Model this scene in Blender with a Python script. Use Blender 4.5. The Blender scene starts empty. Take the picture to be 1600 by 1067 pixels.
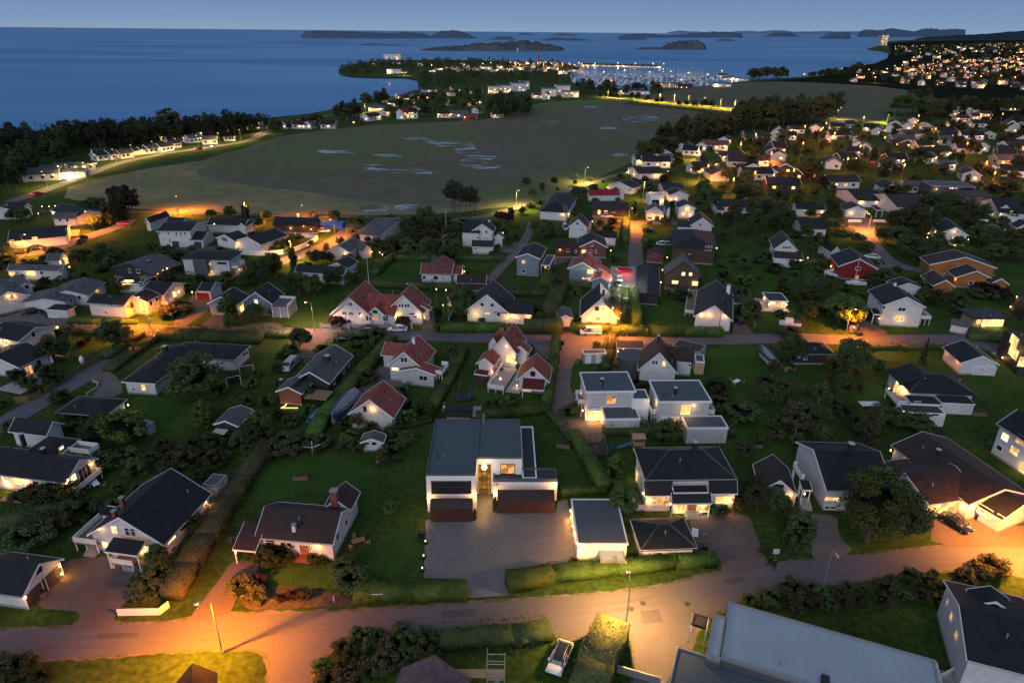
import bpy,bmesh,math,random
import numpy as np
from mathutils import Vector,Matrix
random.seed(7)
SC=bpy.context.scene
COL=SC.collection
FPX=1067.0
CAMH=64.0
PITCH=math.atan((533.5-49.0)/FPX)
ROLL=math.radians(0.54)
_f=Vector((0,math.cos(PITCH),-math.sin(PITCH)))
_r0=Vector((1,0,0))
_u0=Vector((0,math.sin(PITCH),math.cos(PITCH)))
_r=_r0*math.cos(ROLL)+_u0*math.sin(ROLL)
_u=_u0*math.cos(ROLL)-_r0*math.sin(ROLL)
EYE=Vector((0,0,CAMH))
cam_d=bpy.data.cameras.new("camera")
cam=bpy.data.objects.new("camera",cam_d)
COL.objects.link(cam)
cam_d.sensor_width=36.0
cam_d.lens=24.0
cam_d.clip_start=0.5
cam_d.clip_end=120000.0
m=Matrix(((_r.x,_u.x,-_f.x,0),(_r.y,_u.y,-_f.y,0),(_r.z,_u.z,-_f.z,CAMH),(0,0,0,1)))
cam.matrix_world=m
SC.camera=cam
ZX,ZY,ZS=0.0,0.0,1.0
def zone(x=0,y=0,s=1.0):
 """survey frame: the coordinates that follow are measured on an enlarged part of the survey picture"""
 global ZX,ZY,ZS
 ZX,ZY,ZS=x,y,s
def ray(p):
 px,py=ZX+p[0]/ZS,ZY+p[1]/ZS
 return(_f*FPX+_r*(px-800.0)+_u*(533.5-py)).normalized()
def U(p,z=0.0):
 d=ray(p)
 dz=min(d.z,-0.0008)
 t=(z-CAMH)/dz
 return Vector((d.x*t,d.y*t,z))
def PX(w):
 """world point -> survey pixel"""
 d=w-EYE
 zc=d.dot(_f)
 if zc<0.1:return(-9999,-9999)
 return(800+FPX*d.dot(_r)/zc,533.5-FPX*d.dot(_u)/zc)
MATS={}
def N(nt,t,**kw):
 n=nt.nodes.new(t)
 for k,v in kw.items():
  setattr(n,k,v)
 return n
def surf(name,col,col2=None,scale=0.6,rough=0.8,bump=0.0,stripes=None,period=0.2,detail=6.0,metal=0.0,spec=0.3,world=False,rand=0.0,fine=None,contrast=1.0):
 if name in MATS:return MATS[name]
 M=bpy.data.materials.new(name);M.use_nodes=True
 nt=M.node_tree;nt.nodes.clear();L=nt.links.new
 out=N(nt,'ShaderNodeOutputMaterial');b=N(nt,'ShaderNodeBsdfPrincipled')
 L(b.outputs[0],out.inputs[0])
 b.inputs['Roughness'].default_value=rough
 b.inputs['Metallic'].default_value=metal
 b.inputs['Specular IOR Level'].default_value=spec
 col2=col2 or tuple(c*0.72 for c in col)
 if world:
  g=N(nt,'ShaderNodeNewGeometry');vec=g.outputs['Position']
 else:
  g=N(nt,'ShaderNodeTexCoord');vec=g.outputs['Object']
 nz=N(nt,'ShaderNodeTexNoise');nz.inputs['Scale'].default_value=scale;nz.inputs['Detail'].default_value=detail
 nz.inputs['Roughness'].default_value=0.62
 L(vec,nz.inputs['Vector'])
 mr=N(nt,'ShaderNodeMapRange');mr.inputs[1].default_value=0.5-0.2/contrast;mr.inputs[2].default_value=0.5+0.2/contrast
 L(nz.outputs['Fac'],mr.inputs[0])
 mx=N(nt,'ShaderNodeMix',data_type='RGBA')
 mx.inputs[6].default_value=(*col,1);mx.inputs[7].default_value=(*col2,1)
 L(mr.outputs[0],mx.inputs[0])
 c=mx.outputs[2]
 if fine:
  fs,fa=fine
  n2=N(nt,'ShaderNodeTexNoise');n2.inputs['Scale'].default_value=fs;n2.inputs['Detail'].default_value=3
  L(vec,n2.inputs['Vector'])
  mr2=N(nt,'ShaderNodeMapRange');mr2.inputs[1].default_value=0.3;mr2.inputs[2].default_value=0.7
  mr2.inputs[3].default_value=1-fa;mr2.inputs[4].default_value=1+fa
  L(n2.outputs['Fac'],mr2.inputs[0])
  vm=N(nt,'ShaderNodeVectorMath',operation='SCALE');L(c,vm.inputs[0]);L(mr2.outputs[0],vm.inputs['Scale'])
  c=vm.outputs[0]
 if rand:
  oi=N(nt,'ShaderNodeObjectInfo')
  mr3=N(nt,'ShaderNodeMapRange');mr3.inputs[3].default_value=1-rand;mr3.inputs[4].default_value=1+rand
  L(oi.outputs['Random'],mr3.inputs[0])
  hs=N(nt,'ShaderNodeHueSaturation');L(c,hs.inputs['Color']);L(mr3.outputs[0],hs.inputs['Value'])
  m4=N(nt,'ShaderNodeMath',operation='MULTIPLY_ADD');L(oi.outputs['Random'],m4.inputs[0])
  m4.inputs[1].default_value=0.07;m4.inputs[2].default_value=0.455
  L(m4.outputs[0],hs.inputs['Hue'])
  c=hs.outputs[0]
 if stripes:
  sx=N(nt,'ShaderNodeSeparateXYZ');L(vec,sx.inputs[0])
  src=sx.outputs[{'X':0,'Y':1,'Z':2}[stripes[0]]]
  mm=N(nt,'ShaderNodeMath',operation='DIVIDE');L(src,mm.inputs[0]);mm.inputs[1].default_value=period
  fr=N(nt,'ShaderNodeMath',operation='FRACT');L(mm.outputs[0],fr.inputs[0])
  st=N(nt,'ShaderNodeMapRange');st.inputs[1].default_value=0.0;st.inputs[2].default_value=0.22
  st.inputs[3].default_value=0.55;st.inputs[4].default_value=1.0
  L(fr.outputs[0],st.inputs[0])
  v2=N(nt,'ShaderNodeVectorMath',operation='SCALE');L(c,v2.inputs[0]);L(st.outputs[0],v2.inputs['Scale'])
  c=v2.outputs[0]
  bp=N(nt,'ShaderNodeBump');bp.inputs['Strength'].default_value=0.5;bp.inputs['Distance'].default_value=0.04
  L(fr.outputs[0],bp.inputs['Height']);L(bp.outputs[0],b.inputs['Normal'])
 elif bump:
  n3=N(nt,'ShaderNodeTexNoise');n3.inputs['Scale'].default_value=(fine[0]if fine else scale*6);n3.inputs['Detail'].default_value=4
  L(vec,n3.inputs['Vector'])
  bp=N(nt,'ShaderNodeBump');bp.inputs['Strength'].default_value=bump;bp.inputs['Distance'].default_value=0.15
  L(n3.outputs['Fac'],bp.inputs['Height']);L(bp.outputs[0],b.inputs['Normal'])
 L(c,b.inputs['Base Color'])
 MATS[name]=M
 return M
def glow(name,col,strength,var=0.0,scale=1.2,sample=False):
 if name in MATS:return MATS[name]
 M=bpy.data.materials.new(name);M.use_nodes=True
 nt=M.node_tree;nt.nodes.clear();L=nt.links.new
 out=N(nt,'ShaderNodeOutputMaterial');e=N(nt,'ShaderNodeEmission')
 L(e.outputs[0],out.inputs[0])
 e.inputs[0].default_value=(*col,1);e.inputs[1].default_value=strength
 if var:
  g=N(nt,'ShaderNodeTexCoord')
  oi=N(nt,'ShaderNodeObjectInfo')
  ad=N(nt,'ShaderNodeVectorMath',operation='ADD')
  cb=N(nt,'ShaderNodeMath',operation='MULTIPLY');cb.inputs[1].default_value=50;L(oi.outputs['Random'],cb.inputs[0])
  L(g.outputs['Object'],ad.inputs[0]);L(cb.outputs[0],ad.inputs[1])
  nz=N(nt,'ShaderNodeTexVoronoi');nz.inputs['Scale'].default_value=scale;L(ad.outputs[0],nz.inputs['Vector'])
  mr=N(nt,'ShaderNodeMapRange');mr.inputs[3].default_value=strength*(1-var);mr.inputs[4].default_value=strength*(1+var)
  sp=N(nt,'ShaderNodeSeparateColor');L(nz.outputs['Color'],sp.inputs[0])
  L(sp.outputs[0],mr.inputs[0]);L(mr.outputs[0],e.inputs[1])
 M.cycles.emission_sampling='AUTO'if sample else 'NONE'
 MATS[name]=M
 return M
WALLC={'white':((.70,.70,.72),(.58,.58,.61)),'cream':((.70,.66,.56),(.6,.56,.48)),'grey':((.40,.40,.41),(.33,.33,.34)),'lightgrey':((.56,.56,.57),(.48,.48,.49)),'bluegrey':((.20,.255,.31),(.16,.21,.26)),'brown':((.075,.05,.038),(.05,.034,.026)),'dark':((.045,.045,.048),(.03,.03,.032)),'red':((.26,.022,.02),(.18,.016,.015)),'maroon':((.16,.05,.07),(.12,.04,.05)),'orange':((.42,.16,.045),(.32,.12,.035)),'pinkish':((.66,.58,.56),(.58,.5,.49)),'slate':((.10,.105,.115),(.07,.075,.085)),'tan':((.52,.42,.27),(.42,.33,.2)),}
def wallm(k):
 if k=='brick':
  if 'brick_wall'in MATS:return MATS['brick_wall']
  M=surf('brick_wall',(.3,.1,.07),(.22,.075,.05),scale=1.5,rough=0.9,stripes='Z',period=0.09)
  return M
 if k=='render':return surf('smooth_white_render',(.82,.82,.83),(.76,.76,.77),scale=.5,rough=.7,fine=(3,.03))
 c=WALLC[k]
 return surf('painted_boards_'+k,c[0],c[1],scale=0.9,rough=0.65,stripes='Z',period=0.17,fine=(1.7,.07))
ROOFC={'black':((.0125,.0135,.017),(.0085,.0095,.012)),'brown':((.040,.022,.019),(.028,.016,.014)),'red':((.27,.062,.046),(.19,.043,.034)),'dullred':((.17,.052,.044),(.12,.038,.034)),'grey':((.085,.088,.095),(.06,.062,.07)),'darkred':((.11,.012,.014),(.08,.01,.011)),'crimson':((.25,.015,.025),(.18,.012,.02)),'pinkbrown':((.16,.10,.105),(.12,.075,.08)),}
def roofm(k):
 if k in('slate','paleslate','darkfelt'):
  c={'slate':((.082,.105,.125),(.06,.08,.096)),'paleslate':((.33,.39,.44),(.28,.335,.38)),'darkfelt':((.05,.052,.058),(.036,.038,.043))}[k]
  return surf('roofing_felt_'+k,c[0],c[1],scale=.22,rough=.85,fine=(6,.10),contrast=.9)
 c=ROOFC[k]
 return surf('roof_tiles_'+k,c[0],c[1],scale=.7,rough=.62,stripes='Y',period=.36,fine=(1.3,.32),spec=.35)
TRIM=surf('white_trim',(.8,.8,.8),(.72,.72,.73),scale=2,rough=.6)
DTRIM=surf('dark_trim',(.03,.03,.033),scale=2,rough=.6)
CONC=surf('concrete',(.3,.3,.3),(.22,.22,.22),scale=1,rough=.9,fine=(6,.1))
WOOD=surf('weathered_boards',(.26,.2,.15),(.18,.135,.1),scale=1,rough=.8,stripes='X',period=.14)
REDWOOD=surf('stained_red_boards',(.075,.030,.020),(.05,.021,.014),scale=1,rough=.75,stripes='X',period=.12)
NEWWOOD=surf('fresh_timber',(.45,.28,.16),(.36,.22,.12),scale=1.5,rough=.75,stripes='Z',period=.15)
STONE=surf('pale_flagstones',(.36,.35,.34),(.28,.27,.27),scale=.8,rough=.9,fine=(3,.12))
METAL=surf('galvanised_steel',(.42,.42,.42),(.32,.32,.32),scale=3,rough=.45,metal=.6)
BLACKM=surf('black_metal',(.015,.015,.016),scale=3,rough=.4)
GLASSD=surf('dark_window_glass',(.012,.014,.018),(.03,.032,.038),scale=.8,rough=.08,spec=.8)
LIT=[glow('lit_room_amber',(1,.50,.13),1.9,.6),glow('lit_room_warm',(1,.62,.25),2.4,.6),glow('lit_room_yellow',(1,.72,.30),2.2,.7),glow('lit_room_dim',(1,.45,.14),.8,.7)]
LITBIG=glow('bright_lit_interior',(1,.56,.15),1.7,.5,.5)
HALL=glow('stair_hall_glow',(1,.42,.08),.34,.55,.8)
BULB=glow('lamp_bulb',(1,.62,.24),9.0)
BULBW=glow('lamp_bulb_white',(1,.92,.8),14.0)
BULBO=glow('lamp_bulb_orange',(1,.5,.14),12.0)
def mk(name,verts,faces,mat,smooth=False):
 me=bpy.data.meshes.new(name)
 me.from_pydata([tuple(v)for v in verts],[],faces)
 if mat is not None:
  for x in(mat if isinstance(mat,(list,tuple))else[mat]):me.materials.append(x)
 if smooth:
  me.polygons.foreach_set('use_smooth',[True]*len(me.polygons))
 me.update()
 return me
class MB:
 def __init__(s):s.v=[];s.f=[];s.mi=[];s.cur=0
 def box(s,x0,x1,y0,y1,z0,z1):
  b=len(s.v)
  s.v+=[(x0,y0,z0),(x1,y0,z0),(x1,y1,z0),(x0,y1,z0),(x0,y0,z1),(x1,y0,z1),(x1,y1,z1),(x0,y1,z1)]
  s.f+=[(b,b+3,b+2,b+1),(b+4,b+5,b+6,b+7),(b,b+1,b+5,b+4),(b+1,b+2,b+6,b+5),(b+2,b+3,b+7,b+6),(b+3,b,b+4,b+7)]
  s.mi+=[s.cur]*6
  return s
 def bar(s,a,b,r,r2=None,n=6):
  a=Vector(a);b=Vector(b);r2=r if r2 is None else r2
  d=(b-a)
  if d.length<1e-6:return s
  d.normalize()
  x=d.orthogonal().normalized();y=d.cross(x)
  k=len(s.v)
  for c,rr in((a,r),(b,r2)):
   for i in range(n):
    t=2*math.pi*i/n
    s.v.append(tuple(c+x*math.cos(t)*rr+y*math.sin(t)*rr))
  for i in range(n):
   j=(i+1)%n
   s.f.append((k+i,k+j,k+n+j,k+n+i));s.mi.append(s.cur)
  s.f.append(tuple(k+n-1-i for i in range(n)));s.f.append(tuple(k+n+i for i in range(n)));s.mi+=[s.cur]*2
  return s
 def prism(s,poly,x0,x1):
  """polygon in (y,z) extruded along x"""
  k=len(s.v);n=len(poly)
  for x in(x0,x1):
   for(y,z)in poly:s.v.append((x,y,z))
  s.f.append(tuple(k+n-1-i for i in range(n)));s.f.append(tuple(k+n+i for i in range(n)))
  s.mi+=[s.cur]*2
  for i in range(n):
   j=(i+1)%n
   s.f.append((k+i,k+j,k+n+j,k+n+i));s.mi.append(s.cur)
  return s
 def face(s,*pts):
  k=len(s.v);s.v+=[tuple(p)for p in pts];s.f.append(tuple(range(k,k+len(pts))));s.mi.append(s.cur);return s
 def mesh(s,name,mat,smooth=False,fix=True):
  me=mk(name,s.v,s.f,mat,smooth)
  if isinstance(mat,(list,tuple)):me.polygons.foreach_set('material_index',s.mi)
  if fix:
   bm=bmesh.new();bm.from_mesh(me);bmesh.ops.recalc_face_normals(bm,faces=bm.faces[:]);bm.to_mesh(me);bm.free()
  return me
 def obj(s,name,mat,parent=None,world=None,smooth=False):
  return place(name,s.mesh(name,mat,smooth),parent,world)
RW={}
def place(name,me,parent=None,world=None):
 o=bpy.data.objects.new(name,me)
 COL.objects.link(o)
 world=world or Matrix.Identity(4)
 if parent is not None:
  o.parent=parent
  o.matrix_basis=RW[parent.name].inverted()@world
 else:
  o.matrix_basis=world
 RW[o.name]=world.copy()
 return o
def tagit(o,label=None,cat=None,group=None,kind=None):
 if label:o['label']=label
 if cat:o['category']=cat
 if group:o['group']=group
 if kind:o['kind']=kind
 return o
def frame(origin,ux,uz=Vector((0,0,1))):
 """matrix with local X along ux (horizontal), Z up"""
 ux=Vector((ux.x,ux.y,0)).normalized();uy=uz.cross(ux)
 return Matrix(((ux.x,uy.x,0,origin.x),(ux.y,uy.y,0,origin.y),(0,0,1,origin.z),(0,0,0,1)))
def empty(name,loc,rz=0.0):
 o=bpy.data.objects.new(name,None);COL.objects.link(o)
 M=Matrix.Translation(loc)@Matrix.Rotation(rz,4,'Z')
 o.matrix_basis=M;RW[o.name]=M.copy()
 o.empty_display_size=0.5
 return o
LAMPS=[]
def point(loc,power,color=(1,.6,.25),radius=.12,parent=None,name='lamp_light',spot=None):
 d=bpy.data.lights.new(name,'SPOT'if spot else 'POINT')
 d.energy=power;d.color=color;d.shadow_soft_size=radius
 if spot:d.spot_size=math.radians(spot);d.spot_blend=.6
 o=bpy.data.objects.new(name,d);COL.objects.link(o)
 M=Matrix.Translation(loc)
 if parent is not None:
  o.parent=parent;o.matrix_basis=RW[parent.name].inverted()@M
 else:o.matrix_basis=M
 LAMPS.append(o)
 return o
WINCACHE={}
def window_mesh(w,h,dark=False):
 w=round(w*5)/5;h=round(h*5)/5
 k=(w,h,dark)
 if k in WINCACHE:return WINCACHE[k]
 fr=MB();t=.08
 fr.box(-w/2-t,w/2+t,-.03,.07,-h/2-t,-h/2);fr.box(-w/2-t,w/2+t,-.03,.07,h/2,h/2+t)
 fr.box(-w/2-t,-w/2,-.03,.07,-h/2,h/2);fr.box(w/2,w/2+t,-.03,.07,-h/2,h/2)
 n=max(1,int(round(w/.8)))
 for i in range(1,n):
  x=-w/2+w*i/n;fr.box(x-.035,x+.035,-.03,.06,-h/2,h/2)
 if h>1.05 and h<1.6:fr.box(-w/2,w/2,-.03,.05,h*.12-.025,h*.12+.025)
 fr.box(-w/2-t-.03,w/2+t+.03,-.03,.12,-h/2-t-.05,-h/2-t)
 f=fr.mesh('window',DTRIM if dark else TRIM)
 p=MB();p.box(-w/2,w/2,-.02,.025,-h/2,h/2)
 g=[p.mesh('pane',mm)for mm in[GLASSD]+LIT+[LITBIG]]
 WINCACHE[k]=(f,g)
 return WINCACHE[k]
HOUSES=[]
class House:
 def __init__(s,name,label,short,cat='house',wall='white',roof='black',trim=True,ov=.45,group=None):
  s.name,s.label,s.short,s.cat=name,label,short,cat
  s.wall,s.roof,s.trim,s.ov=wall,roof,trim,ov
  s.root=None;s.axis=None;s.walls=[];s.tops=[];s.group=group
  s.rnd=random.Random(hash(len(HOUSES))+11)
  HOUSES.append(s)
 def _root(s,c,ux):
  if s.root is None:
   s.root=empty(s.name,Vector((c.x,c.y,0)),math.atan2(ux.y,ux.x))
   tagit(s.root,s.label,s.cat,s.group)
   s.axis=ux.copy();s.c=c
 def _snap(s,u,snap):
  if s.axis is None or not snap:return u
  cand=[s.axis,-s.axis,Vector((-s.axis.y,s.axis.x,0)),Vector((s.axis.y,-s.axis.x,0))]
  return max(cand,key=lambda c:c.dot(u)).copy()
 def _walls(s,M,hx,hy,h,hg=None,z0=0):
  for(n,hw,hh,d)in(((0,-1),hx,h,hy),((0,1),hx,h,hy),((-1,0),hy,hg or h,hx),((1,0),hy,hg or h,hx)):
   nn=(M.to_3x3()@Vector((n[0],n[1],0)))
   o=M.translation+nn*d
   s.walls.append((Vector((o.x,o.y,0)),nn,hw,hh,z0))
 def gable(s,R1,R2,E,he,hr,snap=True,roof=None,wall=None,z0=0,open_=False,ovg=None,trim=None):
  a,b,e=U(R1,hr),U(R2,hr),U(E,he)
  u=Vector((b.x-a.x,b.y-a.y,0));L=u.length;u.normalize()
  u2=s._snap(u,snap)
  L=L*abs(u2.dot(u));u=u2
  v=Vector((-u.y,u.x,0))
  hw=abs((Vector((e.x-a.x,e.y-a.y,0))).dot(v))
  c=Vector((a.x,a.y,0))+u*(L/2)
  s._root(c,u)
  return s._gable(c,u,L,hw,he,hr,roof,wall,z0,open_,ovg,trim)
 def _gable(s,c,u,L,hw,he,hr,roof=None,wall=None,z0=0,open_=False,ovg=None,trim=None):
  ov=min(s.ov,hw*.25);ovg=.35 if ovg is None else ovg
  M=frame(Vector((c.x,c.y,0)),u)
  th=.2;sl=(hr-he)/hw
  hx,hy=L/2-ovg,hw-ov
  zt=he+sl*ov-th
  if not open_:
   w=MB()
   w.prism([(-hy,z0),(hy,z0),(hy,zt),(0,hr-th-.01),(-hy,zt)],-hx,hx)
   w.obj('wall',wallm(wall or s.wall),s.root,M)
   s._walls(M,hx,hy,zt,hr-th,z0)
   if z0==0 and s.cat!='far':
    f=MB();f.box(-hx-.03,hx+.03,-hy-.03,hy+.03,0,.35)
    f.obj('foundation',CONC,s.root,M)
  else:
   for sx in(-1,1):
    for sy in(-1,1):w=MB();w.box(sx*hx-.07,sx*hx+.07,sy*hy-.07,sy*hy+.07,z0,zt);w.obj('post',TRIM,s.root,M)
  r=MB()
  r.prism([(-hw,he),(0,hr),(hw,he),(hw,he-th),(0,hr-th),(-hw,he-th)],-L/2,L/2)
  r.obj('roof',roofm(roof or s.roof),s.root,M)
  if(s.trim if trim is None else trim):
   t=MB();k=.24;e2=.03
   for x in(-L/2,L/2):
    sg=1 if x>0 else-1
    x0,x1=(x,x+.06)if sg>0 else(x-.06,x)
    t.prism([(-hw-.02,he+e2),(0,hr+e2),(0,hr-k),(-hw-.02,he-k)],x0,x1)
    t.prism([(0,hr+e2),(hw+.02,he+e2),(hw+.02,he-k),(0,hr-k)],x0,x1)
   for y in(-hw,hw):
    y0,y1=(y,y+.08)if y>0 else(y-.08,y)
    t.box(-L/2,L/2,y0,y1,he-.17,he-.03)
   t.obj('bargeboard',TRIM,s.root,M)
  s.tops.append((M,L/2,hw,he,hr,'g'))
  return s
 def rect(s,P1,P2,P3,h,snap):
  a,b,c3=U(P1,h),U(P2,h),U(P3,h)
  u=Vector((b.x-a.x,b.y-a.y,0));L=u.length;u.normalize()
  u2=s._snap(u,snap);L*=abs(u2.dot(u));u=u2
  v=Vector((-u.y,u.x,0))
  W=(c3-b).dot(v);
  if W<0:v=-v;W=-W
  c=Vector((a.x,a.y,0))+u*(L/2)+v*(W/2)
  s._root(c,u)
  return c,u,L,W
 def flat(s,P1,P2,P3,h,z0=0,rim='white',ov=.0,roof=None,wall=None,snap=True,open_=False,par=.0,wallh=None):
  c,u,L,W=s.rect(P1,P2,P3,h,snap)
  M=frame(Vector((c.x,c.y,0)),u)
  hx,hy=L/2-ov,W/2-ov
  t=.28
  if not open_:
   w=MB();w.box(-hx,hx,-hy,hy,z0,h-t);w.obj('wall',wallm(wall or s.wall),s.root,M)
   s._walls(M,hx,hy,h-t,None,z0)
  else:
   for sx in(-1,1):
    for sy in(-1,1):w=MB();w.box(sx*hx-.07,sx*hx+.07,sy*hy-.07,sy*hy+.07,z0,h-t);w.obj('post',TRIM,s.root,M)
  r=MB();r.box(-L/2+.02,L/2-.02,-W/2+.02,W/2-.02,h-t,h-.06)
  r.obj('roof',roofm(roof or s.roof),s.root,M)
  e=MB();q=.22;x,y=L/2,W/2;z1=h+par
  e.box(-x,x,-y,-y+q,h-t-.005,z1);e.box(-x,x,y-q,y,h-t-.005,z1)
  e.box(-x,-x+q,-y+q,y-q,h-t-.005,z1);e.box(x-q,x,-y+q,y-q,h-t-.005,z1)
  e.obj('parapet',{'white':TRIM,'dark':DTRIM,'slate':roofm('slate'),'render':wallm('render'),'metal':METAL}[rim],s.root,M)
  s.tops.append((M,L/2,W/2,h,h,'f'))
  return s
 def hip(s,P1,P2,P3,he,hr,roof=None,wall=None,snap=True,z0=0,ridge=True,trim=True,open_=False):
  c,u,L,W=s.rect(P1,P2,P3,he,snap)
  if W>L:
   u=Vector((-u.y,u.x,0));L,W=W,L
  M=frame(Vector((c.x,c.y,0)),u)
  x,y=L/2,W/2;ov=min(s.ov,y*.25);rx=max(0.05,x-y)
  th=.2
  if not open_:
   w=MB();w.box(-x+ov,x-ov,-y+ov,y-ov,z0,he-.02);w.obj('wall',wallm(wall or s.wall),s.root,M)
   s._walls(M,x-ov,y-ov,he,None,z0)
   if z0==0:
    f=MB();f.box(-x+ov-.03,x-ov+.03,-y+ov-.03,y-ov+.03,0,.35);f.obj('foundation',CONC,s.root,M)
  r=MB()
  A,B,C_,D=(-x,-y,he),(x,-y,he),(x,y,he),(-x,y,he)
  P,Q=(-rx,0,hr),(rx,0,hr)
  r.face(A,B,Q,P);r.face(B,C_,Q);r.face(C_,D,P,Q);r.face(D,A,P)
  r.face((-x,-y,he),(-x,y,he),(x,y,he),(x,-y,he))
  r.obj('roof',roofm(roof or s.roof),s.root,M)
  t=MB()
  t.box(-x-.04,x+.04,-y-.05,-y,he-.2,he);t.box(-x-.04,x+.04,y,y+.05,he-.2,he)
  t.box(-x-.05,-x,-y,y,he-.2,he);t.box(x,x+.05,-y,y,he-.2,he)
  t.box(-x,x,-y,y,he-.14,he-.012)
  t.obj('fascia',TRIM if trim else DTRIM,s.root,M)
  if ridge:
   g=MB()
   for a_,b_ in((A,P),(B,Q),(C_,Q),(D,P),(P,Q)):
    g.bar(a_,b_,.09,.09,5)
   g.obj('ridge_tiles',roofm('grey'),s.root,M)
  s.tops.append((M,x,y,he,hr,'h'))
  return s
 def shed(s,P1,P2,P3,h1,h2,z0=0,roof=None,wall=None,open_=True,snap=True,th=.14,post=True,rim=True):
  """single slope: P1,P2 at the low edge h1, P3 on the high edge h2"""
  a,b,c3=U(P1,h1),U(P2,h1),U(P3,h2)
  u=Vector((b.x-a.x,b.y-a.y,0));L=u.length;u.normalize()
  u2=s._snap(u,snap);L*=abs(u2.dot(u));u=u2
  v=Vector((-u.y,u.x,0));W=(Vector((c3.x-b.x,c3.y-b.y,0))).dot(v)
  if W<0:
   a=b.copy();u=-u;v=-v;W=-W
  s._root(Vector((a.x,a.y,0)),u)
  M=frame(Vector((a.x,a.y,0)),u)
  r=MB();r.prism([(0,h1),(W,h2),(W,h2-th),(0,h1-th)],0,L)
  r.obj('roof',roofm(roof or s.roof),s.root,M)
  if open_:
   if post:
    for x in(.15,L-.15):w=MB();w.box(x-.07,x+.07,.15,.29,z0,h1-th+.03);w.obj('post',TRIM,s.root,M)
  else:
   w=MB();w.prism([(.25,z0),(W-.02,z0),(W-.02,h2-th-.02),(.25,h1-th)],.25,L-.25)
   w.obj('wall',wallm(wall or s.wall),s.root,M)
   cM=M@Matrix.Translation((L/2,W/2,0))
   s._walls(cM,L/2-.25,W/2-.25,h1-th,None,z0)
  if rim:
   t=MB();t.box(-.03,L+.03,-.06,0,h1-.2,h1+.02)
   t.prism([(0,h1+.02),(W,h2+.02),(W,h2-.2),(0,h1-.2)],-.05,0)
   t.prism([(0,h1+.02),(W,h2+.02),(W,h2-.2),(0,h1-.2)],L,L+.05)
   t.obj('fascia',TRIM,s.root,M)
  return s
 def hit(s,p,pad=.3):
  d=ray(p);best=None
  for(o,n,hw,hh,z0)in s.walls:
   dn=d.dot(n)
   if dn>-0.02:continue
   t=(o-EYE).dot(n)/dn
   if t<0:continue
   q=EYE+d*t
   tx=Vector((0,0,1)).cross(n)
   lx=(q-o).dot(tx)
   if abs(lx)<hw+pad and z0-pad<q.z<hh+pad:
    if best is None or t<best[0]:best=(t,q,n,o,hw,hh,z0)
  return best
 def win(s,*ws):
  for w in ws:
   p=(w[0],w[1]);st=w[4]if len(w)>4 else 'd'
   hb=s.hit(p)
   if hb is None:
    print('NOHIT',s.label[:40],p);continue
   t,q,n,o,hw,hh,z0=hb
   W,Hh=w[2],w[3]
   q=q.copy();q.z=max(q.z,z0+.35+Hh/2)
   fm,gs=window_mesh(W,Hh,'D'in st)
   X=n.cross(Vector((0,0,1)))
   M=Matrix(((X.x,n.x,0,q.x),(X.y,n.y,0,q.y),(0,0,1,q.z),(0,0,0,1)))
   wo=place('window',fm,s.root,M)
   gi=0
   if 'l'in st:gi=1+s.rnd.randrange(3)
   if 'm'in st:gi=4
   if 'b'in st:gi=5
   place('pane',gs[gi],wo,M@Matrix.Translation((0,.004,0)))
   if 'b'in st:
    point(q+n*.6,60*W,(1,.62,.22),.3,s.root,'window_light')
  return s
 def door(s,*ds):
  """(x, y, w, h, kind) kind: 'garage','wood','white','glass','red'"""
  for(x,y,w,h,kd)in ds:
   hb=s.hit((x,y))
   if hb is None:print('NOHIT door',s.label[:40],(x,y));continue
   t,q,n,o,hw,hh,z0=hb
   X=n.cross(Vector((0,0,1)))
   M=Matrix(((X.x,n.x,0,q.x),(X.y,n.y,0,q.y),(0,0,1,z0+.06),(0,0,0,1)))
   mt={'garage':surf('garage_door_white',(.7,.7,.71),scale=1,stripes='Z',period=.5),'dark':surf('garage_door_dark',(.06,.06,.065),scale=1,stripes='Z',period=.5),'wood':surf('door_wood',(.28,.13,.06),scale=1,stripes='X',period=.2),'white':TRIM,'glass':GLASSD,'lit':LITBIG,'litg':LIT[1],'hall':HALL,'red':surf('garage_door_red',(.22,.015,.015),scale=1,stripes='Z',period=.4)}[kd]
   b=MB();b.box(-w/2,w/2,-.02,.05,0,h)
   d=b.obj('garage_door'if kd in('garage','dark','red')or w>2 else 'door',mt,s.root,M)
   f=MB();f.box(-w/2-.1,-w/2,-.02,.08,0,h+.1);f.box(w/2,w/2+.1,-.02,.08,0,h+.1);f.box(-w/2,w/2,-.02,.08,h,h+.1)
   f.obj('door_frame',TRIM,d,M)
   if kd=='hall':
    k=MB();[k.box(x-.04,x+.04,.05,.09,0,h)for x in(-w/2+.1,-.35,.4)];[k.box(-w/2,w/2,.05,.09,z-.05,z+.05)for z in(.9,1.7,2.6,2.9,4.1)];k.obj('door_frame',DTRIM,d,M)
   if w<2:
    k=MB();k.box(w/2-.2,w/2-.1,.05,.12,1.0,1.05);k.obj('handle',METAL,d,M)
  return s
 def lamp(s,*ls,color=(1,.37,.055)):
  """(x, y, power[, height above ground])"""
  for l in ls:
   hb=s.hit((l[0],l[1]),.8)
   if hb is None:
    q=U((l[0],l[1]),l[3]if len(l)>3 else 2.0);n=Vector((0,-1,0))
   else:q,n=hb[1],hb[2]
   g=q+n*.16
   if hb is None:b=MB();b.bar(Vector((g.x,g.y,0)),g,.035);b.obj('lamp_post',METAL,s.root)
   b=MB();b.bar(g+Vector((0,0,-.13)),g+Vector((0,0,.13)),.10,.10,6);b.bar(q,g,.03)
   b.obj('wall_lamp',BULB,s.root)
   point(q+n*.45+Vector((0,0,-.1)),l[2]*1.15,color,.12,s.root)
  return s
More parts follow.
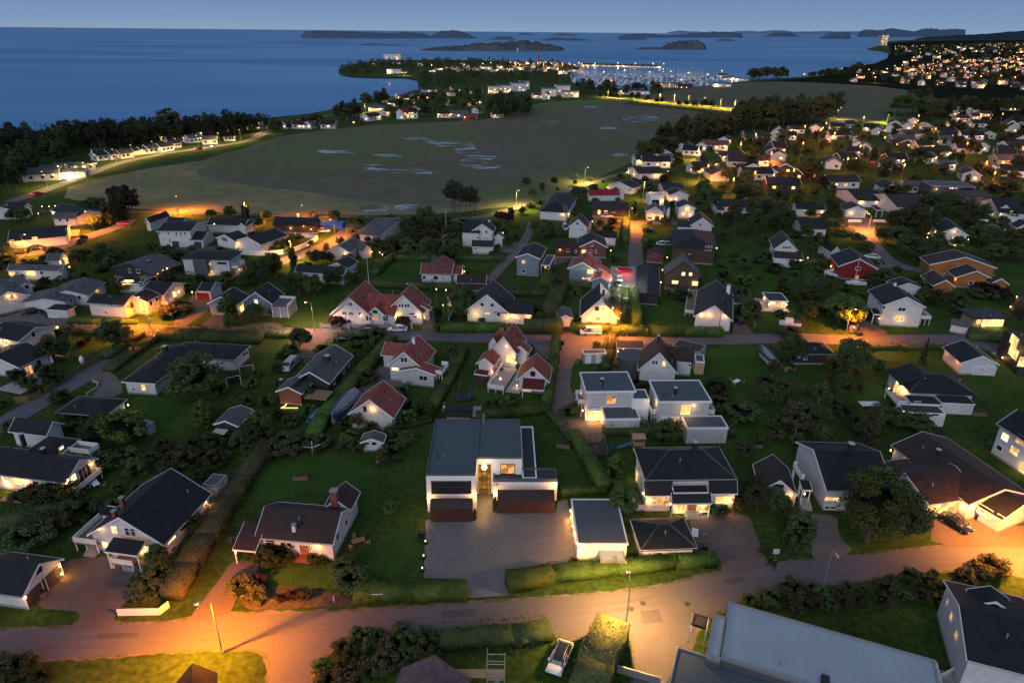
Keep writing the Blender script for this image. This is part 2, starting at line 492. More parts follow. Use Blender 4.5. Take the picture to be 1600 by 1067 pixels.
 def chim(s,*cs,kind='dark',w=.5):
  for(x,y,h)in cs:
   zz=4
   for(M,lx,ly,he,hr,tp)in s.tops:
    for it in range(6):
     q=U((x,y),zz);lc=M.inverted()@q
     if tp=='f':z2=he
     else:z2=hr-(hr-he)*min(1,abs(lc.y)/ly)
     zz=z2
    if abs(lc.x)<lx+.5 and abs(lc.y)<ly+.5:break
   q=U((x,y),zz)
   M2=frame(Vector((q.x,q.y,zz)),s.axis)
   if kind=='pipe':
    b=MB();b.bar((0,0,-.3),(0,0,h),.14,.14,10);b.bar((0,0,h),(0,0,h+.1),.2,.2,10)
    b.obj('chimney',METAL,s.root,M2)
   else:
    mt={'dark':DTRIM,'brick':wallm('brick'),'white':wallm('render')}[kind]
    b=MB();b.box(-w/2,w/2,-w/2,w/2,-.9,h)
    c=b.obj('chimney',mt,s.root,M2)
    k=MB();k.box(-w/2-.08,w/2+.08,-w/2-.08,w/2+.08,h+.1,h+.18)
    k.box(-w/2+.05,w/2-.05,-w/2+.05,w/2-.05,h,h+.1);k.obj('chimney_cap',METAL if kind!='dark'else surf('light_cap',(.5,.5,.5)),c,M2)
  return s
 def deck(s,P1,P2,P3,h,rail=.9,mat=None,sides='flrb',z0=0,snap=True,railmat=None):
  c,u,L,W=s.rect(P1,P2,P3,h,snap)
  v=Vector((-u.y,u.x,0))
  a,b3=U(P2,h),U(P3,h)
  if(b3-a).dot(v)<0:u=-u
  M=frame(Vector((c.x,c.y,0)),u)
  b=MB();b.box(-L/2,L/2,-W/2,W/2,h-.15,h);b.obj('terrace',mat or WOOD,s.root,M)
  if h>.6:
   for x in(-L/2+.1,0,L/2-.1):
    for y in(-W/2+.1,W/2-.1):p=MB();p.box(x-.06,x+.06,y-.06,y+.06,z0,h-.15);p.obj('terrace_post',TRIM,s.root,M)
  if rail:
   r=MB();x,y=L/2,W/2
   segs={'f':((-x,-y),(x,-y)),'b':((-x,y),(x,y)),'l':((-x,-y),(-x,y)),'r':((x,-y),(x,y))}
   for k in sides:
    (xa,ya),(xb,yb)=segs[k]
    for z in(.12,.32,.52,.72):
     if z<rail-.05:
      r.box(min(xa,xb)-.03,max(xa,xb)+.03,min(ya,yb)-.03,max(ya,yb)+.03,h+z,h+z+.14)
    r.box(min(xa,xb)-.06,max(xa,xb)+.06,min(ya,yb)-.06,max(ya,yb)+.06,h+rail-.05,h+rail)
    n=max(1,int(max(abs(xb-xa),abs(yb-ya))/1.5))
    for i in range(n+1):
     xx=xa+(xb-xa)*i/n;yy=ya+(yb-ya)*i/n
     r.box(xx-.045,xx+.045,yy-.045,yy+.045,h-.02,h+rail-.051)
   if sides:r.obj('railing',railmat or TRIM,s.root,M)
  return s
 def steps(s,p,w,n=4,ang=None,h=None,mat=None):
  q=U(p,0);u=s.axis if ang is None else Vector((math.cos(ang),math.sin(ang),0))
  if ang is None and abs(u.y)>.7:u=Vector((-u.y,u.x,0))
  if u.x<0:u=-u
  M=frame(Vector((q.x,q.y,0)),u)
  b=MB()
  for i in range(n):b.box(-w/2,w/2,i*.3,n*.3+.1,i*.17,(i+1)*.17)
  b.obj('steps',mat or STONE,s.root,M)
  return s
 def boxp(s,name,P1,P2,P3,h,z0,mat,snap=True):
  c,u,L,W=s.rect(P1,P2,P3,h,snap)
  M=frame(Vector((c.x,c.y,0)),u)
  b=MB();b.box(-L/2,L/2,-W/2,W/2,z0,h);return b.obj(name,mat,s.root,M)
def leafmat(name,c1,c2,rand=.45):
 return surf(name,c1,c2,scale=.6,rough=.75,rand=rand,fine=(4,.35),spec=.15)
LEAF=leafmat('leaves_green',(.085,.125,.032),(.042,.064,.018))
LEAFD=leafmat('leaves_dark',(.072,.098,.034),(.034,.050,.019))
LEAFY=leafmat('leaves_lime',(.105,.17,.035),(.05,.085,.02),.2)
LEAFH=leafmat('leaves_hedge',(.075,.125,.024),(.038,.068,.014),.2)
LEAFO=leafmat('leaves_olive',(.082,.082,.036),(.042,.045,.02),.3)
LEAFR=leafmat('leaves_copper',(.05,.022,.02),(.025,.012,.012),.2)
LEAFM=leafmat('leaves_brownish',(.094,.098,.038),(.047,.052,.021))
NEEDLE=leafmat('needles_pine',(.050,.058,.034),(.026,.032,.019),.35)
BARK=surf('bark',(.13,.10,.075),(.07,.055,.042),scale=2.5,rough=.95,fine=(8,.2))
BARKP=surf('bark_pale',(.35,.32,.28),(.2,.18,.16),scale=2,rough=.9)
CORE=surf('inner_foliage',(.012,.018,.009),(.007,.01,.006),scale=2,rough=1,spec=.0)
def leaf_quads(rng,P,Nn,size,aspect=1.5):
 """quads at points P (n,3) facing roughly Nn with random tilt"""
 n=len(P)
 nn=Nn+rng.normal(0,.55,(n,3));nn/=np.linalg.norm(nn,axis=1)[:,None]+1e-9
 a=rng.normal(size=(n,3));t=np.cross(nn,a);t/=np.linalg.norm(t,axis=1)[:,None]+1e-9
 b=np.cross(nn,t)
 s=size*rng.uniform(.6,1.35,(n,1))
 v=np.empty((n,4,3))
 v[:,0]=P-t*s*.5;v[:,1]=P+b*s*.5*(1/aspect);v[:,2]=P+t*s*.5;v[:,3]=P-b*s*.5*(1/aspect)
 return v.reshape(-1,3)
def quad_mesh(name,V,mat,extra=None,core=None):
 """V (4n,3); extra: (verts, faces, matindex)"""
 n=len(V)//4
 me=bpy.data.meshes.new(name)
 ev,ef=(extra if extra else([],[]))
 nv=len(V)+len(ev)
 me.vertices.add(nv)
 allv=np.concatenate([V,np.array(ev).reshape(-1,3)])if len(ev)else V
 me.vertices.foreach_set('co',allv.astype(np.float32).ravel())
 loops=list(range(4*n));starts=list(range(0,4*n,4));tot=[4]*n
 for f in ef:
  starts.append(len(loops));tot.append(len(f));loops+=[4*n+i for i in f]
 me.loops.add(len(loops));me.loops.foreach_set('vertex_index',loops)
 me.polygons.add(len(starts));me.polygons.foreach_set('loop_start',starts)
 me.materials.append(mat)
 if len(ef):
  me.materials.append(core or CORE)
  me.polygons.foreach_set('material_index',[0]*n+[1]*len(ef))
 me.update(calc_edges=True);me.validate()
 return me
def sphere_pts(rng,n):
 a=rng.normal(size=(n,3));return a/(np.linalg.norm(a,axis=1)[:,None]+1e-9)
def blob(c,r,k=5):
 """a low ellipsoid core"""
 vs,fs=[],[]
 rings,seg=k,8
 for i in range(1,rings):
  ph=math.pi*i/rings
  for j in range(seg):
   th=2*math.pi*j/seg
   vs.append((c[0]+r[0]*math.sin(ph)*math.cos(th),c[1]+r[1]*math.sin(ph)*math.sin(th),c[2]+r[2]*math.cos(ph)))
 for i in range(rings-2):
  for j in range(seg):
   a=i*seg+j;b=i*seg+(j+1)%seg
   fs.append((a,b,b+seg,a+seg))
 fs.append(tuple(range(seg)));fs.append(tuple((rings-2)*seg+j for j in reversed(range(seg))))
 return vs,fs
def crown(seed,mat,cz,rx,rz,nclump,per,leaf,shape='broad',core=.5):
 rng=np.random.default_rng(seed)
 V=[]
 for i in range(nclump):
  d=sphere_pts(rng,1)[0]
  rr=rng.uniform(.45,1.0)**.6
  if shape=='broad':
   if d[2]<-.55:d[2]*=.4
   c=np.array([d[0]*rx*rr,d[1]*rx*rr,cz+d[2]*rz*rr]);cr=rng.uniform(.2,.36)*rx
  elif shape=='cone':
   t=rng.uniform(0,1)**.8
   ang=rng.uniform(0,2*math.pi);w=rx*(1-t)*.85+.04*rx
   c=np.array([math.cos(ang)*w*.8,math.sin(ang)*w*.8,cz-rz+2*rz*t]);cr=rx*(.28*(1-t)+.1)
  elif shape=='column':
   t=rng.uniform(0,1);ang=rng.uniform(0,2*math.pi);w=rx*(1-(2*t-.9)**4*.6)*(1 if t<.8 else(1-t)/.2*.9+.1)
   c=np.array([math.cos(ang)*w*.65,math.sin(ang)*w*.65,cz-rz+2*rz*t]);cr=rx*.38
  elif shape=='tuft':
   c=np.array([d[0]*rx*rr,d[1]*rx*rr,cz+abs(d[2])*rz*rr-.2*rz]);cr=rng.uniform(.18,.3)*rx
  q=sphere_pts(rng,per)
  rad=cr*rng.uniform(.55,1.08,(per,1))
  sq=np.array([1,1,.75 if shape!='column'else 1.3])
  P=c+q*rad*sq
  nn=q+np.array([0,0,.35])
  V.append(leaf_quads(rng,P,nn,leaf))
 V=np.concatenate(V)
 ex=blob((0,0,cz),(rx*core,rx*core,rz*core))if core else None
 return quad_mesh('crown',V,mat,ex)
def trunk_mesh(seed,h,r,top,limbs=5,mat=None,lean=.03,spread=.35):
 rng=random.Random(seed);b=MB()
 pts=[Vector((0,0,-.1))];n=5
 for i in range(1,n+1):pts.append(Vector((rng.uniform(-lean,lean)*h,rng.uniform(-lean,lean)*h,h*i/n)))
 for i in range(n):b.bar(pts[i],pts[i+1],r*(1-.75*i/n),r*(1-.75*(i+1)/n),7)
 for k in range(limbs):
  t=rng.uniform(.35,.9);i=int(t*n);a=pts[i];an=rng.uniform(0,6.28)
  e=a+Vector((math.cos(an)*spread*top,math.sin(an)*spread*top,top*rng.uniform(.15,.45)))
  b.bar(a,(a+e)/2+Vector((0,0,.1)),r*.4,r*.28,5);b.bar((a+e)/2+Vector((0,0,.1)),e,r*.28,r*.08,5)
 return b.mesh('trunk',mat or BARK,fix=False)
PROTO={}
def proto(kind):
 if kind in PROTO:return PROTO[kind]
 L=[]
 if kind=='oak':
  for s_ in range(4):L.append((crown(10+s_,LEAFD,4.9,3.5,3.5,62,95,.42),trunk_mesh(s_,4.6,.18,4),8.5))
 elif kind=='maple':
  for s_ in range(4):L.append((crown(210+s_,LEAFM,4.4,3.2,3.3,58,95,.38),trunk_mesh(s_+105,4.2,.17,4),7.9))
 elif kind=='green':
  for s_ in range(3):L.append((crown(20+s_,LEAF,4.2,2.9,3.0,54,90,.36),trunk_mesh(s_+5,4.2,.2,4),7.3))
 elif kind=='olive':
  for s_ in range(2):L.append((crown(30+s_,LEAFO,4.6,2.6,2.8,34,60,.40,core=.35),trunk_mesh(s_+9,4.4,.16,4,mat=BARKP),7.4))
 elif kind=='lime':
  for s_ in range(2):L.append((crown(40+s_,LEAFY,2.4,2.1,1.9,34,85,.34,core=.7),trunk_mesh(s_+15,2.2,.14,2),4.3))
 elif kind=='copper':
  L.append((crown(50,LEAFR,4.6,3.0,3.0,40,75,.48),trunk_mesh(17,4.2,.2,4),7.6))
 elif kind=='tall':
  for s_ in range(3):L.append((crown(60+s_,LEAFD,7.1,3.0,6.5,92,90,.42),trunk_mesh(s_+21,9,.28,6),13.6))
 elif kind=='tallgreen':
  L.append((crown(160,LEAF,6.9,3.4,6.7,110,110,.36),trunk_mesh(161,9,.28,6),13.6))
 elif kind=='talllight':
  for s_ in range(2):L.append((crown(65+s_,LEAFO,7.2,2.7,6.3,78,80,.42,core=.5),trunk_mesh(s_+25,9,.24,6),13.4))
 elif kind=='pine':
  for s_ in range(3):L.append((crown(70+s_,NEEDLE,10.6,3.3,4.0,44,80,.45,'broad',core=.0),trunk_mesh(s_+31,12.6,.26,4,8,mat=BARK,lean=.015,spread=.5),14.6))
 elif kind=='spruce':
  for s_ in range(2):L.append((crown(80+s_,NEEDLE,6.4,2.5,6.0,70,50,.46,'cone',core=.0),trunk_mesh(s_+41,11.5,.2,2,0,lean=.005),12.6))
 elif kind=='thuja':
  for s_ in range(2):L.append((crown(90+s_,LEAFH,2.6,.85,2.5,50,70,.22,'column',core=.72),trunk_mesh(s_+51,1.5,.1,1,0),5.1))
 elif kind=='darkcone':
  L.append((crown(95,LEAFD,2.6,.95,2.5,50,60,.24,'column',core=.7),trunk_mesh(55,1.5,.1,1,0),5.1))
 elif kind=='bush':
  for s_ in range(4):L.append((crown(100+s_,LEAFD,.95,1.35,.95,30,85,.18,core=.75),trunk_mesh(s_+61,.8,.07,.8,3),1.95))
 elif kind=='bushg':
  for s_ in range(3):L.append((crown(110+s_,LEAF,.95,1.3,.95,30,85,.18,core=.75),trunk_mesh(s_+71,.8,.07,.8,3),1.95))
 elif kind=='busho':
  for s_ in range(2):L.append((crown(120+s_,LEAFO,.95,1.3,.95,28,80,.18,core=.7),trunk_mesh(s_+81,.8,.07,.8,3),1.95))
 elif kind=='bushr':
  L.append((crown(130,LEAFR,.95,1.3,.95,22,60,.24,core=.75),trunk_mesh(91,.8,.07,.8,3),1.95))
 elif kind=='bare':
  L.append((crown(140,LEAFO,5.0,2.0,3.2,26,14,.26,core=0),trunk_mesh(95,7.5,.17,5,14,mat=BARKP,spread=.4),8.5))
 PROTO[kind]=L
 return L
KNAME={'tallgreen':('chestnut_tree','tall dense green tree','tree'),'maple':('broadleaf_tree','dark brownish broadleaf tree','tree'),'oak':('dark_tree','dark spreading tree','tree'),'green':('green_tree','green round-headed tree','tree'),'olive':('olive_tree','pale olive-brown tree','tree'),'lime':('round_tree','bright green round tree','tree'),'copper':('copper_beech','dark purple-leaved tree','tree'),'tall':('tall_tree','tall dark tree','tree'),'talllight':('tall_pale_tree','tall pale brownish tree','tree'),'pine':('pine_tree','tall bare-stemmed pine','tree'),'spruce':('spruce_tree','dark pointed spruce','tree'),'thuja':('columnar_thuja','green columnar thuja','tree'),'darkcone':('columnar_cypress','dark columnar conifer','tree'),'bush':('shrub','dark rounded shrub','shrub'),'bushg':('green_shrub','green leafy shrub','shrub'),'busho':('olive_shrub','olive-brown shrub','shrub'),'bushr':('red_leaved_shrub','dark red-leaved shrub','shrub'),'bare':('thin_leaved_tree','thin-leaved pale tree','tree')}
PLANTS=[]
prng=random.Random(3)
def plant(kind,p,h=None,w=1.0,label=None,group=None,trunk=True,world=None,far=False):
 q=world if world is not None else U(p,0)
 L=proto(kind);cm,tm,H=L[prng.randrange(len(L))]
 h=h or H
 s_=h/H
 nm,desc,cat=KNAME[kind]
 o=empty(nm,q,prng.uniform(0,6.28))
 M=RW[o.name]
 S=M@Matrix.Diagonal((s_*w,s_*w*prng.uniform(.9,1.1),s_,1))
 place('crown',cm,o,S)
 if trunk:place('trunk',tm,o,S)
 o['category']=cat
 if label:o['label']=label
 PLANTS.append([o,desc,q,label,group])
 return o
def in_poly(x,y,poly):
 c=False;n=len(poly)
 for i in range(n):
  x1,y1=poly[i];x2,y2=poly[(i+1)%n]
  if(y1>y)!=(y2>y)and x<(x2-x1)*(y-y1)/(y2-y1)+x1:c=not c
 return c
OCC=[]
def scatter(kinds,poly_px,n,hr,wr=(.9,1.2),mind=2.0,avoid=True,trunk=True,group=None):
 """n plants inside a survey polygon, evenly over the ground it covers"""
 pw=[U(p)for p in poly_px];pw=[(a.x,a.y)for a in pw]
 x0,x1=min(a[0]for a in pw),max(a[0]for a in pw);y0,y1=min(a[1]for a in pw),max(a[1]for a in pw)
 pts=[];tries=0
 while len(pts)<n and tries<n*60:
  tries+=1
  x,y=prng.uniform(x0,x1),prng.uniform(y0,y1)
  if not in_poly(x,y,pw):continue
  if any((x-a)**2+(y-b)**2<mind**2 for a,b in pts):continue
  if avoid and any((x-a)**2+(y-b)**2<r*r for a,b,r in OCC):continue
  pts.append((x,y))
  k=prng.choice(kinds)
  plant(k,None,prng.uniform(*hr),prng.uniform(*wr),world=Vector((x,y,0)),trunk=trunk,group=group)
def forest(name,poly_px,n,hr,label,q=60,leaf=1.7,mat=None,md=8):
 """a far wood that reads as one mass"""
 pw=[U(p)for p in poly_px];pw=[(a.x,a.y)for a in pw]
 x0,x1=min(a[0]for a in pw),max(a[0]for a in pw);y0,y1=min(a[1]for a in pw),max(a[1]for a in pw)
 rng=np.random.default_rng(len(PLANTS));V=[];k=0;t=0;cx,cy=(x0+x1)/2,(y0+y1)/2;pts=[]
 while k<n and t<n*40:
  t+=1;x,y=prng.uniform(x0,x1),prng.uniform(y0,y1)
  if not in_poly(x,y,pw):continue
  if any((x-a)**2+(y-b)**2<r*r for a,b,r in OCC):continue
  k+=1;h=prng.uniform(*hr);r=h*prng.uniform(.32,.5)
  d=sphere_pts(rng,q);rad=rng.uniform(.7,1.05,(q,1))*(1+.22*np.sin(d[:,:1]*5+k)*np.cos(d[:,1:2]*4))
  P=np.array([x-cx,y-cy,h*.55])+d*rad*np.array([r,r,h*.46])
  V.append(leaf_quads(rng,P,d+np.array([0,0,.3]),leaf))
 me=quad_mesh(name,np.concatenate(V),mat or LEAFD)
 o=place(name,me,None,Matrix.Translation((cx,cy,0)));tagit(o,label,'wood',None,'stuff');return o
def hedge(pts,w=1.2,h=1.6,mat=None,label=None,name='hedge',dens=14,leaf=.24,flat=True):
 wild=1.0 if mat in(LEAFD,LEAFO)else 0.0
 """clipped hedge along a ground polyline"""
 P=[U(p)for p in pts]
 rng=np.random.default_rng(len(PLANTS)*7+int(h*10))
 V=[];ev=[];ef=[]
 for i in range(len(P)-1):
  a,b=P[i],P[i+1];d=(b-a);L=d.length
  if L<.05:continue
  u=np.array(d.normalized());v=np.array([-u[1],u[0],0.0]);a_=np.array(a)
  n=int(L*(2*h+w)*dens)
  n=min(n,9000)
  t=rng.uniform(-w*.3,L+w*.3,n);s_=rng.uniform(0,2*h+w,n)
  side=np.where(s_<h,-1,np.where(s_>h+w,1,0))
  wob=(.13+.19*wild)*np.sin(t*1.3+i)+(.10+.14*wild)*np.sin(t*3.1+1.7)+wild*.2*np.sin(t*.47+2*i)
  y=np.where(side==0,s_-h-w/2,side*(w/2+wob*.6));z=np.where(side==-1,s_,np.where(side==1,2*h+w-s_,h+wob))
  nn=np.where((side==0)[:,None],np.array([0,0,1.0]),side[:,None]*v)
  j=rng.normal(0,.06+.12*wild,(n,3))
  Pp=a_+u*t[:,None]+v*y[:,None]+np.array([0,0,1.0])*z[:,None]+j
  V.append(leaf_quads(rng,Pp,nn,leaf))
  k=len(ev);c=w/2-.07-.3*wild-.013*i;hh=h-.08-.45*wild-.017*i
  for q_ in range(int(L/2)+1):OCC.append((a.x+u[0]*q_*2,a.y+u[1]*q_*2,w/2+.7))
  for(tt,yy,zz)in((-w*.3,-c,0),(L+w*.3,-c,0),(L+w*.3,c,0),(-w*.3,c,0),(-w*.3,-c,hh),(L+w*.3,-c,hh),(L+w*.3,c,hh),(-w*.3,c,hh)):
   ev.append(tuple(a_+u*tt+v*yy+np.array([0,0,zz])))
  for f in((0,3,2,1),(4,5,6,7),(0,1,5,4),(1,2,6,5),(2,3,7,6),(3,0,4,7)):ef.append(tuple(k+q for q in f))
 if not V:return
 V=np.concatenate(V)
 c=P[0]
 off=np.array([c.x,c.y,0])
 me=quad_mesh(name,V-off,mat or LEAFH,([tuple(np.array(e)-off)for e in ev],ef),mat or LEAFH)
 o=place(name,me,None,Matrix.Translation((c.x,c.y,0)))
 o['category']='hedge'
 if label:o['label']=label
 PLANTS.append([o,'clipped hedge',(P[0]+P[-1])/2,label,None])
 return o
def smooth_poly(P,it=2):
 for _ in range(it):
  Q=[]
  for i in range(len(P)):
   a,b=P[i],P[(i+1)%len(P)]
   Q.append(a*.75+b*.25);Q.append(a*.25+b*.75)
  P=Q
 return P
PC=[0]
def patch(name,pts,z,mat,smooth=1,jitter=0,kind='structure',world=None,label=None,cat=None,stuff=False,grow=0):
 PC[0]+=1;z+=PC[0]*.0006 if name!='ground'else 0
 P=world or[U(p,0)for p in pts]
 if smooth:P=smooth_poly(P,smooth)
 if grow:
  ar=sum(P[i].x*P[(i+1)%len(P)].y-P[(i+1)%len(P)].x*P[i].y for i in range(len(P)));sg=1 if ar>0 else-1
  P=[P[i]+Vector(((P[(i+1)%len(P)]-P[i-1]).y,-(P[(i+1)%len(P)]-P[i-1]).x,0)).normalized()*grow*sg for i in range(len(P))]
 if jitter:
  Q=[]
  for i in range(len(P)):
   a,b=P[i],P[(i+1)%len(P)];L=(b-a).length;n=max(1,int(L/(jitter*3)))
   for k in range(n):Q.append(a.lerp(b,k/n)+Vector((prng.uniform(-jitter,jitter),prng.uniform(-jitter,jitter),0)))
  P=Q
 c=sum(P,Vector())/len(P)
 bm=bmesh.new()
 vs=[bm.verts.new((p.x-c.x,p.y-c.y,0))for p in P]
 f=bm.faces.new(vs)
 bm.normal_update()
 if f.normal.z<0:f.normal_flip()
 bmesh.ops.triangulate(bm,faces=[f])
 me=bpy.data.meshes.new(name);bm.to_mesh(me);bm.free()
 me.materials.append(mat)
 o=place(name,me,None,Matrix.Translation((c.x,c.y,z)))
 o['kind']=kind
 if label:o['label']=label
 if cat:o['category']=cat
 return o
def road(name,cl,w,z,mat,rim=.0,it=2,ws=None):
 PC[0]+=1;z+=PC[0]*.0006
 P=[U(p)for p in cl]
 W=ws or[w]*len(P)
 for _ in range(it):
  Q=[P[0]];WW=[W[0]]
  for i in range(len(P)-1):
   Q+=[P[i]*.75+P[i+1]*.25,P[i]*.25+P[i+1]*.75]
   WW+=[W[i]*.75+W[i+1]*.25,W[i]*.25+W[i+1]*.75]
  Q.append(P[-1]);WW.append(W[-1]);P,W=Q,WW
 vs,fs=[],[]
 for i,p in enumerate(P):
  d=(P[min(i+1,len(P)-1)]-P[max(i-1,0)]).normalized();n=Vector((-d.y,d.x,0))
  j=prng.uniform(-.08,.08)
  vs.append(p+n*(W[i]/2+j));vs.append(p-n*(W[i]/2-j))
  if i:k=2*i;fs.append((k-2,k-1,k+1,k))
 c=P[len(P)//2].copy()
 me=mk(name,[v-c for v in vs],fs,mat)
 bm=bmesh.new();bm.from_mesh(me)
 bm.normal_update()
 for f in bm.faces:
  if f.normal.z<0:f.normal_flip()
 bm.to_mesh(me);bm.free()
 o=place(name,me,None,Matrix.Translation((c.x,c.y,z)))
 o['kind']='structure'
 for p,ww in zip(P,W):OCC.append((p.x,p.y,ww/2+.6))
 return o
def street_lamp(p,h=7.5,power=5000,color=(1,.48,.12),bulb=None,arm=(0,1.2),label='',lit=True,px_head=None,wood=False,r=.09,spot=164):
 b=U(p);o=empty('street_lamp',b,0)
 M=RW[o.name]
 m_=MB();m_.bar((0,0,0),(0,0,h),r,r*.6,8);m_.bar((0,0,0),(0,0,.35),r*1.7,r*1.5,8)
 m_.obj('pole',WOODP if wood else METAL,o,M)
 a=MB();e=Vector((arm[0],arm[1],h+.15));a.bar((0,0,h-.05),e,.045,.04,6);a.obj('arm',METAL,o,M)
 hd=MB();d=Vector((arm[0],arm[1],0));d=d.normalized()if d.length else Vector((1,0,0))
 s_=Vector((-d.y,d.x,0))
 c0=e-d*.1;c1=e+d*.6
 for sg in(-1,1):pass
 hd.face(c0+s_*.09,c0-s_*.09,c1-s_*.14,c1+s_*.14)
 hd.face(c0+s_*.09+Vector((0,0,.12)),c1+s_*.14+Vector((0,0,.1)),c1-s_*.14+Vector((0,0,.1)),c0-s_*.09+Vector((0,0,.12)))
 for k0,k1 in((c0+s_*.09,c1+s_*.14),(c1-s_*.14,c0-s_*.09)):hd.face(k0,k1,k1+Vector((0,0,.1)),k0+Vector((0,0,.12)))
 hd.face(c1+s_*.14,c1-s_*.14,c1-s_*.14+Vector((0,0,.1)),c1+s_*.14+Vector((0,0,.1)))
 hd.obj('lamp_head',surf('lamp_housing',(.5,.5,.5),rough=.5),o,M)
 if lit:
  bl=MB();m0=e+d*.28;bl.box(m0.x-.17,m0.x+.17,m0.y-.13,m0.y+.13,h+.05,h+.13)
  bl.obj('bulb',bulb or BULBO,o,M)
  point(M@Vector((m0.x,m0.y,h-.3)),power*9,color,.15,o,'street_light',spot=spot)
 tagit(o,label,'street lamp')
 OCC.append((b.x,b.y,1.0))
 return o
WOODP=surf('tarred_pole',(.16,.13,.1),(.1,.08,.06),scale=3,rough=.9)
def pole(p,h=8,label='',r=.1):
 b=U(p);o=empty('utility_pole',b,0);M=RW[o.name]
 m_=MB();m_.bar((0,0,0),(0,0,h),r,r*.75,7);m_.obj('pole',WOODP,o,M)
 k=MB();k.box(-.5,.5,-.04,.04,h-.5,h-.4);k.obj('crossarm',WOODP,o,M)
 tagit(o,label,'pole');return o
def flagpole(p,h=9,label=''):
 b=U(p);o=empty('flagpole',b,0);M=RW[o.name]
 m_=MB();m_.bar((0,0,0),(0,0,h),.07,.035,8);m_.obj('pole',TRIM,o,M)
 k=MB();k.bar((0,0,h),(0,0,h+.18),.09,.02,8);k.obj('finial',METAL,o,M)
 k=MB();k.bar((0,0,0),(0,0,.5),.12,.1,8);k.obj('base',CONC,o,M)
 tagit(o,label,'flagpole');return o
def loft(secs,mat,name,parent,M,smooth=True,cap=True):
 """secs: list of rings (equal lengths)"""
 b=MB();n=len(secs[0])
 for r_ in secs:b.v+=[tuple(p)for p in r_]
 for i in range(len(secs)-1):
  for j in range(n):
   k=(j+1)%n;b.f.append((i*n+j,i*n+k,(i+1)*n+k,(i+1)*n+j));b.mi.append(0)
 if cap:
  b.f.append(tuple(reversed(range(n))));b.f.append(tuple((len(secs)-1)*n+j for j in range(n)));b.mi+=[0,0]
 me=b.mesh(name,mat,smooth)
 o=place(name,me,parent,M)
 return o
PAINT={'white':(.75,.75,.76),'black':(.012,.012,.014),'silver':(.35,.36,.38),'red':(.3,.02,.02),'blue':(.03,.06,.14),'grey':(.10,.105,.11)}
CARCOUNT=[0]
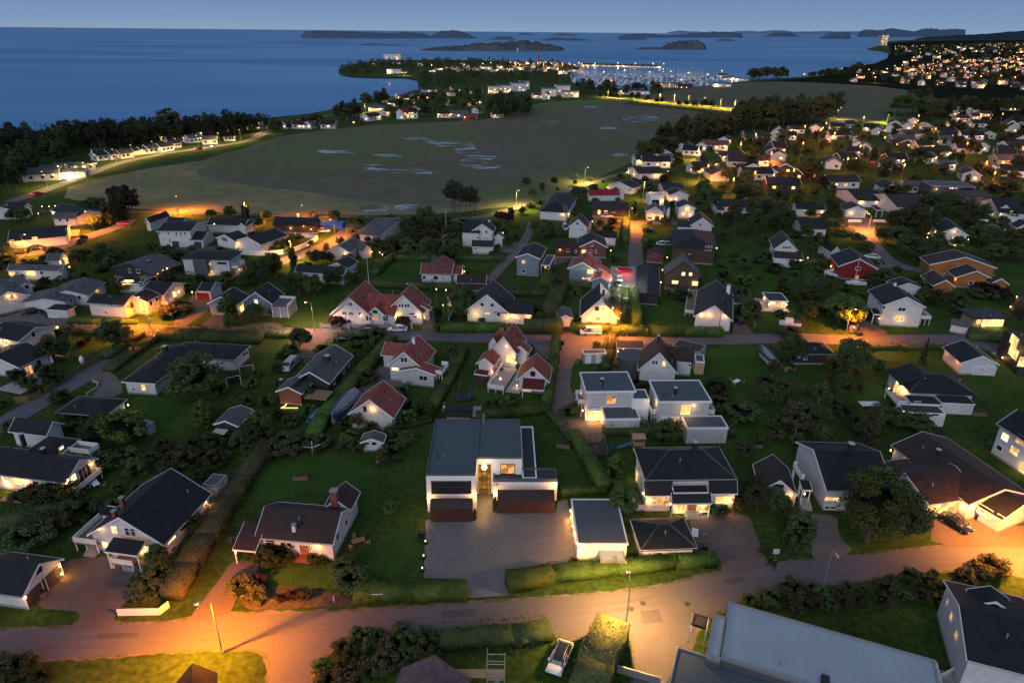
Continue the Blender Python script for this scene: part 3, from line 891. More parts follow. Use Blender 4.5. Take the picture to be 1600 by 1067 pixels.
def car(p,ang,color='white',label='',kind='car',glassroof=False,tail=False,head=False,group=None):
 """ang: heading in degrees, world (0 = +x). built nose at +x"""
 b=U(p);o=empty('van'if kind=='van'else 'parked_car',b,math.radians(ang));M=RW[o.name]
 pm=surf('car_paint_'+color,PAINT[color],PAINT[color],rough=.22,spec=.6)
 if kind=='van':
  L,W,H,belt=5.1,1.92,1.95,1.15
  low=[(-L/2,.45,1.0),(-L/2+.08,.3,1.13),(-1.2,.28,1.15),(1.2,.28,1.15),(1.95,.3,1.05),(2.4,.35,.88),(L/2,.5,.66)]
  top=[(-L/2+.03,1.1,.90),(-L/2+.12,1.88,.84),(-1.8,1.94,.83),(.75,1.93,.83),(1.15,1.86,.80),(2.0,1.03,.80)]
 else:
  L,W,H=4.6,1.84,1.48
  low=[(-L/2,.5,.72),(-L/2+.12,.32,.90),(-1.6,.27,.96),(0,.24,.93),(1.3,.27,.88),(1.95,.32,.80),(2.2,.38,.70),(L/2,.45,.58)]
  top=[(-2.0,.93,.72),(-1.35,1.32,.68),(-.5,1.46,.66),(.3,1.44,.66),(1.35,.89,.74)]
 def ring(x,z0,z1,w,tumble=.0,n=5):
  r_=[]
  for(a,c)in((-1,0),(-1,.55),(-.93,.9),(-.75,1),(.75,1),(.93,.9),(1,.55),(1,0)):
   r_.append(Vector((x,a*(w/2)*(1-tumble*c),z0+(z1-z0)*c)))
  return r_
 secs=[]
 for i,(x,z0,z1)in enumerate(low):
  k=1.0 if 0<i<len(low)-1 else .86
  secs.append(ring(x,z0,z1,W*k))
 loft(secs,pm,'body',o,M)
 zb=.95 if kind!='van'else 1.1
 secs=[]
 for(x,z1,wf)in top:
  secs.append([Vector((x,-W*.485,zb-.12)),Vector((x,-W*.47,zb)),Vector((x,-W*wf/2,max(z1-.05,zb+.01))),Vector((x,-W*wf/2*.85,z1)),Vector((x,W*wf/2*.85,z1)),Vector((x,W*wf/2,max(z1-.05,zb+.01))),Vector((x,W*.47,zb)),Vector((x,W*.485,zb-.12))])
 loft(secs,GLASSD,'window',o,M)
 rp=MB()
 ts=top[1:-1]
 for i in range(len(ts)-1):
  (xa,za,wa),(xb,zb_,wb)=ts[i],ts[i+1]
  wa_,wb_=W*wa/2*.9,W*wb/2*.9
  rp.face((xa,-wa_,za+.012),(xb,-wb_,zb_+.012),(xb,wb_,zb_+.012),(xa,wa_,za+.012))
  rp.face((xa,-wa_,za-.02),(xa,wa_,za-.02),(xb,wb_,zb_-.02),(xb,-wb_,zb_-.02))
 rp.obj('roof',GLASSD if glassroof else pm,o,M)
 pl=MB()
 for sy in(-1,1):
  for(xa,xb,zt)in((top[-1][0],top[-2][0],top[-2][1]),(top[0][0],top[1][0],top[1][1]),(0,0,top[len(top)//2][1])):
   pl.bar((xa,sy*W*.47,zb),(xb,sy*W*.40,zt-.03),.035,.03,5)
  if kind=='van':
   pl.box(-L/2+.12,-.3,sy*W*.455-.02,sy*W*.455+.02,zb,1.8)
  for i in range(1,len(top)-1):
   (xa,za,wa),(xb,zb_,wb)=top[i],top[i+1]
   pl.bar((xa,sy*W*wa/2*.95,za-.01),(xb,sy*W*wb/2*.95,zb_-.01),.03,.03,4)
 pl.obj('pillar',pm,o,M)
 for sx in(-1.38,1.4):
  for sy in(-1,1):
   t=MB();t.bar((sx,sy*(W/2-.22),.33),(sx,sy*(W/2+.005),.33),.33,.33,14);w_=t.obj('wheel',surf('tyre',(.012,.012,.012),rough=.9),o,M)
   r_=MB();r_.bar((sx,sy*(W/2),.33),(sx,sy*(W/2+.02),.33),.2,.18,10);r_.obj('rim',METAL,w_,M)
 for sy in(-1,1):
  hd=MB();hd.box(L/2-.3,L/2-.02,sy*.62-.17,sy*.62+.17,.60,.70);hd.obj('headlight',BULBW if head else surf('headlight_glass',(.6,.6,.6),rough=.1),o,M)
  tl=MB();tl.box(-L/2-.01,-L/2+.1,sy*.7-.13,sy*.7+.13,.75,.9);tl.obj('taillight',glow('tail_lamp',(1,.04,.02),12)if tail else surf('taillight_glass',(.2,.01,.01),rough=.2),o,M)
  mr=MB();mr.box(.95,1.12,sy*(W/2+.02)-.1,sy*(W/2+.02)+.1,.95,1.08);mr.obj('wing_mirror',pm,o,M)
 tagit(o,label,'van'if kind=='van'else 'car',group)
 return o
Z1=(0,640,2.5);Z2=(300,640,2.5);Z3=(620,620,3.335);Z4=(960,640,3.5575);Z5=(1240,640,3.5556)
Z6=(960,840,2.5);Z7=(400,880,2.667);Z8=(0,460,4.0);Z9=(380,420,3.81);Z10=(660,420,4.103)
Z11=(860,460,4.21);Z12=(1220,440,4.103);Z13=(0,300,5.333);Z14=(260,300,5.333);Z15=(520,320,4.706)
Z16=(780,260,4.706);Z17=(1060,280,4.85);Z18=(1320,280,4.85);Z19=(0,140,3.636);Z20=(400,30,3.2)
Z21=(800,30,3.636);Z22=(1200,30,4.0);Z23=(960,160,4.706);Z24=(1260,160,4.706);ZM=(640,640,5.927)
ZR=(1440,400,4.85)
zone(*Z1)
H=House('white_house','white gabled house with black roof and small lit front porch beside the two-door garage','the white porch house')
H.gable((462,420),(668,228),(640,528),2.9,6.6)
H.gable((380,372),(530,345),(535,420),2.8,4.2,trim=False)
H.shed((407,553),(547,557),(562,498),3.0,3.7,post=True)
H.deck((435,600),(525,605),(532,570),.9,.9,sides='lf')
H.steps((500,632),1.5,5)
H.deck((288,518),(372,535),(430,400),1.5,.9,sides='lfb')
H.steps((345,575),1.6,5)
H.win((447,468,.8,1.2,'l'),(500,476,.7,1.1),(517,478,.7,1.1),(412,527,.8,1.0,'l'),(668,503,1.7,.9,'l'),(713,457,1.2,.9),(678,548,.9,.5),(575,545,.9,1.2,'l'))
H.door((503,575,1.0,2.1,'litg'))
H.lamp((548,550,70),(455,545,40),(395,460,30),(800,360,30))
H.chim((482,378,1.4),(450,418,.9),kind='brick')
H.flat((790,292),(845,298),(852,250),2.6,wall='white',roof='grey',rim='metal',open_=False)
H.deck((785,385),(845,375),(840,330),.8,.9,sides='rf')
H=House('double_garage','white two-door garage with black gabled roof, lamps glowing at both front corners','the two-door garage','garage')
H.gable((152,602),(-60,574),(92,732),2.5,4.6)
H.door((140,712,3.0,2.1,'dark'),(203,655,3.0,2.1,'dark'));H.win((150,628,1.0,.7))
H.lamp((103,728,90),(228,610,90),(236,640,60))
H=House('black_roofed_house','sprawling white house with several black roof wings and two railed terraces at the left edge','the terraced house at the left edge')
H.gable((310,196),(-60,150),(245,286),3.0,4.9)
H.gable((206,46),(40,40),(100,93),3.0,4.6,snap=True)
H.hip((95,165),(240,168),(300,100),3.4,4.6,ridge=False)
H.deck((300,325),(432,250),(385,215),1.0,.9,mat=REDWOOD,sides='flr')
H.deck((270,165),(400,140),(370,108),2.6,.9,sides='frb')
H.win((330,245,2.2,1.9),(285,265,1,1,'l'),(240,155,.8,1,'l'),(70,275,1.2,1.2,'b'),(20,270,1,1.2,'l'),(140,285,1,.6))
H.lamp((355,212,40),(268,272,60),(100,280,90),(30,290,120))
H.chim((90,122,1.2),(172,172,.9))
H.deck((0,352),(105,345),(95,310),.4,.0,sides='',mat=NEWWOOD)
zone(*Z2)
H=House('brown_roofed_house','white house with brown tiled roof, brick steps and open carport on its left','the brown-tiled carport house',roof='brown')
H.gable((283,376),(583,400),(549,525),3.1,5.3)
H.gable((600,280),(578,352),(660,316),3.3,5.0,trim=True)
H.shed((158,545),(250,548),(262,437),2.5,3.9,roof='brown')
H.win((307,520,1.2,1.2),(358,524,.7,.6),(378,526,.7,.6),(601,440,.9,1.0),(568,495,.9,1.1),(463,536,.5,1.6,'m'))
H.door((443,548,1.5,2.1,'wood'),(608,512,1.3,2.1,'dark'))
H.steps((430,598),2.2,5,mat=wallm('brick'))
H.lamp((490,533,70),(172,552,40))
H.chim((558,352,1.5),kind='brick',w=.9);H.chim((400,470,.8),kind='white',w=.45)
H=House('garden_shed','tiny white garden shed with grey gabled roof on the lawn below the red garage','the tiny white shed','shed',roof='grey')
H.gable((700,113),(712,80),(656,126),1.9,2.7);H.win((683,131,.7,.5),(711,132,.7,.6))
zone(*ZM)
H=House('modern_house','modern white flat-roofed house with two dark awnings facing the big paved forecourt','the modern white house',wall='render')
H.flat((150,597),(612,597),(620,92),6.6,rim='slate',roof='slate',par=.12)
H.flat((622,440),(1040,438),(1010,88),6.62,rim='slate',roof='slate',par=.10)
c=H.tops[0]
H.flat((1043,640),(1180,640),(1150,160),3.6,rim='render',roof='darkfelt',par=.15)
H.flat((772,655),(1368,645),(1350,540),3.62,rim='slate',roof='darkfelt',par=.25)
H.win((386,716,5.6,1.9,'dD'),(907,548,2.0,1.5,'mD'))
fm=[H.walls[0]]
H.door((696,740,1.9,5.4,'hall'))
H.shed((188,925),(585,918),(575,812),2.2,3.3,roof='brown',rim=False,post=False)
H.shed((812,850),(1342,832),(1330,722),2.2,3.2,roof='brown',rim=False,post=False)
for(a,b,cc,hh)in(((188,932),(583,925),(583,905),2.05),((815,855),(1340,842),(1340,825),2.05)):
 H.boxp('screen',a,b,cc,hh,.05,REDWOOD)
H.chim((687,130,1.5),kind='pipe')
H.lamp((178,815,120),(600,790,120),(795,770,100),(1345,690,140))
zone(*ZM)
H=House('flat_roofed_garage','white flat-roofed garage with slate roof and warm downlights along the paved forecourt','the downlit flat garage','garage',wall='render',roof='slate')
zone(*Z3)
H.flat((940,765),(1208,765),(1125,530),2.9,rim='white',roof='slate',ov=.15)
H.flat((1062,856),(1196,856),(1182,788),1.7,rim='metal',roof='paleslate',open_=True)
for k in range(6):
 a,b=Vector((905,588,0)),Vector((948,800,0));q=a.lerp(b,k/5)
 H.lamp((q.x,q.y,150),color=(1,.38,.05))
zone(*Z4)
H=House('hipped_house','white house with black hipped roof, brightly lit ground floor and centre porch','the lit hipped-roof house')
H.hip((172,392),(682,386),(588,206),5.0,7.4)
H.shed((168,480),(330,480),(325,396),2.9,4.6,open_=False)
H.shed((525,468),(684,464),(672,388),2.9,4.6,open_=False)
H.shed((332,460),(522,458),(520,420),4.0,4.3,open_=False,roof='black')
H.shed((322,522),(542,520),(530,458),2.7,3.9)
H.win((378,432,.6,.6,'l'),(396,432,.6,.6,'l'),(420,433,.6,.6,'l'),(437,433,.6,.6,'l'),(458,434,.6,.6,'l'),(475,434,.6,.6,'l'))
H.win((250,505,2.3,1.2,'m'),(600,500,2.0,1.2,'l'),(125,382,.8,1.6,'b'),(370,545,1.7,1.5,'b'),(490,545,1.7,1.3,'b'))
H.door((425,555,1.5,2.1,'wood'))
H.steps((438,612),2.0,4)
H.lamp((198,505,110),(640,500,130),(158,460,90),(345,545,60),(310,520,60))
H.deck((118,560),(170,560),(165,500),.6,.9,sides='lf')
H.chim((443,232,1.6),w=.6)
H=House('hipped_garage','white garage with black hipped roof beside the brown forecourt','the hipped garage','garage')
H.hip((146,780),(463,768),(402,598),2.4,4.0)
H.lamp((437,795,50))
H.win((250,800,.9,.4))
H=House('small_cottage','small white garage cottage with steep dark brown roof behind dark shrubs','the small dark-roofed cottage','garage',roof='brown')
H.gable((925,392),(882,248),(1015,470),2.4,4.6)
H.win((918,426,1.2,.7,'d'));H.door((955,500,2.3,2.0,'garage'));H.lamp((980,470,25),(857,462,25))
zone(*Z5)
H=House('balcony_house','white house with black roof, side balcony and lit stairs partly behind the big tree','the balcony house behind the tree')
H.gable((112,222),(480,232),(116,446),3.9,6.6)
H.win((190,493,.9,.6,'l'),(212,494,.9,.6,'m'),(233,496,.9,.6,'l'),(185,558,.8,.4),(213,562,.8,.4))
H.deck((38,388),(60,398),(108,330),3.2,1.0,sides='lfb')
H.steps((75,562),1.6,6);H.lamp((98,458,30),(60,462,25,3))
H.shed((50,445),(105,448),(108,395),3.0,3.6)
H.chim((310,240,1.6),w=.7)
H=House('long_brown_house','long white house with dark brown roof and brightly lit garage behind the parked black car','the long brown-roofed house',roof='brown')
H.gable((716,122),(1175,440),(540,196),3.0,4.9)
H.gable((618,350),(962,354),(806,520),2.8,4.6)
H.gable((1300,515),(1160,438),(1115,586),2.7,4.2,roof='black',snap=False)
H.shed((742,520),(790,500),(640,362),2.6,3.2,roof='black',snap=True)
H.door((868,560,4.6,2.2,'lit'))
H.win((630,295,1.6,1.1,'l'),(1152,598,.8,.6),(1190,593,.8,.6),(660,325,.9,1.4,'b'),(1065,565,1.8,1.4,'b'),(1040,545,1.4,1.3,'b'))
H.lamp((655,322,60),(945,535,240),(808,530,150),(545,225,25),(1108,590,60))
H.chim((800,245,.7))
H=House('two_storey_white_house','tall white two-storey house with black roof and balcony at the right edge above the long house','the tall white house at the right edge')
H.gable((1245,-2),(1470,130),(1118,70),5.6,8.0)
H.win((1177,152,1.2,1.2,'l'),(1228,228,1.4,1.3,'l'),(1145,212,1,.8),(1278,320,1.2,1.6,'b'),(1265,170,1.6,1.4,'m'))
H.deck((1222,175),(1285,215),(1310,160),3.0,1.0,sides='flr')
zone(*Z6)
H=House('grey_flat_roof_house','large house with pale grey flat roof in the lower right corner','the pale flat-roofed house',wall='slate',roof='paleslate')
H.flat((446,250),(1255,480),(1215,720),4.4,rim='metal',roof='paleslate',par=.12)
H.flat((388,297),(440,312),(400,480),4.42,rim='metal',roof='paleslate',par=.1)
H.flat((244,424),(760,600),(700,760),3.4,rim='metal',roof='slate',par=.12)
H.flat((310,292),(372,288),(378,335),3.0,rim='dark',roof='darkfelt',wall='brown',open_=True)
H.boxp('roof_hatch',(810,562),(842,562),(842,530),4.9,4.3,DTRIM)
H.win((335,350,.8,1.0,'l'))
q=U((350,345),2.2);point(q,60,(1,.5,.2),.1,H.root)
H=House('corner_house','white gabled house with black tiled roof and stone terrace cut by the lower right corner','the corner house')
H.gable((1347,262),(1680,340),(1362,472),5.0,6.8)
H.gable((1470,188),(1455,240),(1540,235),5.6,6.8,trim=True)
H.win((1318,308,.7,.9,'m'),(1338,380,.7,.9,'m'),(1303,250,.5,.6,'m'))
H.deck((1270,590),(1620,620),(1600,540),.5,.9,sides='lf',mat=STONE)
zone(*Z7)
H=House('pinkish_roofed_house','house with pinkish brown hipped roof and scaffolding at the bottom edge','the scaffolded house',roof='pinkbrown')
H.gable((745,380),(680,560),(890,500),4.5,7.2,trim=False)
zone(*Z1)
H=House('dark_hipped_house','small building with black pyramid roof at the bottom edge under the orange lamp','the black pyramid roof','outbuilding')
H.gable((752,988),(742,1100),(848,1062),3.0,5.2,trim=False)
zone(*Z8)
H=House('angled_house','long white L-shaped house with black roof behind the large round dark tree','the black L-shaped house')
H.hip((968,558),(757,545),(1040,310),2.8,4.1,ridge=False)
H.hip((1465,410),(1575,318),(1180,284),2.8,4.2,ridge=False)
H.win((897,580,.8,1.1,'l'),(833,590,.5,.5),(1522,372,1.0,.7),(1540,366,.9,.7),(1045,520,.6,.8))
H.chim((1033,352,1.0),kind='dark',w=.9)
H=House('low_outbuilding','low white building with black hipped roof and a yellow lamp at its right end','the low lamp-lit building','outbuilding')
H.hip((345,738),(655,762),(803,656),2.6,3.9,ridge=False)
H.win((418,748,.8,.5),(600,766,.8,.5));H.lamp((795,690,30),color=(1,.8,.15))
H=House('flat_shed','small grey flat-topped shed beside the low lamp-lit building','the small flat shed','shed',wall='grey',roof='paleslate')
H.flat((862,805),(918,822),(942,790),1.9,rim='metal')
H=House('dark_shed','small dark shed joined to the shrubs behind the low lamp-lit building','the dark shed','shed',wall='dark',roof='darkfelt')
H.gable((775,735),(745,765),(850,765),1.9,2.6,trim=False)
H=House('patio_house','white house with black gabled roof and long paved patio at the left edge','the patio house')
H.gable((164,297),(-40,385),(298,374),2.9,4.6)
H.win((168,478,.8,1.8,'m'),(188,470,.8,1.8,'m'),(115,505,.8,1.1,'b'),(240,425,1,1.0))
H.deck((130,620),(375,500),(300,440),.2,0,mat=STONE,sides='')
H=House('eaves_lit_house','white house with black roof and lit windows at the far left edge behind the garden','the far left lit house')
H.gable((20,168),(222,206),(55,282),2.9,4.4)
H.win((205,245,.8,1.4),(30,300,1.6,1.0,'b'),(8,250,.6,1.4,'m'));H.lamp((40,285,90),(10,290,80))
H=House('open_shelter','dark open garden shelter with grey gabled roof near the round clipped trees','the dark garden shelter','shelter',wall='dark',roof='grey')
H.gable((1404,789),(1505,690),(1490,822),2.1,3.0)
H.boxp('porch_roof',(1318,868),(1388,885),(1392,850),1.5,1.42,surf('pale_sheet',(.5,.52,.55)))
zone(*Z13)
H=House('white_garage_block','small white double garage with black hipped roof beside a covered car','the small white double garage','garage')
H.hip((378,978),(557,988),(632,948),2.4,3.3,ridge=False)
H.door((430,1000,2.2,1.9,'garage'))
zone(*Z13)
H=House('bungalow','long white house with black roof wings above the orange street corner','the white bungalow on the lamp corner')
H.gable((775,845),(1092,868),(755,925),3.6,4.9)
H.gable((1108,864),(1190,800),(1226,915),3.6,5.0)
H.gable((1245,740),(1480,735),(1385,862),3.2,5.0,snap=True)
H.win((927,942,.9,.4),(1102,937,1.1,1.0,'D'),(1118,990,.8,.4),(1200,995,.8,.4),(885,1003,.8,.4),(1255,925,1.0,1.2),(1305,895,1.0,1.0),(1450,850,1.4,1.4,'l'))
H.lamp((1485,830,60))
H.deck((1400,940),(1530,915),(1545,830),.8,.8,mat=surf('pink_deck',(.4,.3,.28)))
H=House('grey_low_house','low house with dark grey roof behind the small white double garage','the low grey-roofed house',roof='grey')
H.gable((540,810),(700,705),(850,775),3.0,4.6,trim=False)
H.gable((350,880),(480,790),(540,912),2.9,3.9,trim=False)
H.win((660,880,.8,1.0),(590,905,.7,.9));H.lamp((800,805,60))
H=House('side_gable_house','white house with grey-black roof and lit wall at the left edge','the lit house at the left edge',roof='grey')
H.gable((65,830),(-40,720),(190,800),3.4,5.4)
H.gable((205,760),(100,690),(258,762),3.2,4.4)
H.win((225,790,.9,1.0),(95,875,1.0,1.2,'m'));H.lamp((75,865,90),(118,865,40))
H=House('low_white_house','long low white house with dark roof and one lit terrace window','the long low white house',roof='grey')
H.gable((75,600),(530,608),(62,652),2.9,4.2)
H.win((100,680,1.6,1.0,'l'),(255,672,2.6,1.4,'b'),(505,655,1.2,.8),(345,672,.7,1.0));H.lamp((275,660,60),(580,622,30))
H=House('green_roofed_house','house with dull olive roof and glowing porch lamp among shrubs','the olive-roofed house',roof='grey')
H.gable((405,510),(520,505),(370,580),3.0,4.4);H.lamp((550,560,160,2.5));H.win((500,588,1,1,'l'))
H=House('bright_front_house','low white house with black roof whose whole front is lit by a row of lamps','the row-of-lamps house')
H.gable((75,320),(560,275),(215,402),3.0,4.9)
H.win((100,420,1.2,1.4,'b'),(170,430,1.2,1.2,'b'),(235,425,1,1.6,'l'),(290,390,1.2,1,'b'),(378,370,1.4,1.8,'l'),(548,318,1,.8))
H.lamp((130,410,90),(200,420,90),(300,385,90),(355,362,90),(425,345,90))
H.deck((420,385),(655,350),(600,305),.3,.0,mat=surf('pink_deck',(.4,.3,.28)),sides='')
H=House('zinc_roofed_house','house with pale grey standing-seam roof and long white wall','the pale zinc-roofed house',roof='grey')
H.gable((455,168),(650,170),(400,218),2.9,4.4,trim=False);H.win((560,235,.8,1),(500,232,.8,1))
H=House('dark_twin_house','black-roofed house with white gable and three dark windows near the coast road','the black house near the coast road')
H.gable((228,90),(60,95),(185,150),3.2,5.2);H.gable((40,110),(-60,130),(90,190),3,4.6)
H.win((212,130,.6,1.4),(232,128,.6,1.4),(252,126,.6,1.4),(75,238,1,1,'b'),(330,165,2,1,'b'));H.lamp((75,235,60),(320,180,90),(350,120,60,3))
H=House('black_wing_house','black-roofed house with amber windows behind the zinc-roofed house','the amber-windowed black house')
H.gable((515,95),(740,155),(410,150),3.0,4.6);H.win((440,172,1.6,.9,'b'));H.lamp((410,120,60,3),(460,115,60,3),(450,172,60,2))
zone(*Z14)
H=House('two_storey_block','white two-storey house with shallow black roof and white garage wing','the white two-storey house with garage wing')
H.gable((-20,250),(262,252),(196,328),5.6,6.9)
H.gable((345,328),(235,325),(292,402),2.8,4.4,snap=True)
H.win((15,340,.5,1.1),(82,347,.5,1.1),(120,352,.4,1.1),(153,348,.4,.8),(28,405,.5,1.2),(-60,340,.5,1.1));H.door((75,420,2.2,2.2,'dark'),(262,438,2.4,2.1,'dark'))
H=House('solar_roof_house','low black-roofed house with two roof windows behind the white two-storey house','the roof-window house')
H.gable((0,160),(-170,215),(70,190),3.0,4.8);H.gable((20,205),(180,210),(-60,240),3.0,4.2)
H=House('modern_grey_house','two-tone grey cube-like house with black shed roof and yellow stair window','the grey house with the yellow window',wall='slate')
H.hip((112,552),(522,565),(610,490),6.0,6.9,ridge=False,wall='lightgrey',trim=False)
H.win((263,600,2.2,.6,'l'),(376,682,1.3,1.9,'b'),(462,593,2.4,.4,'D'),(360,600,.8,.8,'m'),(268,640,2.6,.4))
H.deck((600,640),(660,600),(630,560),3.0,1.4,sides='frl');H.lamp((600,640,60))
H.boxp('stairwell_tower',(215,570),(325,574),(330,560),5.9,0,wallm('slate'))
H=House('blue_grey_house','blue-grey gabled house with white trim and a railed flat terrace on its right','the blue-grey gabled house',wall='bluegrey')
H.gable((738,834),(845,750),(872,945),3.2,6.2)
H.gable((560,792),(470,872),(680,868),3.0,5.0,snap=True)
H.flat((872,950),(1002,962),(1105,900),2.9,roof='grey',rim='white',wall='bluegrey')
H.deck((872,952),(1002,964),(1105,900),2.95,.7,sides='rb',mat=roofm('grey'))
H.win((747,912,.9,1.0,'l'),(632,985,1.6,1.4,'b'));H.lamp((615,970,50))
H=House('small_gabled_garage','narrow garage with white gable beside the blue-grey gabled house','the narrow garage','garage',wall='lightgrey')
H.gable((450,878),(530,800),(350,960),2.5,4.2);H.door((415,990,2.4,2.0,'garage'));H.win((452,915,.6,.7));H.lamp((380,970,40))
H=House('red_door_garage','white garage with dull roof and dark red doors at the end of a pink driveway','the red-door garage','garage')
H.gable((410,750),(300,745),(362,828),2.7,4.1,snap=True);H.door((300,848,3.6,2.0,'red'));H.lamp((215,832,70))
H=House('long_white_house','long white house with black roof and one maroon door behind the blue-grey house','the long white maroon-door house')
H.gable((1090,598),(1500,628),(1050,662),3.0,4.6);H.win((1245,693,1.4,1.0),(1330,700,1.4,1.0));H.door((1160,700,.9,2,'red'))
H=House('split_white_house','white house with dark roof at an angle beside the orange lane','the angled white house')
H.gable((1510,532),(1420,590),(1600,578),3.0,4.4,snap=True);H.win((1530,660,.5,1),(1575,645,2,1.2))
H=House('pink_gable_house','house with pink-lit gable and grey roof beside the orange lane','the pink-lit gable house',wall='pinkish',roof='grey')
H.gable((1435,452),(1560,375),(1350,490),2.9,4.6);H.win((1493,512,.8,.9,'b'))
H=House('double_gable_house','white house with two front gables, black roof and long white boundary wall','the double-gabled house')
H.gable((480,355),(600,318),(575,412),2.9,4.6);H.gable((672,375),(850,290),(580,402),3.0,4.8,snap=True)
H.win((485,395,2.2,1.2),(830,395,1.4,1.4),(880,365,1.2,1.4,'l'));H.lamp((600,430,50),(590,455,40),(930,330,40))
H.chim((710,335,.3),w=1.4)
H=House('barn_like_house','long dark-roofed house with orange lamps at the edge of the field','the field-edge dark house',wall='brown')
H.gable((905,205),(1265,215),(870,270),3.0,5.0,trim=False);H.lamp((1035,300,120,2.4),(1142,280,150,2.4),(1205,310,60,1.5));H.chim((1095,205,.8),kind='white')
H=House('white_gable_annex','black-roofed house with one white gable at the field edge','the one-gable field-edge house')
H.gable((360,215),(680,225),(400,275),2.9,4.6);H.gable((700,215),(640,260),(752,235),2.8,4.0,snap=True);H.lamp((400,265,40))
H=House('angled_roof_house','dark house with big sloping grey roof and pergola near two garden lamps','the sloping grey roof house',wall='dark',roof='grey')
zone(*Z13)
H.gable((1075,590),(1330,505),(1300,680),2.8,5.2,trim=False,snap=False);H.lamp((1345,560,60,2),(1310,680,50,1.6),(1352,655,50,1.6),(1388,635,50,1.6))
H.win((1080,655,.8,1),(1150,660,1.2,1));H.chim((1243,590,.6));H.deck((1140,710),(1270,715),(1290,680),2.2,0,sides='')
H=House('lit_summerhouse','low white house with a glowing row of lights under its eaves','the glowing-eaves house')
H.gable((985,715),(1180,712),(1000,765),2.7,3.8);H.gable((1170,725),(1210,722),(1130,770),2.6,3.4);H.win((1075,750,2.4,1.0,'b'),(1035,760,1.2,.8,'b'),(1175,770,.7,1.2));H.lamp((1060,745,80))
zone(*Z9)
H=House('red_roofed_villa','large white villa with three front gables under a red tiled roof','the three-gabled red-roofed villa',roof='red')
H.gable((630,173),(728,72),(543,245),3.0,7.4)
H.gable((950,157),(1003,88),(862,230),3.0,7.4)
H.gable((745,145),(940,150),(738,268),3.1,6.2,trim=False)
H.gable((785,228),(812,187),(735,272),3.2,5.2)
H.gable((1058,218),(1085,200),(1102,262),3.1,4.2)
H.win((631,210,.5,.9),(643,210,.5,.9),(595,265,.5,.9),(607,265,.5,.9),(635,266,.5,.9),(648,267,.5,.9),(694,269,.6,.8),(738,293,.6,1.1),(758,293,.6,1.1),(785,256,1.2,.7),(785,292,1.4,1.1,'m'),(840,296,.6,1.1),(852,296,.6,1.1))
H.win((933,218,.6,.9),(946,218,.6,.9),(968,219,.6,.9),(981,219,.6,.9),(922,276,1.9,1.6,'b'),(1003,268,1.1,.4),(1025,286,.7,.5),(1075,268,.8,1.2,'l'))
H.lamp((700,275,30),(1045,275,60),(1080,290,40));H.chim((980,112,.9));H.chim((890,150,.9),kind='pipe')
H=House('low_annex','small lit annex with purple-red roof beside the tall dark cypresses','the cypress annex','outbuilding',roof='dullred')
H.gable((1215,148),(1260,130),(1180,200),2.6,4.0,trim=False);H.lamp((1190,215,30),(1225,225,40),(1150,120,20,2.5),(1207,125,20,2.5))
H=House('dark_gabled_house','dark-walled house with grey roof, white trim and black lower roof','the dark-walled grey-roofed house',wall='dark',roof='grey')
H.gable((393,613),(544,450),(530,663),3.0,5.2)
H.shed((150,720),(330,628),(530,456),2.6,4.4,roof='black',snap=True,rim=False,post=False)
H.win((541,668,.9,1.1),(598,603,1.0,1.1),(627,567,.8,1.0));H.chim((503,545,1.0),w=.8)
H=House('red_brick_annex','low red brick building with grey roof in front of the dark-walled house','the red brick annex','outbuilding',wall='brick',roof='grey')
H.gable((265,703),(335,632),(355,738),2.7,3.9)
H.boxp('pergola',(362,768),(500,770),(520,715),2.4,2.3,NEWWOOD)
H.chim((228,675,.5))
H=House('red_roofed_house','light grey-white house with red roof, low front wing and balcony','the balconied red-roofed house',wall='lightgrey',roof='red')
H.gable((955,495),(1042,394),(1148,487),3.6,6.8)
H.gable((848,432),(985,434),(832,513),3.2,4.9,trim=True,snap=True)
H.gable((1030,590),(1072,548),(1142,633),3.0,4.1)
H.deck((1145,628),(1185,632),(1200,575),2.6,.9,sides='frb')
H.win((947,541,.6,1.0),(967,542,.6,1.0),(905,596,1.4,.6,'l'),(1072,650,1.7,1.0),(1125,530,.5,1.0));H.chim((1015,445,1.3),kind='white')
H=House('red_garage','garage with steep red roof, white trim and outside stairs next to a covered boat','the red-roofed garage with outside stairs','garage',wall='lightgrey',roof='red')
H.gable((750,778),(832,664),(893,892),2.9,6.2)
H.lamp((770,832,70));H.win((725,833,.5,.7,'D'));H.steps((840,945),1.0,6)
H=House('small_white_house','white single-storey house with red roof and dark low wing on the lawn','the small white red-roofed house',roof='dullred')
zone(*Z15)
H.gable((655,424),(889,432),(628,504),3.2,5.3);H.gable((815,366),(770,430),(900,410),3.6,5.4,trim=False);H.gable((885,442),(955,447),(872,508),2.9,4.4)
H.win((672,533,.8,.8),(756,537,1.1,1.0),(812,539,.5,.6));H.lamp((968,488,60))
H=House('dark_roofed_barn','low outbuilding with dark brown roof and white end gable','the dark low outbuilding','outbuilding',wall='brown',roof='brown')
H.gable((915,512),(1132,516),(905,575),2.4,3.8)
H=House('black_roofed_villa','white villa with steep black roof, dormer and lit garage wing','the black-roofed villa with garage wing')
H.gable((1133,660),(1182,550),(982,762),3.0,7.4)
H.gable((1200,690),(1475,722),(1310,797),2.9,5.2,trim=False)
H.win((1098,733,.9,.8),(1172,737,.9,.8),(1219,806,.9,.9),(1135,797,1.2,.4,'l'),(1050,806,1.2,1.2,'b'));H.door((1375,840,3.6,2.1,'garage'));H.lamp((1050,800,50),(1340,815,110),(1440,815,110),(1290,820,120))
H=House('hillside_white_house','white two-storey house with black cross-gabled roof at the field edge','the white house by the pines')
H.gable((965,116),(1100,120),(936,200),5.0,7.0,trim=False);H.gable((1098,142),(1172,104),(1010,206),5.1,7.6)
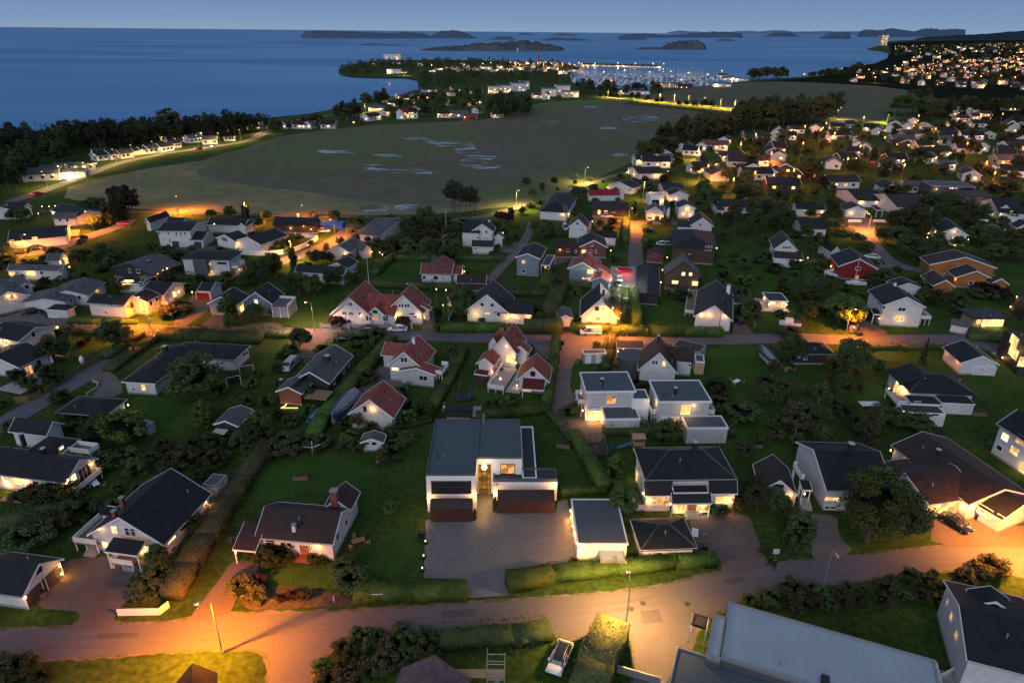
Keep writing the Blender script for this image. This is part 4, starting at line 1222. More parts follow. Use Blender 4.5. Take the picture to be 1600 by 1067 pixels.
H.gable((1022,258),(1185,266),(1000,306),2.7,4.4);H.gable((1225,200),(1195,215),(1262,222),3.4,4.6,snap=True)
H.win((1070,192,.6,.8),(1128,200,.6,.8),(1068,241,1,.5),(1118,247,.4,.4),(1138,248,.4,.4),(1050,322,.6,.3),(1155,350,.6,.8));H.lamp((1250,205,80));H.chim((1150,125,.6),kind='white')
H=House('slope_roofed_house','house with broad grey sloping roof among dark bushes at the field edge','the broad grey roof at the field edge',roof='grey')
H.gable((310,94),(458,112),(410,238),2.9,5.4,trim=False)
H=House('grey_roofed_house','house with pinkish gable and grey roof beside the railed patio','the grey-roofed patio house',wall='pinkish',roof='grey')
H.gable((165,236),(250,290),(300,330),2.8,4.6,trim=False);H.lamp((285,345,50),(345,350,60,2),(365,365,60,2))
zone(*Z10)
H=House('red_roofed_terrace_house','white house with bright red roof wings around a lit stone terrace','the red house with the lit terrace',roof='red')
H.gable((520,435),(587,344),(683,434),3.5,7.2)
H.gable((400,572),(440,508),(470,605),2.9,4.4)
H.gable((452,430),(510,372),(420,480),3.0,5.4,trim=False,snap=True)
H.gable((625,495),(690,467),(712,490),3.2,4.6,trim=True)
H.shed((332,672),(425,672),(428,640),2.2,2.6,roof='darkred',open_=False,wall='brown')
H.deck((530,785),(630,785),(650,640),.5,0,mat=STONE,sides='')
H.deck((418,765),(528,768),(540,620),.9,1.0,mat=STONE,sides='lf')
H.win((540,503,.5,.7,'m'),(563,575,1.6,1.5,'b'),(680,560,.8,.6));H.lamp((540,495,20),(443,660,110),(585,560,60),(600,600,50),(500,700,25,1),(605,745,20,1));H.chim((510,400,.5),kind='white')
H=House('steep_red_garage','white garage with steep bright red roof and dark red front awning','the steep red garage','garage',roof='red')
H.gable((710,630),(733,538),(815,722),2.8,5.8);H.shed((636,768),(780,772),(790,702),2.2,3.2,roof='darkred',open_=True);H.win((708,672,.9,.8,'D'),(670,785,1.6,.8,'l'));
H=House('tiny_white_garage','tiny white garage with flat-pitched roof at a brick-red drive','the tiny white garage','garage',roof='grey')
H.gable((918,298),(906,240),(965,319),2.3,3.1);H.door((918,335,2.4,1.9,'garage'))
H=House('lamp_lit_house','tall white house glowing yellow from the street lamp with steep black roof','the lamp-lit yellow-glowing house')
H.gable((1142,195),(1139,88),(1012,285),3.2,7.8)
H.win((1120,255,.7,.8,'D'),(1157,256,.9,.8,'b'),(1067,318,1.0,.6,'l'),(1127,320,1.2,1.0,'b'));H.chim((1160,165,1.2));H.lamp((1275,280,40,2))
H.shed((1012,235),(1130,180),(1138,160),4.6,5.6,roof='black',open_=False,snap=True)
H=House('grey_shed','small grey shed with two white doors beside the gravel lane','the grey two-door shed','shed',wall='grey',roof='grey')
H.flat((1034,545),(1182,541),(1178,513),2.4,rim='white',ov=.1,roof='grey');H.door((1065,570,1.0,1.8,'white'),(1130,570,1.0,1.8,'white'))
H=House('dark_playhouse','dark flat garden shed beside the pale garden patio below the round trampoline','the dark garden shed','shed',wall='dark',roof='black')
H.gable((145,865),(318,868),(130,905),2.0,2.7,trim=False);H.boxp('patio',(318,945),(370,945),(372,880),.15,0,STONE)
zone(*Z11)
H=House('grey_cube_house','left twin of two grey flat-roofed cube houses with a brightly lit carport','the left grey cube house',wall='lightgrey',roof='slate')
H.flat((230,642),(566,637),(509,507),6.2,ov=.3,par=.05)
H.flat((360,822),(593,815),(557,731),3.1,ov=.1,par=.05)
H.flat((242,752),(340,750),(335,733),3.05,ov=.1,par=.05,open_=True)
H.flat((540,690),(655,690),(652,625),5.0,ov=.0,par=.05,wall='render',roof='slate')
H.win((401,690,1.5,1.7,'m'));H.deck((182,722),(232,722),(222,660),2.7,1.0,sides='lfb')
H.lamp((212,760,120),(300,790,160),(265,800,110),(205,650,40));H.chim((338,592,1.1),w=.5)
H.win((290,800,3.2,1.8,'b'))
H=House('grey_cube_house','right twin of two grey flat-roofed cube houses with a tall lit window','the right grey cube house',wall='lightgrey',roof='slate')
H.flat((712,707),(1066,704),(975,562),6.2,ov=.3,par=.05)
H.flat((900,880),(1176,880),(1135,799),3.1,ov=.1,par=.05)
H.flat((735,815),(850,812),(848,800),3.1,ov=.1,par=.05,open_=True)
H.win((890,757,1.6,1.8,'b'),(700,710,.8,1.0,'b'));H.deck((662,790),(712,792),(700,715),2.7,1.0,sides='lf');H.deck((1040,790),(1078,790),(1050,720),2.7,1.0,sides='rf')
H.lamp((800,835,110),(850,860,80),(945,728,20));H.chim((820,652,1.1),w=.5)
H=House('brown_roofed_villa','white gabled house with dark brown roof and a round grey bay','the white house with the round bay',roof='brown')
H.gable((720,383),(716,268),(576,468),3.4,7.6)
H.gable((742,335),(950,345),(942,442),3.4,6.2,trim=False)
H.win((680,447,.6,.9),(694,447,.6,.9),(748,455,.6,1.0,'l'),(918,465,.5,.6),(870,560,1.2,.5));H.chim((708,315,1.4))
c=U((540,400),3.6);b=MB();b.bar((c.x,c.y,0),(c.x,c.y,3.4),2.9,2.9,20);b.obj('bay',wallm('slate'),H.root)
b=MB();b.bar((c.x,c.y,3.4),(c.x,c.y,3.7),3.1,3.1,20);b.obj('bay_roof',roofm('slate'),H.root)
H.flat((955,440),(1016,440),(1012,392),2.9,wall='tan',roof='slate',rim='white',snap=True)
H=House('dark_carport','dark carport with two black roof panels and tiny lamps beside the round bay','the dark carport','carport',wall='dark',roof='darkfelt')
H.shed((438,350),(622,355),(622,305),2.3,2.9,open_=True);H.lamp((445,372,25,1.5),(480,360,25,1.5))
H=House('grey_flat_garage','flat grey garage roof behind the white house with the round bay','the flat grey garage','garage',wall='grey',roof='darkfelt')
H.flat((800,335),(985,380),(975,322),2.8,rim='metal')
zone(*Z17)
H=House('garden_pavilion','tiny brightly lit pavilion with flat black roof on the dark lawn','the lit pavilion','pavilion',wall='white',roof='darkfelt')
H.flat((682,920),(838,925),(832,862),2.6,rim='white',ov=.4);H.deck((625,1000),(845,1003),(835,905),.3,0,mat=STONE,sides='')
H.win((757,945,1.4,1.4,'m'),(800,950,.8,1.4,'b'));H.lamp((715,935,60),(800,940,70),(690,950,60),(655,900,60,1.8),(820,950,50))
H=House('uplit_gable_house','white gabled house with black roof and three lamps washing its front','the three-lamp gable house')
H.gable((276,957),(291,765),(412,1030),3.1,6.4);H.lamp((172,1022,80),(235,1024,80),(358,1032,80));H.chim((375,860,2.0),kind='white',w=.9)
H.shed((400,935),(520,930),(510,880),2.8,3.2,roof='black',open_=True)
H.deck((48,1012),(130,1015),(128,850),.8,.9,sides='lf')
H=House('chalet','white chalet with steep dark roof and wide front canopy above the big lawn','the white chalet',roof='brown')
H.gable((828,460),(788,388),(905,543),3.8,7.0);H.shed((722,598),(940,600),(938,545),2.7,3.9,open_=False);H.win((800,517,.6,.9),(813,517,.6,.9),(832,518,.6,.9),(845,518,.6,.9),(832,612,1.4,.4));H.lamp((925,612,50),(980,595,60,1.5))
H=House('wide_white_house','white low house with black roof behind the chalet','the low house behind the chalet')
H.gable((905,300),(1100,306),(1105,376),3.0,4.8,trim=False);H.win((1008,400,1,.8))
H=House('split_roof_house','black-roofed house with long white gable edge beside the red house','the black roof beside the red house')
H.gable((1100,445),(1205,512),(1045,480),3.0,4.8);
H=House('night_lit_house','black-roofed white house with lit terrace door behind the trees','the lit terrace-door house')
H.gable((300,150),(528,155),(305,205),3.0,4.6,trim=False);H.win((372,222,.8,1.4,'m'),(490,220,.6,.8));H.lamp((300,255,90),(325,250,50));H.gable((270,190),(330,192),(270,235),2.4,3.2)
H=House('lit_long_house','long white house with black roof and one glowing porch window','the glowing-porch long house')
H.gable((880,182),(1105,188),(875,228),3.0,4.6);H.win((1005,240,1.6,1.2,'b'),(1085,250,.6,1,'l'));H.lamp((1005,235,110),(1090,240,50))
zone(*Z16)
H=House('grey_two_storey_house','grey-blue two-storey gabled house with lit terrace on its right','the grey-blue two-storey house',wall='bluegrey')
H.gable((210,640),(262,560),(303,680),5.4,6.8);H.win((180,702,1.0,.9,'m'),(180,770,1.0,.9));H.flat((310,725),(380,715),(425,640),3.0,roof='grey',rim='white',open_=True,snap=True);H.lamp((340,740,130,2),(325,760,90,1.5),(375,745,60,1.5))
H=House('maroon_house','maroon wooden house with white window frames and lamps on both sides','the maroon house',wall='maroon',roof='black')
H.gable((697,543),(680,480),(805,612),3.6,5.8);H.gable((400,555),(600,545),(410,600),3.2,4.4,wall='brown',roof='brown',snap=True,trim=False);H.win((682,575,.8,.7),(675,623,.6,.8),(713,625,.5,.7),(622,625,1.2,.9,'b'),(507,618,.9,.9),(563,622,.5,.9));H.lamp((447,612,80),(820,617,80,2.4))
H=House('slate_blue_house','slate-blue gabled house with bright red roof beside the floodlit yard','the slate-blue red-roofed house',wall='bluegrey',roof='red')
H.gable((613,705),(648,635),(505,748),4.2,6.4);H.gable((745,812),(725,760),(825,832),3.0,4.4)
H.gable((690,720),(680,690),(800,790),3.2,5.2,trim=False)
H.win((670,773,1.6,1.0,'b'),(668,830,1.4,.8,'l'),(635,826,.5,.4,'l'),(617,823,.4,.4,'l'));H.chim((632,660,1.0))
H=House('brown_gabled_house','tall dark brown gabled house with four amber windows','the tall brown four-window house',wall='brown',roof='grey')
H.gable((1362,690),(1352,636),(1490,835),4.2,8.6,trim=False);H.win((1355,790,.9,.8,'l'),(1408,792,.9,.8,'l'),(1293,851,1.6,.8,'l'),(1440,860,1.4,1.0,'b'));H.chim((1395,680,1.2));H.lamp((1200,760,60,2),(1190,850,70,2))
H=House('black_annex','long black-roofed annex beside the floodlit yard','the long black annex','outbuilding',wall='dark',roof='black')
H.gable((1095,715),(1090,930),(1180,945),2.6,3.4,trim=False,roof='black')
H=House('big_brown_house','big dark brown house with black hipped roof and wooden outside stair','the big brown stair house',wall='brown',roof='black')
H.hip((1270,590),(1600,612),(1560,480),5.0,7.2,ridge=False,trim=False);H.win((1540,602,1.8,1.2));H.lamp((1600,600,40),(1437,540,20,6))
H=House('small_maroon_garage','small maroon garage with dark roof lit by red light','the maroon garage','garage',wall='maroon',roof='brown')
H.gable((1150,625),(1160,590),(1075,650),2.6,3.8,trim=False);H.lamp((1235,668,40,2))
H=House('lit_double_garage','pinkish gabled garage with brightly lit open front and two cars','the lit open garage','garage',wall='pinkish',roof='grey')
H.gable((1147,298),(1142,265),(1078,348),3.0,5.0);H.door((1145,378,6,2.1,'lit'));H.win((1147,320,.5,.5));H.lamp((1100,365,60),(1190,365,60))
H=House('mansard_house','white house with large black hipped roof by the field lane','the black hipped house by the field lane')
H.hip((290,332),(500,345),(520,225),3.2,6.2,ridge=False);H.win((510,350,1,1,'b'));H.lamp((470,348,90),(512,352,90));
b=U((385,278),5.0)
H=House('crimson_roof_house','white house with crimson red roof near the field lane','the crimson-roofed house',roof='crimson')
H.gable((655,172),(880,168),(648,212),2.9,4.6,trim=False);H.gable((885,172),(875,150),(915,185),3.0,4.4,snap=True)
H=House('brown_long_house','long dark brown house with white framed windows beside the crimson-roofed house','the long brown house',wall='brown',roof='brown')
H.gable((685,252),(948,262),(680,315),3.0,4.6,trim=False);H.win((735,335,.9,1.6,'b'),(785,328,1.1,.8,'m'),(840,331,1.0,.9))
H=House('steep_white_house','small white house with steep black roof in front of the brown long house','the small steep white house')
H.gable((582,388),(600,345),(655,452),3.8,6.8);H.gable((610,360),(690,350),(690,415),3.4,5.2,snap=True,trim=False);H.win((576,422,.7,.8),(608,464,.8,.5));H.lamp((685,405,60))
H=House('black_white_annex','black and white low house behind the maroon house','the black and white annex')
H.gable((690,468),(868,478),(865,525),3.0,4.4,trim=False);H.lamp((770,545,50,2))
H=House('white_gable_house','white gable-fronted house with black roof right of the lit open garage','the white gable right of the open garage')
H.gable((1497,380),(1480,330),(1405,440),3.6,6.4);H.gable((1310,400),(1480,370),(1300,440),3.0,4.8,snap=True,trim=False);H.win((1480,428,.6,.9));
H=House('white_cube_house','small white flat-roofed cube house with glowing garage','the white cube house',wall='render',roof='paleslate')
H.flat((1112,212),(1215,210),(1217,188),4.2,rim='white');H.door((1150,262,3.2,2.2,'glass'));H.lamp((1195,255,120))
H=House('gable_row_house','white house with wide low gable and black roof beside the crimson roof','the low wide gable')
H.gable((886,115),(960,95),(800,130),2.9,4.8);H.win((963,172,1,.6),(925,165,.4,.8));H.lamp((795,155,90,2))
H=House('porch_glow_house','black-roofed house with glowing balcony window right of the white cube','the glowing balcony house')
H.gable((1385,278),(1360,240),(1447,308),4.0,5.6);H.gable((1250,290),(1390,250),(1260,320),3.4,5.0,snap=True,trim=False);H.win((1383,315,1.4,1.6,'b'));H.lamp((1355,350,50,2),(1405,353,60,2))
H=House('dark_cottage','black-roofed house with small white gable behind the glowing balcony house','the dark cottage')
H.gable((1330,182),(1300,150),(1405,220),3.2,5.0);H.lamp((1260,243,70,2),(1300,240,60,2));H.gable((1190,120),(1345,125),(1185,175),3.0,4.6,trim=False)
H=House('lit_end_house','black-roofed house with bright yellow end walls at the field lane','the yellow-ended house')
H.gable((985,5),(1180,0),(950,55),3.0,4.6,trim=False);H.win((950,50,2,1.2,'b'),(1165,65,2,1.2,'b'));H.lamp((935,45,130,2),(990,60,110,2),(1150,70,120,2),(1240,35,80,2))
zone(*Z12)
H=House('white_two_storey_house','white two-storey house with black roof and pink-lit side porch','the white house with the pink-lit porch')
H.gable((810,98),(702,4),(662,158),5.4,7.8);H.win((777,178,1.6,.8),(748,240,.7,.8,'b'),(775,240,.7,.8,'b'),(600,105,.8,1),(630,135,.8,1),(660,165,.6,.9));H.shed((596,208),(655,208),(650,172),2.7,3.2,snap=True);H.lamp((630,235,40));H.deck((898,240),(960,242),(935,190),1.6,.9,sides='rf');H.chim((730,30,.8),kind='white')
H=House('lit_end_garage','white garage with black gabled roof and one star-bright wall lamp','the star-lamp garage','garage')
zone(*ZR)
H.gable((465,757),(316,637),(575,810),2.8,4.6);H.lamp((278,788,110),(200,720,30));H.door((490,830,4.2,2.0,'garage'))
H=House('white_angled_shed','white angular shed and grey hut beside the lit carport','the white angular shed','shed',roof='grey')
H.gable((228,470),(380,500),(285,525),2.2,3.2,trim=False)
H=House('lit_carport','black flat-roofed carport glowing yellow inside','the glowing carport','carport',wall='cream',roof='darkfelt')
H.flat((395,470),(685,472),(650,395),2.7,rim='dark',ov=1.0,wall='tan');H.win((540,505,5.0,1.5,'b'),(440,500,1.6,1.2,'l'));H.lamp((470,520,90,2),(600,510,90,2))
H=House('modern_glass_house','modern black house with large amber glass walls at the right edge','the amber glass house',wall='dark',roof='darkfelt')
H.flat((628,555),(790,700),(900,600),6.2,rim='dark',snap=False);H.win((705,640,3.2,1.8,'b'),(700,730,3.8,2.0,'b'),(770,800,1.6,2.0,'b'));H.lamp((620,770,60,1.5))
H=House('edge_lit_building','dark building with a bright uplight at the right edge','the uplit right-edge building',wall='brown',roof='darkfelt')
H.flat((700,300),(800,380),(860,300),4.0,rim='dark',snap=False);H.lamp((728,310,90),(680,385,40,.5));H.win((765,350,2,2,'b'))
H=House('orange_wood_house','orange-brown wooden house with three white-trimmed gables and dark red roof','the orange wooden house',wall='orange',roof='brown')
H.gable((337,8),(250,-50),(122,112),3.6,6.4);H.gable((422,112),(365,60),(285,180),3.0,5.2);H.gable((188,182),(90,105),(272,243),2.6,4.4);H.gable((608,170),(540,140),(658,210),2.6,4.2)
H.win((272,78,.5,1.1),(285,80,.5,1.1),(165,133,.6,.5),(188,134,.6,.5),(212,136,.6,.5),(372,203,1.0,.9),(410,207,1.0,.9));q=U((255,175),2.2);point(q,200,(1,.4,.12),.2,H.root)
zone(*Z12)
H=House('dark_low_house','low dark house with black hipped roof hidden behind garden trees','the low dark hipped house',wall='dark')
H.hip((92,466),(352,466),(290,386),2.6,4.0,ridge=False);H.win((160,480,.6,1.2),(120,470,.5,1));H.lamp((335,478,50))
H=House('black_l_house','broad black-roofed house with lit corner terrace and two white garage doors','the black house with two white garage doors')
H.gable((838,520),(930,612),(652,530),3.2,5.0,trim=False);H.hip((828,706),(1264,733),(1130,600),3.1,5.0,ridge=True,trim=False)
H.hip((838,778),(1030,785),(1015,735),2.6,3.4,ridge=False);H.hip((1035,775),(1247,785),(1215,738),2.5,3.3,ridge=False)
H.flat((792,835),(1055,842),(1045,790),2.6,roof='darkfelt',rim='white')
H.door((1085,812,2.4,2,'garage'),(1185,815,2.4,2,'garage'));H.win((875,775,1.1,.5,'l'),(765,690,2.4,1.6,'b'),(745,660,1.0,1.4,'l'),(990,853,1.2,.5),(680,640,.5,.5),(700,645,.4,.4));H.deck((742,788),(818,770),(800,690),1.4,.9,sides='lf',snap=True)
H.lamp((785,700,70),(700,685,20),(795,835,60));
zone(*Z18)
H=House('red_wooden_house','deep red wooden house with white trim, black roof and a flagpole base','the deep red house',wall='red')
H.gable((115,603),(40,520),(240,668),3.8,6.4);H.win((101,677,1.1,.8),(90,745,.9,1.0,'m'));H.lamp((-100,660,60,2.4),(-90,690,40,2))
H.deck((-155,715),(-60,745),(-90,690),1.0,.9,sides='lf',snap=False)
H=House('low_white_garage','low white garage with black roof left of the orange wooden house','the low white garage by the orange house','garage')
H.gable((490,787),(430,740),(590,830),2.5,3.9)
H=House('tree_lights_house','white gabled house with black roof beside a tree hung with yellow lights','the house by the light-strung tree')
H.gable((845,365),(768,293),(955,440),3.8,6.2);H.win((830,395,.8,.9,'b'),(855,397,.5,.6),(820,452,.5,1.2,'l'),(850,460,2,1,'m'));H.lamp((722,440,90),(937,458,60),(690,400,40,4),(640,410,40,3),(625,440,40,3),(690,470,40,3),(835,497,40,1.5))
H=House('uplit_white_garage','white gabled garage with black roof on the orange street corner','the street-corner garage','garage')
H.gable((97,205),(50,165),(190,256),2.8,4.6);H.lamp((50,253,80),(172,256,80));H.door((105,270,3.4,2.0,'garage'))
H=House('purple_roof_house','white house with wide purplish red roof beside the street-corner garage','the wide purplish roof',roof='brown')
H.gable((300,112),(572,114),(304,214),3.4,6.2);H.win((305,262,2,.4,'l'));H.lamp((312,262,60),(585,175,30));H.shed((245,235),(300,238),(298,200),2.8,3.4,snap=True)
H=House('wide_black_house','white house with wide black hipped roof and glowing eaves strip','the glowing strip house')
H.gable((20,78),(245,80),(0,160),3.0,5.2,trim=False);H.win((125,170,2.4,.6,'b'));H.lamp((125,168,60),(240,176,40))
H=House('long_dark_block','long dark grey building with flat pale roof and scattered lit windows','the long dark block','apartment building',wall='slate',roof='slate')
H.flat((660,50),(1000,62),(990,25),5.8,rim='metal',par=.1);H.flat((880,125),(1170,140),(1160,95),5.4,rim='dark',roof='darkfelt',par=.1)
H.win((800,68,.7,.5,'l'),(820,69,.7,.5,'l'),(845,70,.7,.5,'m'),(790,120,.7,.6,'l'),(815,123,.7,.6,'l'),(835,124,.7,.6,'l'),(938,117,1.2,.4),(1003,120,1.2,.4),(1100,123,1.2,.4),(1035,155,.6,1.6),(1000,168,.5,.5,'b'));H.lamp((695,75,80),(860,152,120),(880,158,90))
H=House('black_dormer_house','black steep-roofed house with pale gable and white dormer','the black dormer house')
H.gable((1110,140),(1310,150),(1140,250),3.2,6.6,trim=False);H.win((1122,265,.5,.9,'b'),(1183,265,.5,.9,'b'),(1265,250,.8,1,'m'));H.gable((1225,195),(1225,165),(1165,205),4.4,5.6)
H=House('white_hut','small white hut behind the long white wall at the right','the white hut','shed',roof='grey')
H.gable((1165,375),(1125,340),(1210,390),2.6,3.6);H.lamp((1215,385,40,1.6),(1160,352,40,2))
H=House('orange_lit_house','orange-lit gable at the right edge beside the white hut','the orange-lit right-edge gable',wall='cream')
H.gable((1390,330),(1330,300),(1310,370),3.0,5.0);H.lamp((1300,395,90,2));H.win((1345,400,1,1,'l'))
zone()
zone()
for H in HOUSES:
 for(M,lx,ly,he,hr,tp)in H.tops:
  n=max(1,int(lx/2.5))
  for i in range(-n,n+1):
   q=M@Vector((lx*i/n,0,0));OCC.append((q.x,q.y,min(ly,lx)+1.2))
GRASS=surf('garden_ground',(.046,.084,.017),(.025,.044,.011),scale=.16,rough=.95,world=True,fine=(1.3,.35),bump=.5,spec=.05,detail=8)
LAWN=surf('lawn_grass',(.044,.094,.017),(.029,.056,.012),scale=.12,rough=.95,world=True,fine=(2.2,.28),bump=.4,spec=.05)
LAWNB=surf('lawn_bright',(.050,.108,.018),(.033,.066,.013),scale=.2,rough=.95,world=True,fine=(2.2,.25),bump=.4,spec=.05)
ASPH=surf('asphalt',(.125,.115,.132),(.098,.092,.106),scale=.12,rough=.85,world=True,fine=(3.5,.10),spec=.25)
GRAVEL=surf('gravel',(.17,.145,.14),(.12,.10,.10),scale=.25,rough=.95,world=True,fine=(4.5,.22),spec=.1,bump=.3)
PINKG=surf('reddish_gravel',(.14,.112,.105),(.10,.078,.074),scale=.25,rough=.95,world=True,fine=(4,.2),spec=.1)
DIRT=surf('bare_earth',(.10,.075,.055),(.055,.05,.035),scale=.35,rough=.95,world=True,fine=(2,.35),spec=.05,contrast=1.6)
FIELD=surf('field_stubble',(.10,.115,.066),(.135,.112,.098),scale=.009,rough=.95,world=True,fine=(.12,.14),spec=.05,contrast=1.3)
FIELDG=surf('field_green',(.105,.135,.058),(.11,.12,.064),scale=.02,rough=.95,world=True,fine=(.2,.12),spec=.05,contrast=1.5)
FIELDT=surf('field_tan',(.23,.20,.105),(.14,.148,.076),scale=.02,rough=.95,world=True,fine=(.15,.15),spec=.05,contrast=1.8)
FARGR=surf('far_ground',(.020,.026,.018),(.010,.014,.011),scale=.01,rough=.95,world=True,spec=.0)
def paver():
 M=surf('block_paving',(.18,.18,.188),(.14,.14,.147),scale=.3,rough=.8,world=True,fine=(3,.12),spec=.3)
 nt=M.node_tree;b=[n for n in nt.nodes if n.type=='BSDF_PRINCIPLED'][0]
 src=b.inputs['Base Color'].links[0].from_socket
 g=nt.nodes.new('ShaderNodeNewGeometry');br=nt.nodes.new('ShaderNodeTexBrick')
 br.inputs['Scale'].default_value=1.0;br.inputs['Brick Width'].default_value=.5;br.inputs['Row Height'].default_value=.25;br.inputs['Mortar Size'].default_value=.02
 br.inputs['Color1'].default_value=(1,1,1,1);br.inputs['Color2'].default_value=(.86,.86,.88,1);br.inputs['Mortar'].default_value=(.6,.6,.6,1)
 nt.links.new(g.outputs['Position'],br.inputs['Vector'])
 mx=nt.nodes.new('ShaderNodeMix');mx.data_type='RGBA';mx.blend_type='MULTIPLY';mx.inputs[0].default_value=1
 nt.links.new(src,mx.inputs[6]);nt.links.new(br.outputs[0],mx.inputs[7]);nt.links.new(mx.outputs[2],b.inputs['Base Color'])
 return M
PAVE=paver()
W_=bpy.data.materials.new('sea_water');W_.use_nodes=True
nt=W_.node_tree;nt.nodes.clear();L=nt.links.new
out=N(nt,'ShaderNodeOutputMaterial');b=N(nt,'ShaderNodeBsdfPrincipled');L(b.outputs[0],out.inputs[0])
g=N(nt,'ShaderNodeNewGeometry')
mp=N(nt,'ShaderNodeMapping');mp.inputs['Scale'].default_value=(.0011,.0028,1);mp.inputs['Rotation'].default_value=(0,0,.12);L(g.outputs['Position'],mp.inputs[0])
nz=N(nt,'ShaderNodeTexNoise');nz.inputs['Scale'].default_value=1.0;nz.inputs['Detail'].default_value=7;L(mp.outputs[0],nz.inputs['Vector'])
cr=N(nt,'ShaderNodeMapRange');cr.inputs[1].default_value=.35;cr.inputs[2].default_value=.68;cr.inputs[3].default_value=.40;cr.inputs[4].default_value=.3;L(nz.outputs['Fac'],cr.inputs[0])
L(cr.outputs[0],b.inputs['Roughness'])
mx=N(nt,'ShaderNodeMix',data_type='RGBA');mx.inputs[6].default_value=(.018,.165,.40,1);mx.inputs[7].default_value=(.075,.27,.53,1);mr_=N(nt,'ShaderNodeMapRange');mr_.inputs[1].default_value=.28;mr_.inputs[2].default_value=.74;L(nz.outputs['Fac'],mr_.inputs[0]);L(mr_.outputs[0],mx.inputs[0])
L(mx.outputs[2],b.inputs['Base Color'])
mp2=N(nt,'ShaderNodeMapping');mp2.inputs['Scale'].default_value=(.05,.16,.1);L(g.outputs['Position'],mp2.inputs[0])
n2=N(nt,'ShaderNodeTexNoise');n2.inputs['Scale'].default_value=1;n2.inputs['Detail'].default_value=6;L(mp2.outputs[0],n2.inputs['Vector'])
bp=N(nt,'ShaderNodeBump');bp.inputs['Strength'].default_value=.6;bp.inputs['Distance'].default_value=1.2;L(n2.outputs['Fac'],bp.inputs['Height']);L(bp.outputs[0],b.inputs['Normal'])
b.inputs['IOR'].default_value=1.33;b.inputs['Specular IOR Level'].default_value=.10
R_=70000
sea=place('sea',mk('sea',[(-R_,100,0),(R_,100,0),(R_,R_,0),(-R_,R_,0)],[(0,1,2,3)],W_),None,Matrix.Translation((0,0,-1.0)))
sea['kind']='structure'
shore=[(-500,216),(-120,217),(0,212),(60,210),(110,206),(200,201),(300,195),(345,190),(400,186),(440,182),(500,176),(530,167),(560,161),(590,154),(625,149),(652,146),(655,134),(650,122),(600,122),(560,121),(538,119),(526,113),(534,105),(560,98),(640,93),(760,95),(870,99),(905,103),(905,110),(893,114),(888,124),(905,134),(960,139),(1040,140),(1100,135),(1165,127),(1240,121),(1300,117),(1310,110),(1335,104),(1345,101),(1395,98),(1400,94),(1384,87),(1392,82),(1346,77),(1370,74),(1372,70),(1372,66),(1420,62.5),(1500,61.5),(1700,62),(2300,66)]
P=[U(p)for p in shore]
P=[P[0]]+[q for i in range(len(P)-1)for q in(P[i].lerp(P[i+1],.33),P[i].lerp(P[i+1],.67))]+[P[-1]]
P+=[Vector((9000,2500,0)),Vector((3000,-200,0)),Vector((-900,-200,0)),Vector((-2000,300,0))]
patch('ground',None,0,GRASS,smooth=0,world=P)
def far_sheet(nm,pts,z,mat,**k):return patch(nm,pts,z,mat,**k)
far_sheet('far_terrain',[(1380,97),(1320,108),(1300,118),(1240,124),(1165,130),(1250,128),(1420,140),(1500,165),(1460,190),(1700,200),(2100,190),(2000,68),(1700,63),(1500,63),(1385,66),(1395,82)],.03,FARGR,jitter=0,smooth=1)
far_sheet('field',[(70,302),(200,268),(330,250),(410,222),(440,212),(560,197),(640,193),(760,188),(800,175),(830,165),(920,159),(1040,168),(1130,180),(1060,215),(1010,240),(970,262),(920,284),(850,307),(790,324),(700,334),(560,336),(200,329)],.04,FIELD)
far_sheet('field_strip',[(820,168),(850,160),(950,154),(1000,159),(900,172),(830,178)],.07,FIELDG)
far_sheet('far_field',[(960,153),(1050,142),(1150,129),(1240,127),(1420,138),(1490,165),(1400,190),(1310,196),(1150,172)],.06,surf('field_brown',(.115,.118,.075),(.10,.095,.065),scale=.012,rough=.95,world=True,fine=(.15,.14),spec=.05))
far_sheet('field_edge_grass',[(70,303),(200,268),(330,249),(350,255),(290,270),(380,290),(480,300),(590,318),(700,325),(790,322),(700,335),(560,337),(200,330)],.06,FIELDT)
far_sheet('field_green_band',[(270,262),(410,224),(560,199),(700,194),(760,205),(730,235),(640,250),(520,268),(430,275)],.055,FIELDG,jitter=0,smooth=3)
far_sheet('field_green_margin',[(1060,220),(1010,242),(970,262),(920,285),(850,308),(800,318),(720,310),(800,285),(900,262),(980,235)],.055,FIELDG,smooth=3)
far_sheet('shore_grass',[(440,186),(530,172),(620,153),(650,150),(600,170),(500,182),(440,196),(400,192)],.05,LAWN)
PUD=surf('puddle_water',(.10,.115,.15),(.10,.10,.085),scale=.1,rough=.12,spec=1.0,world=True)
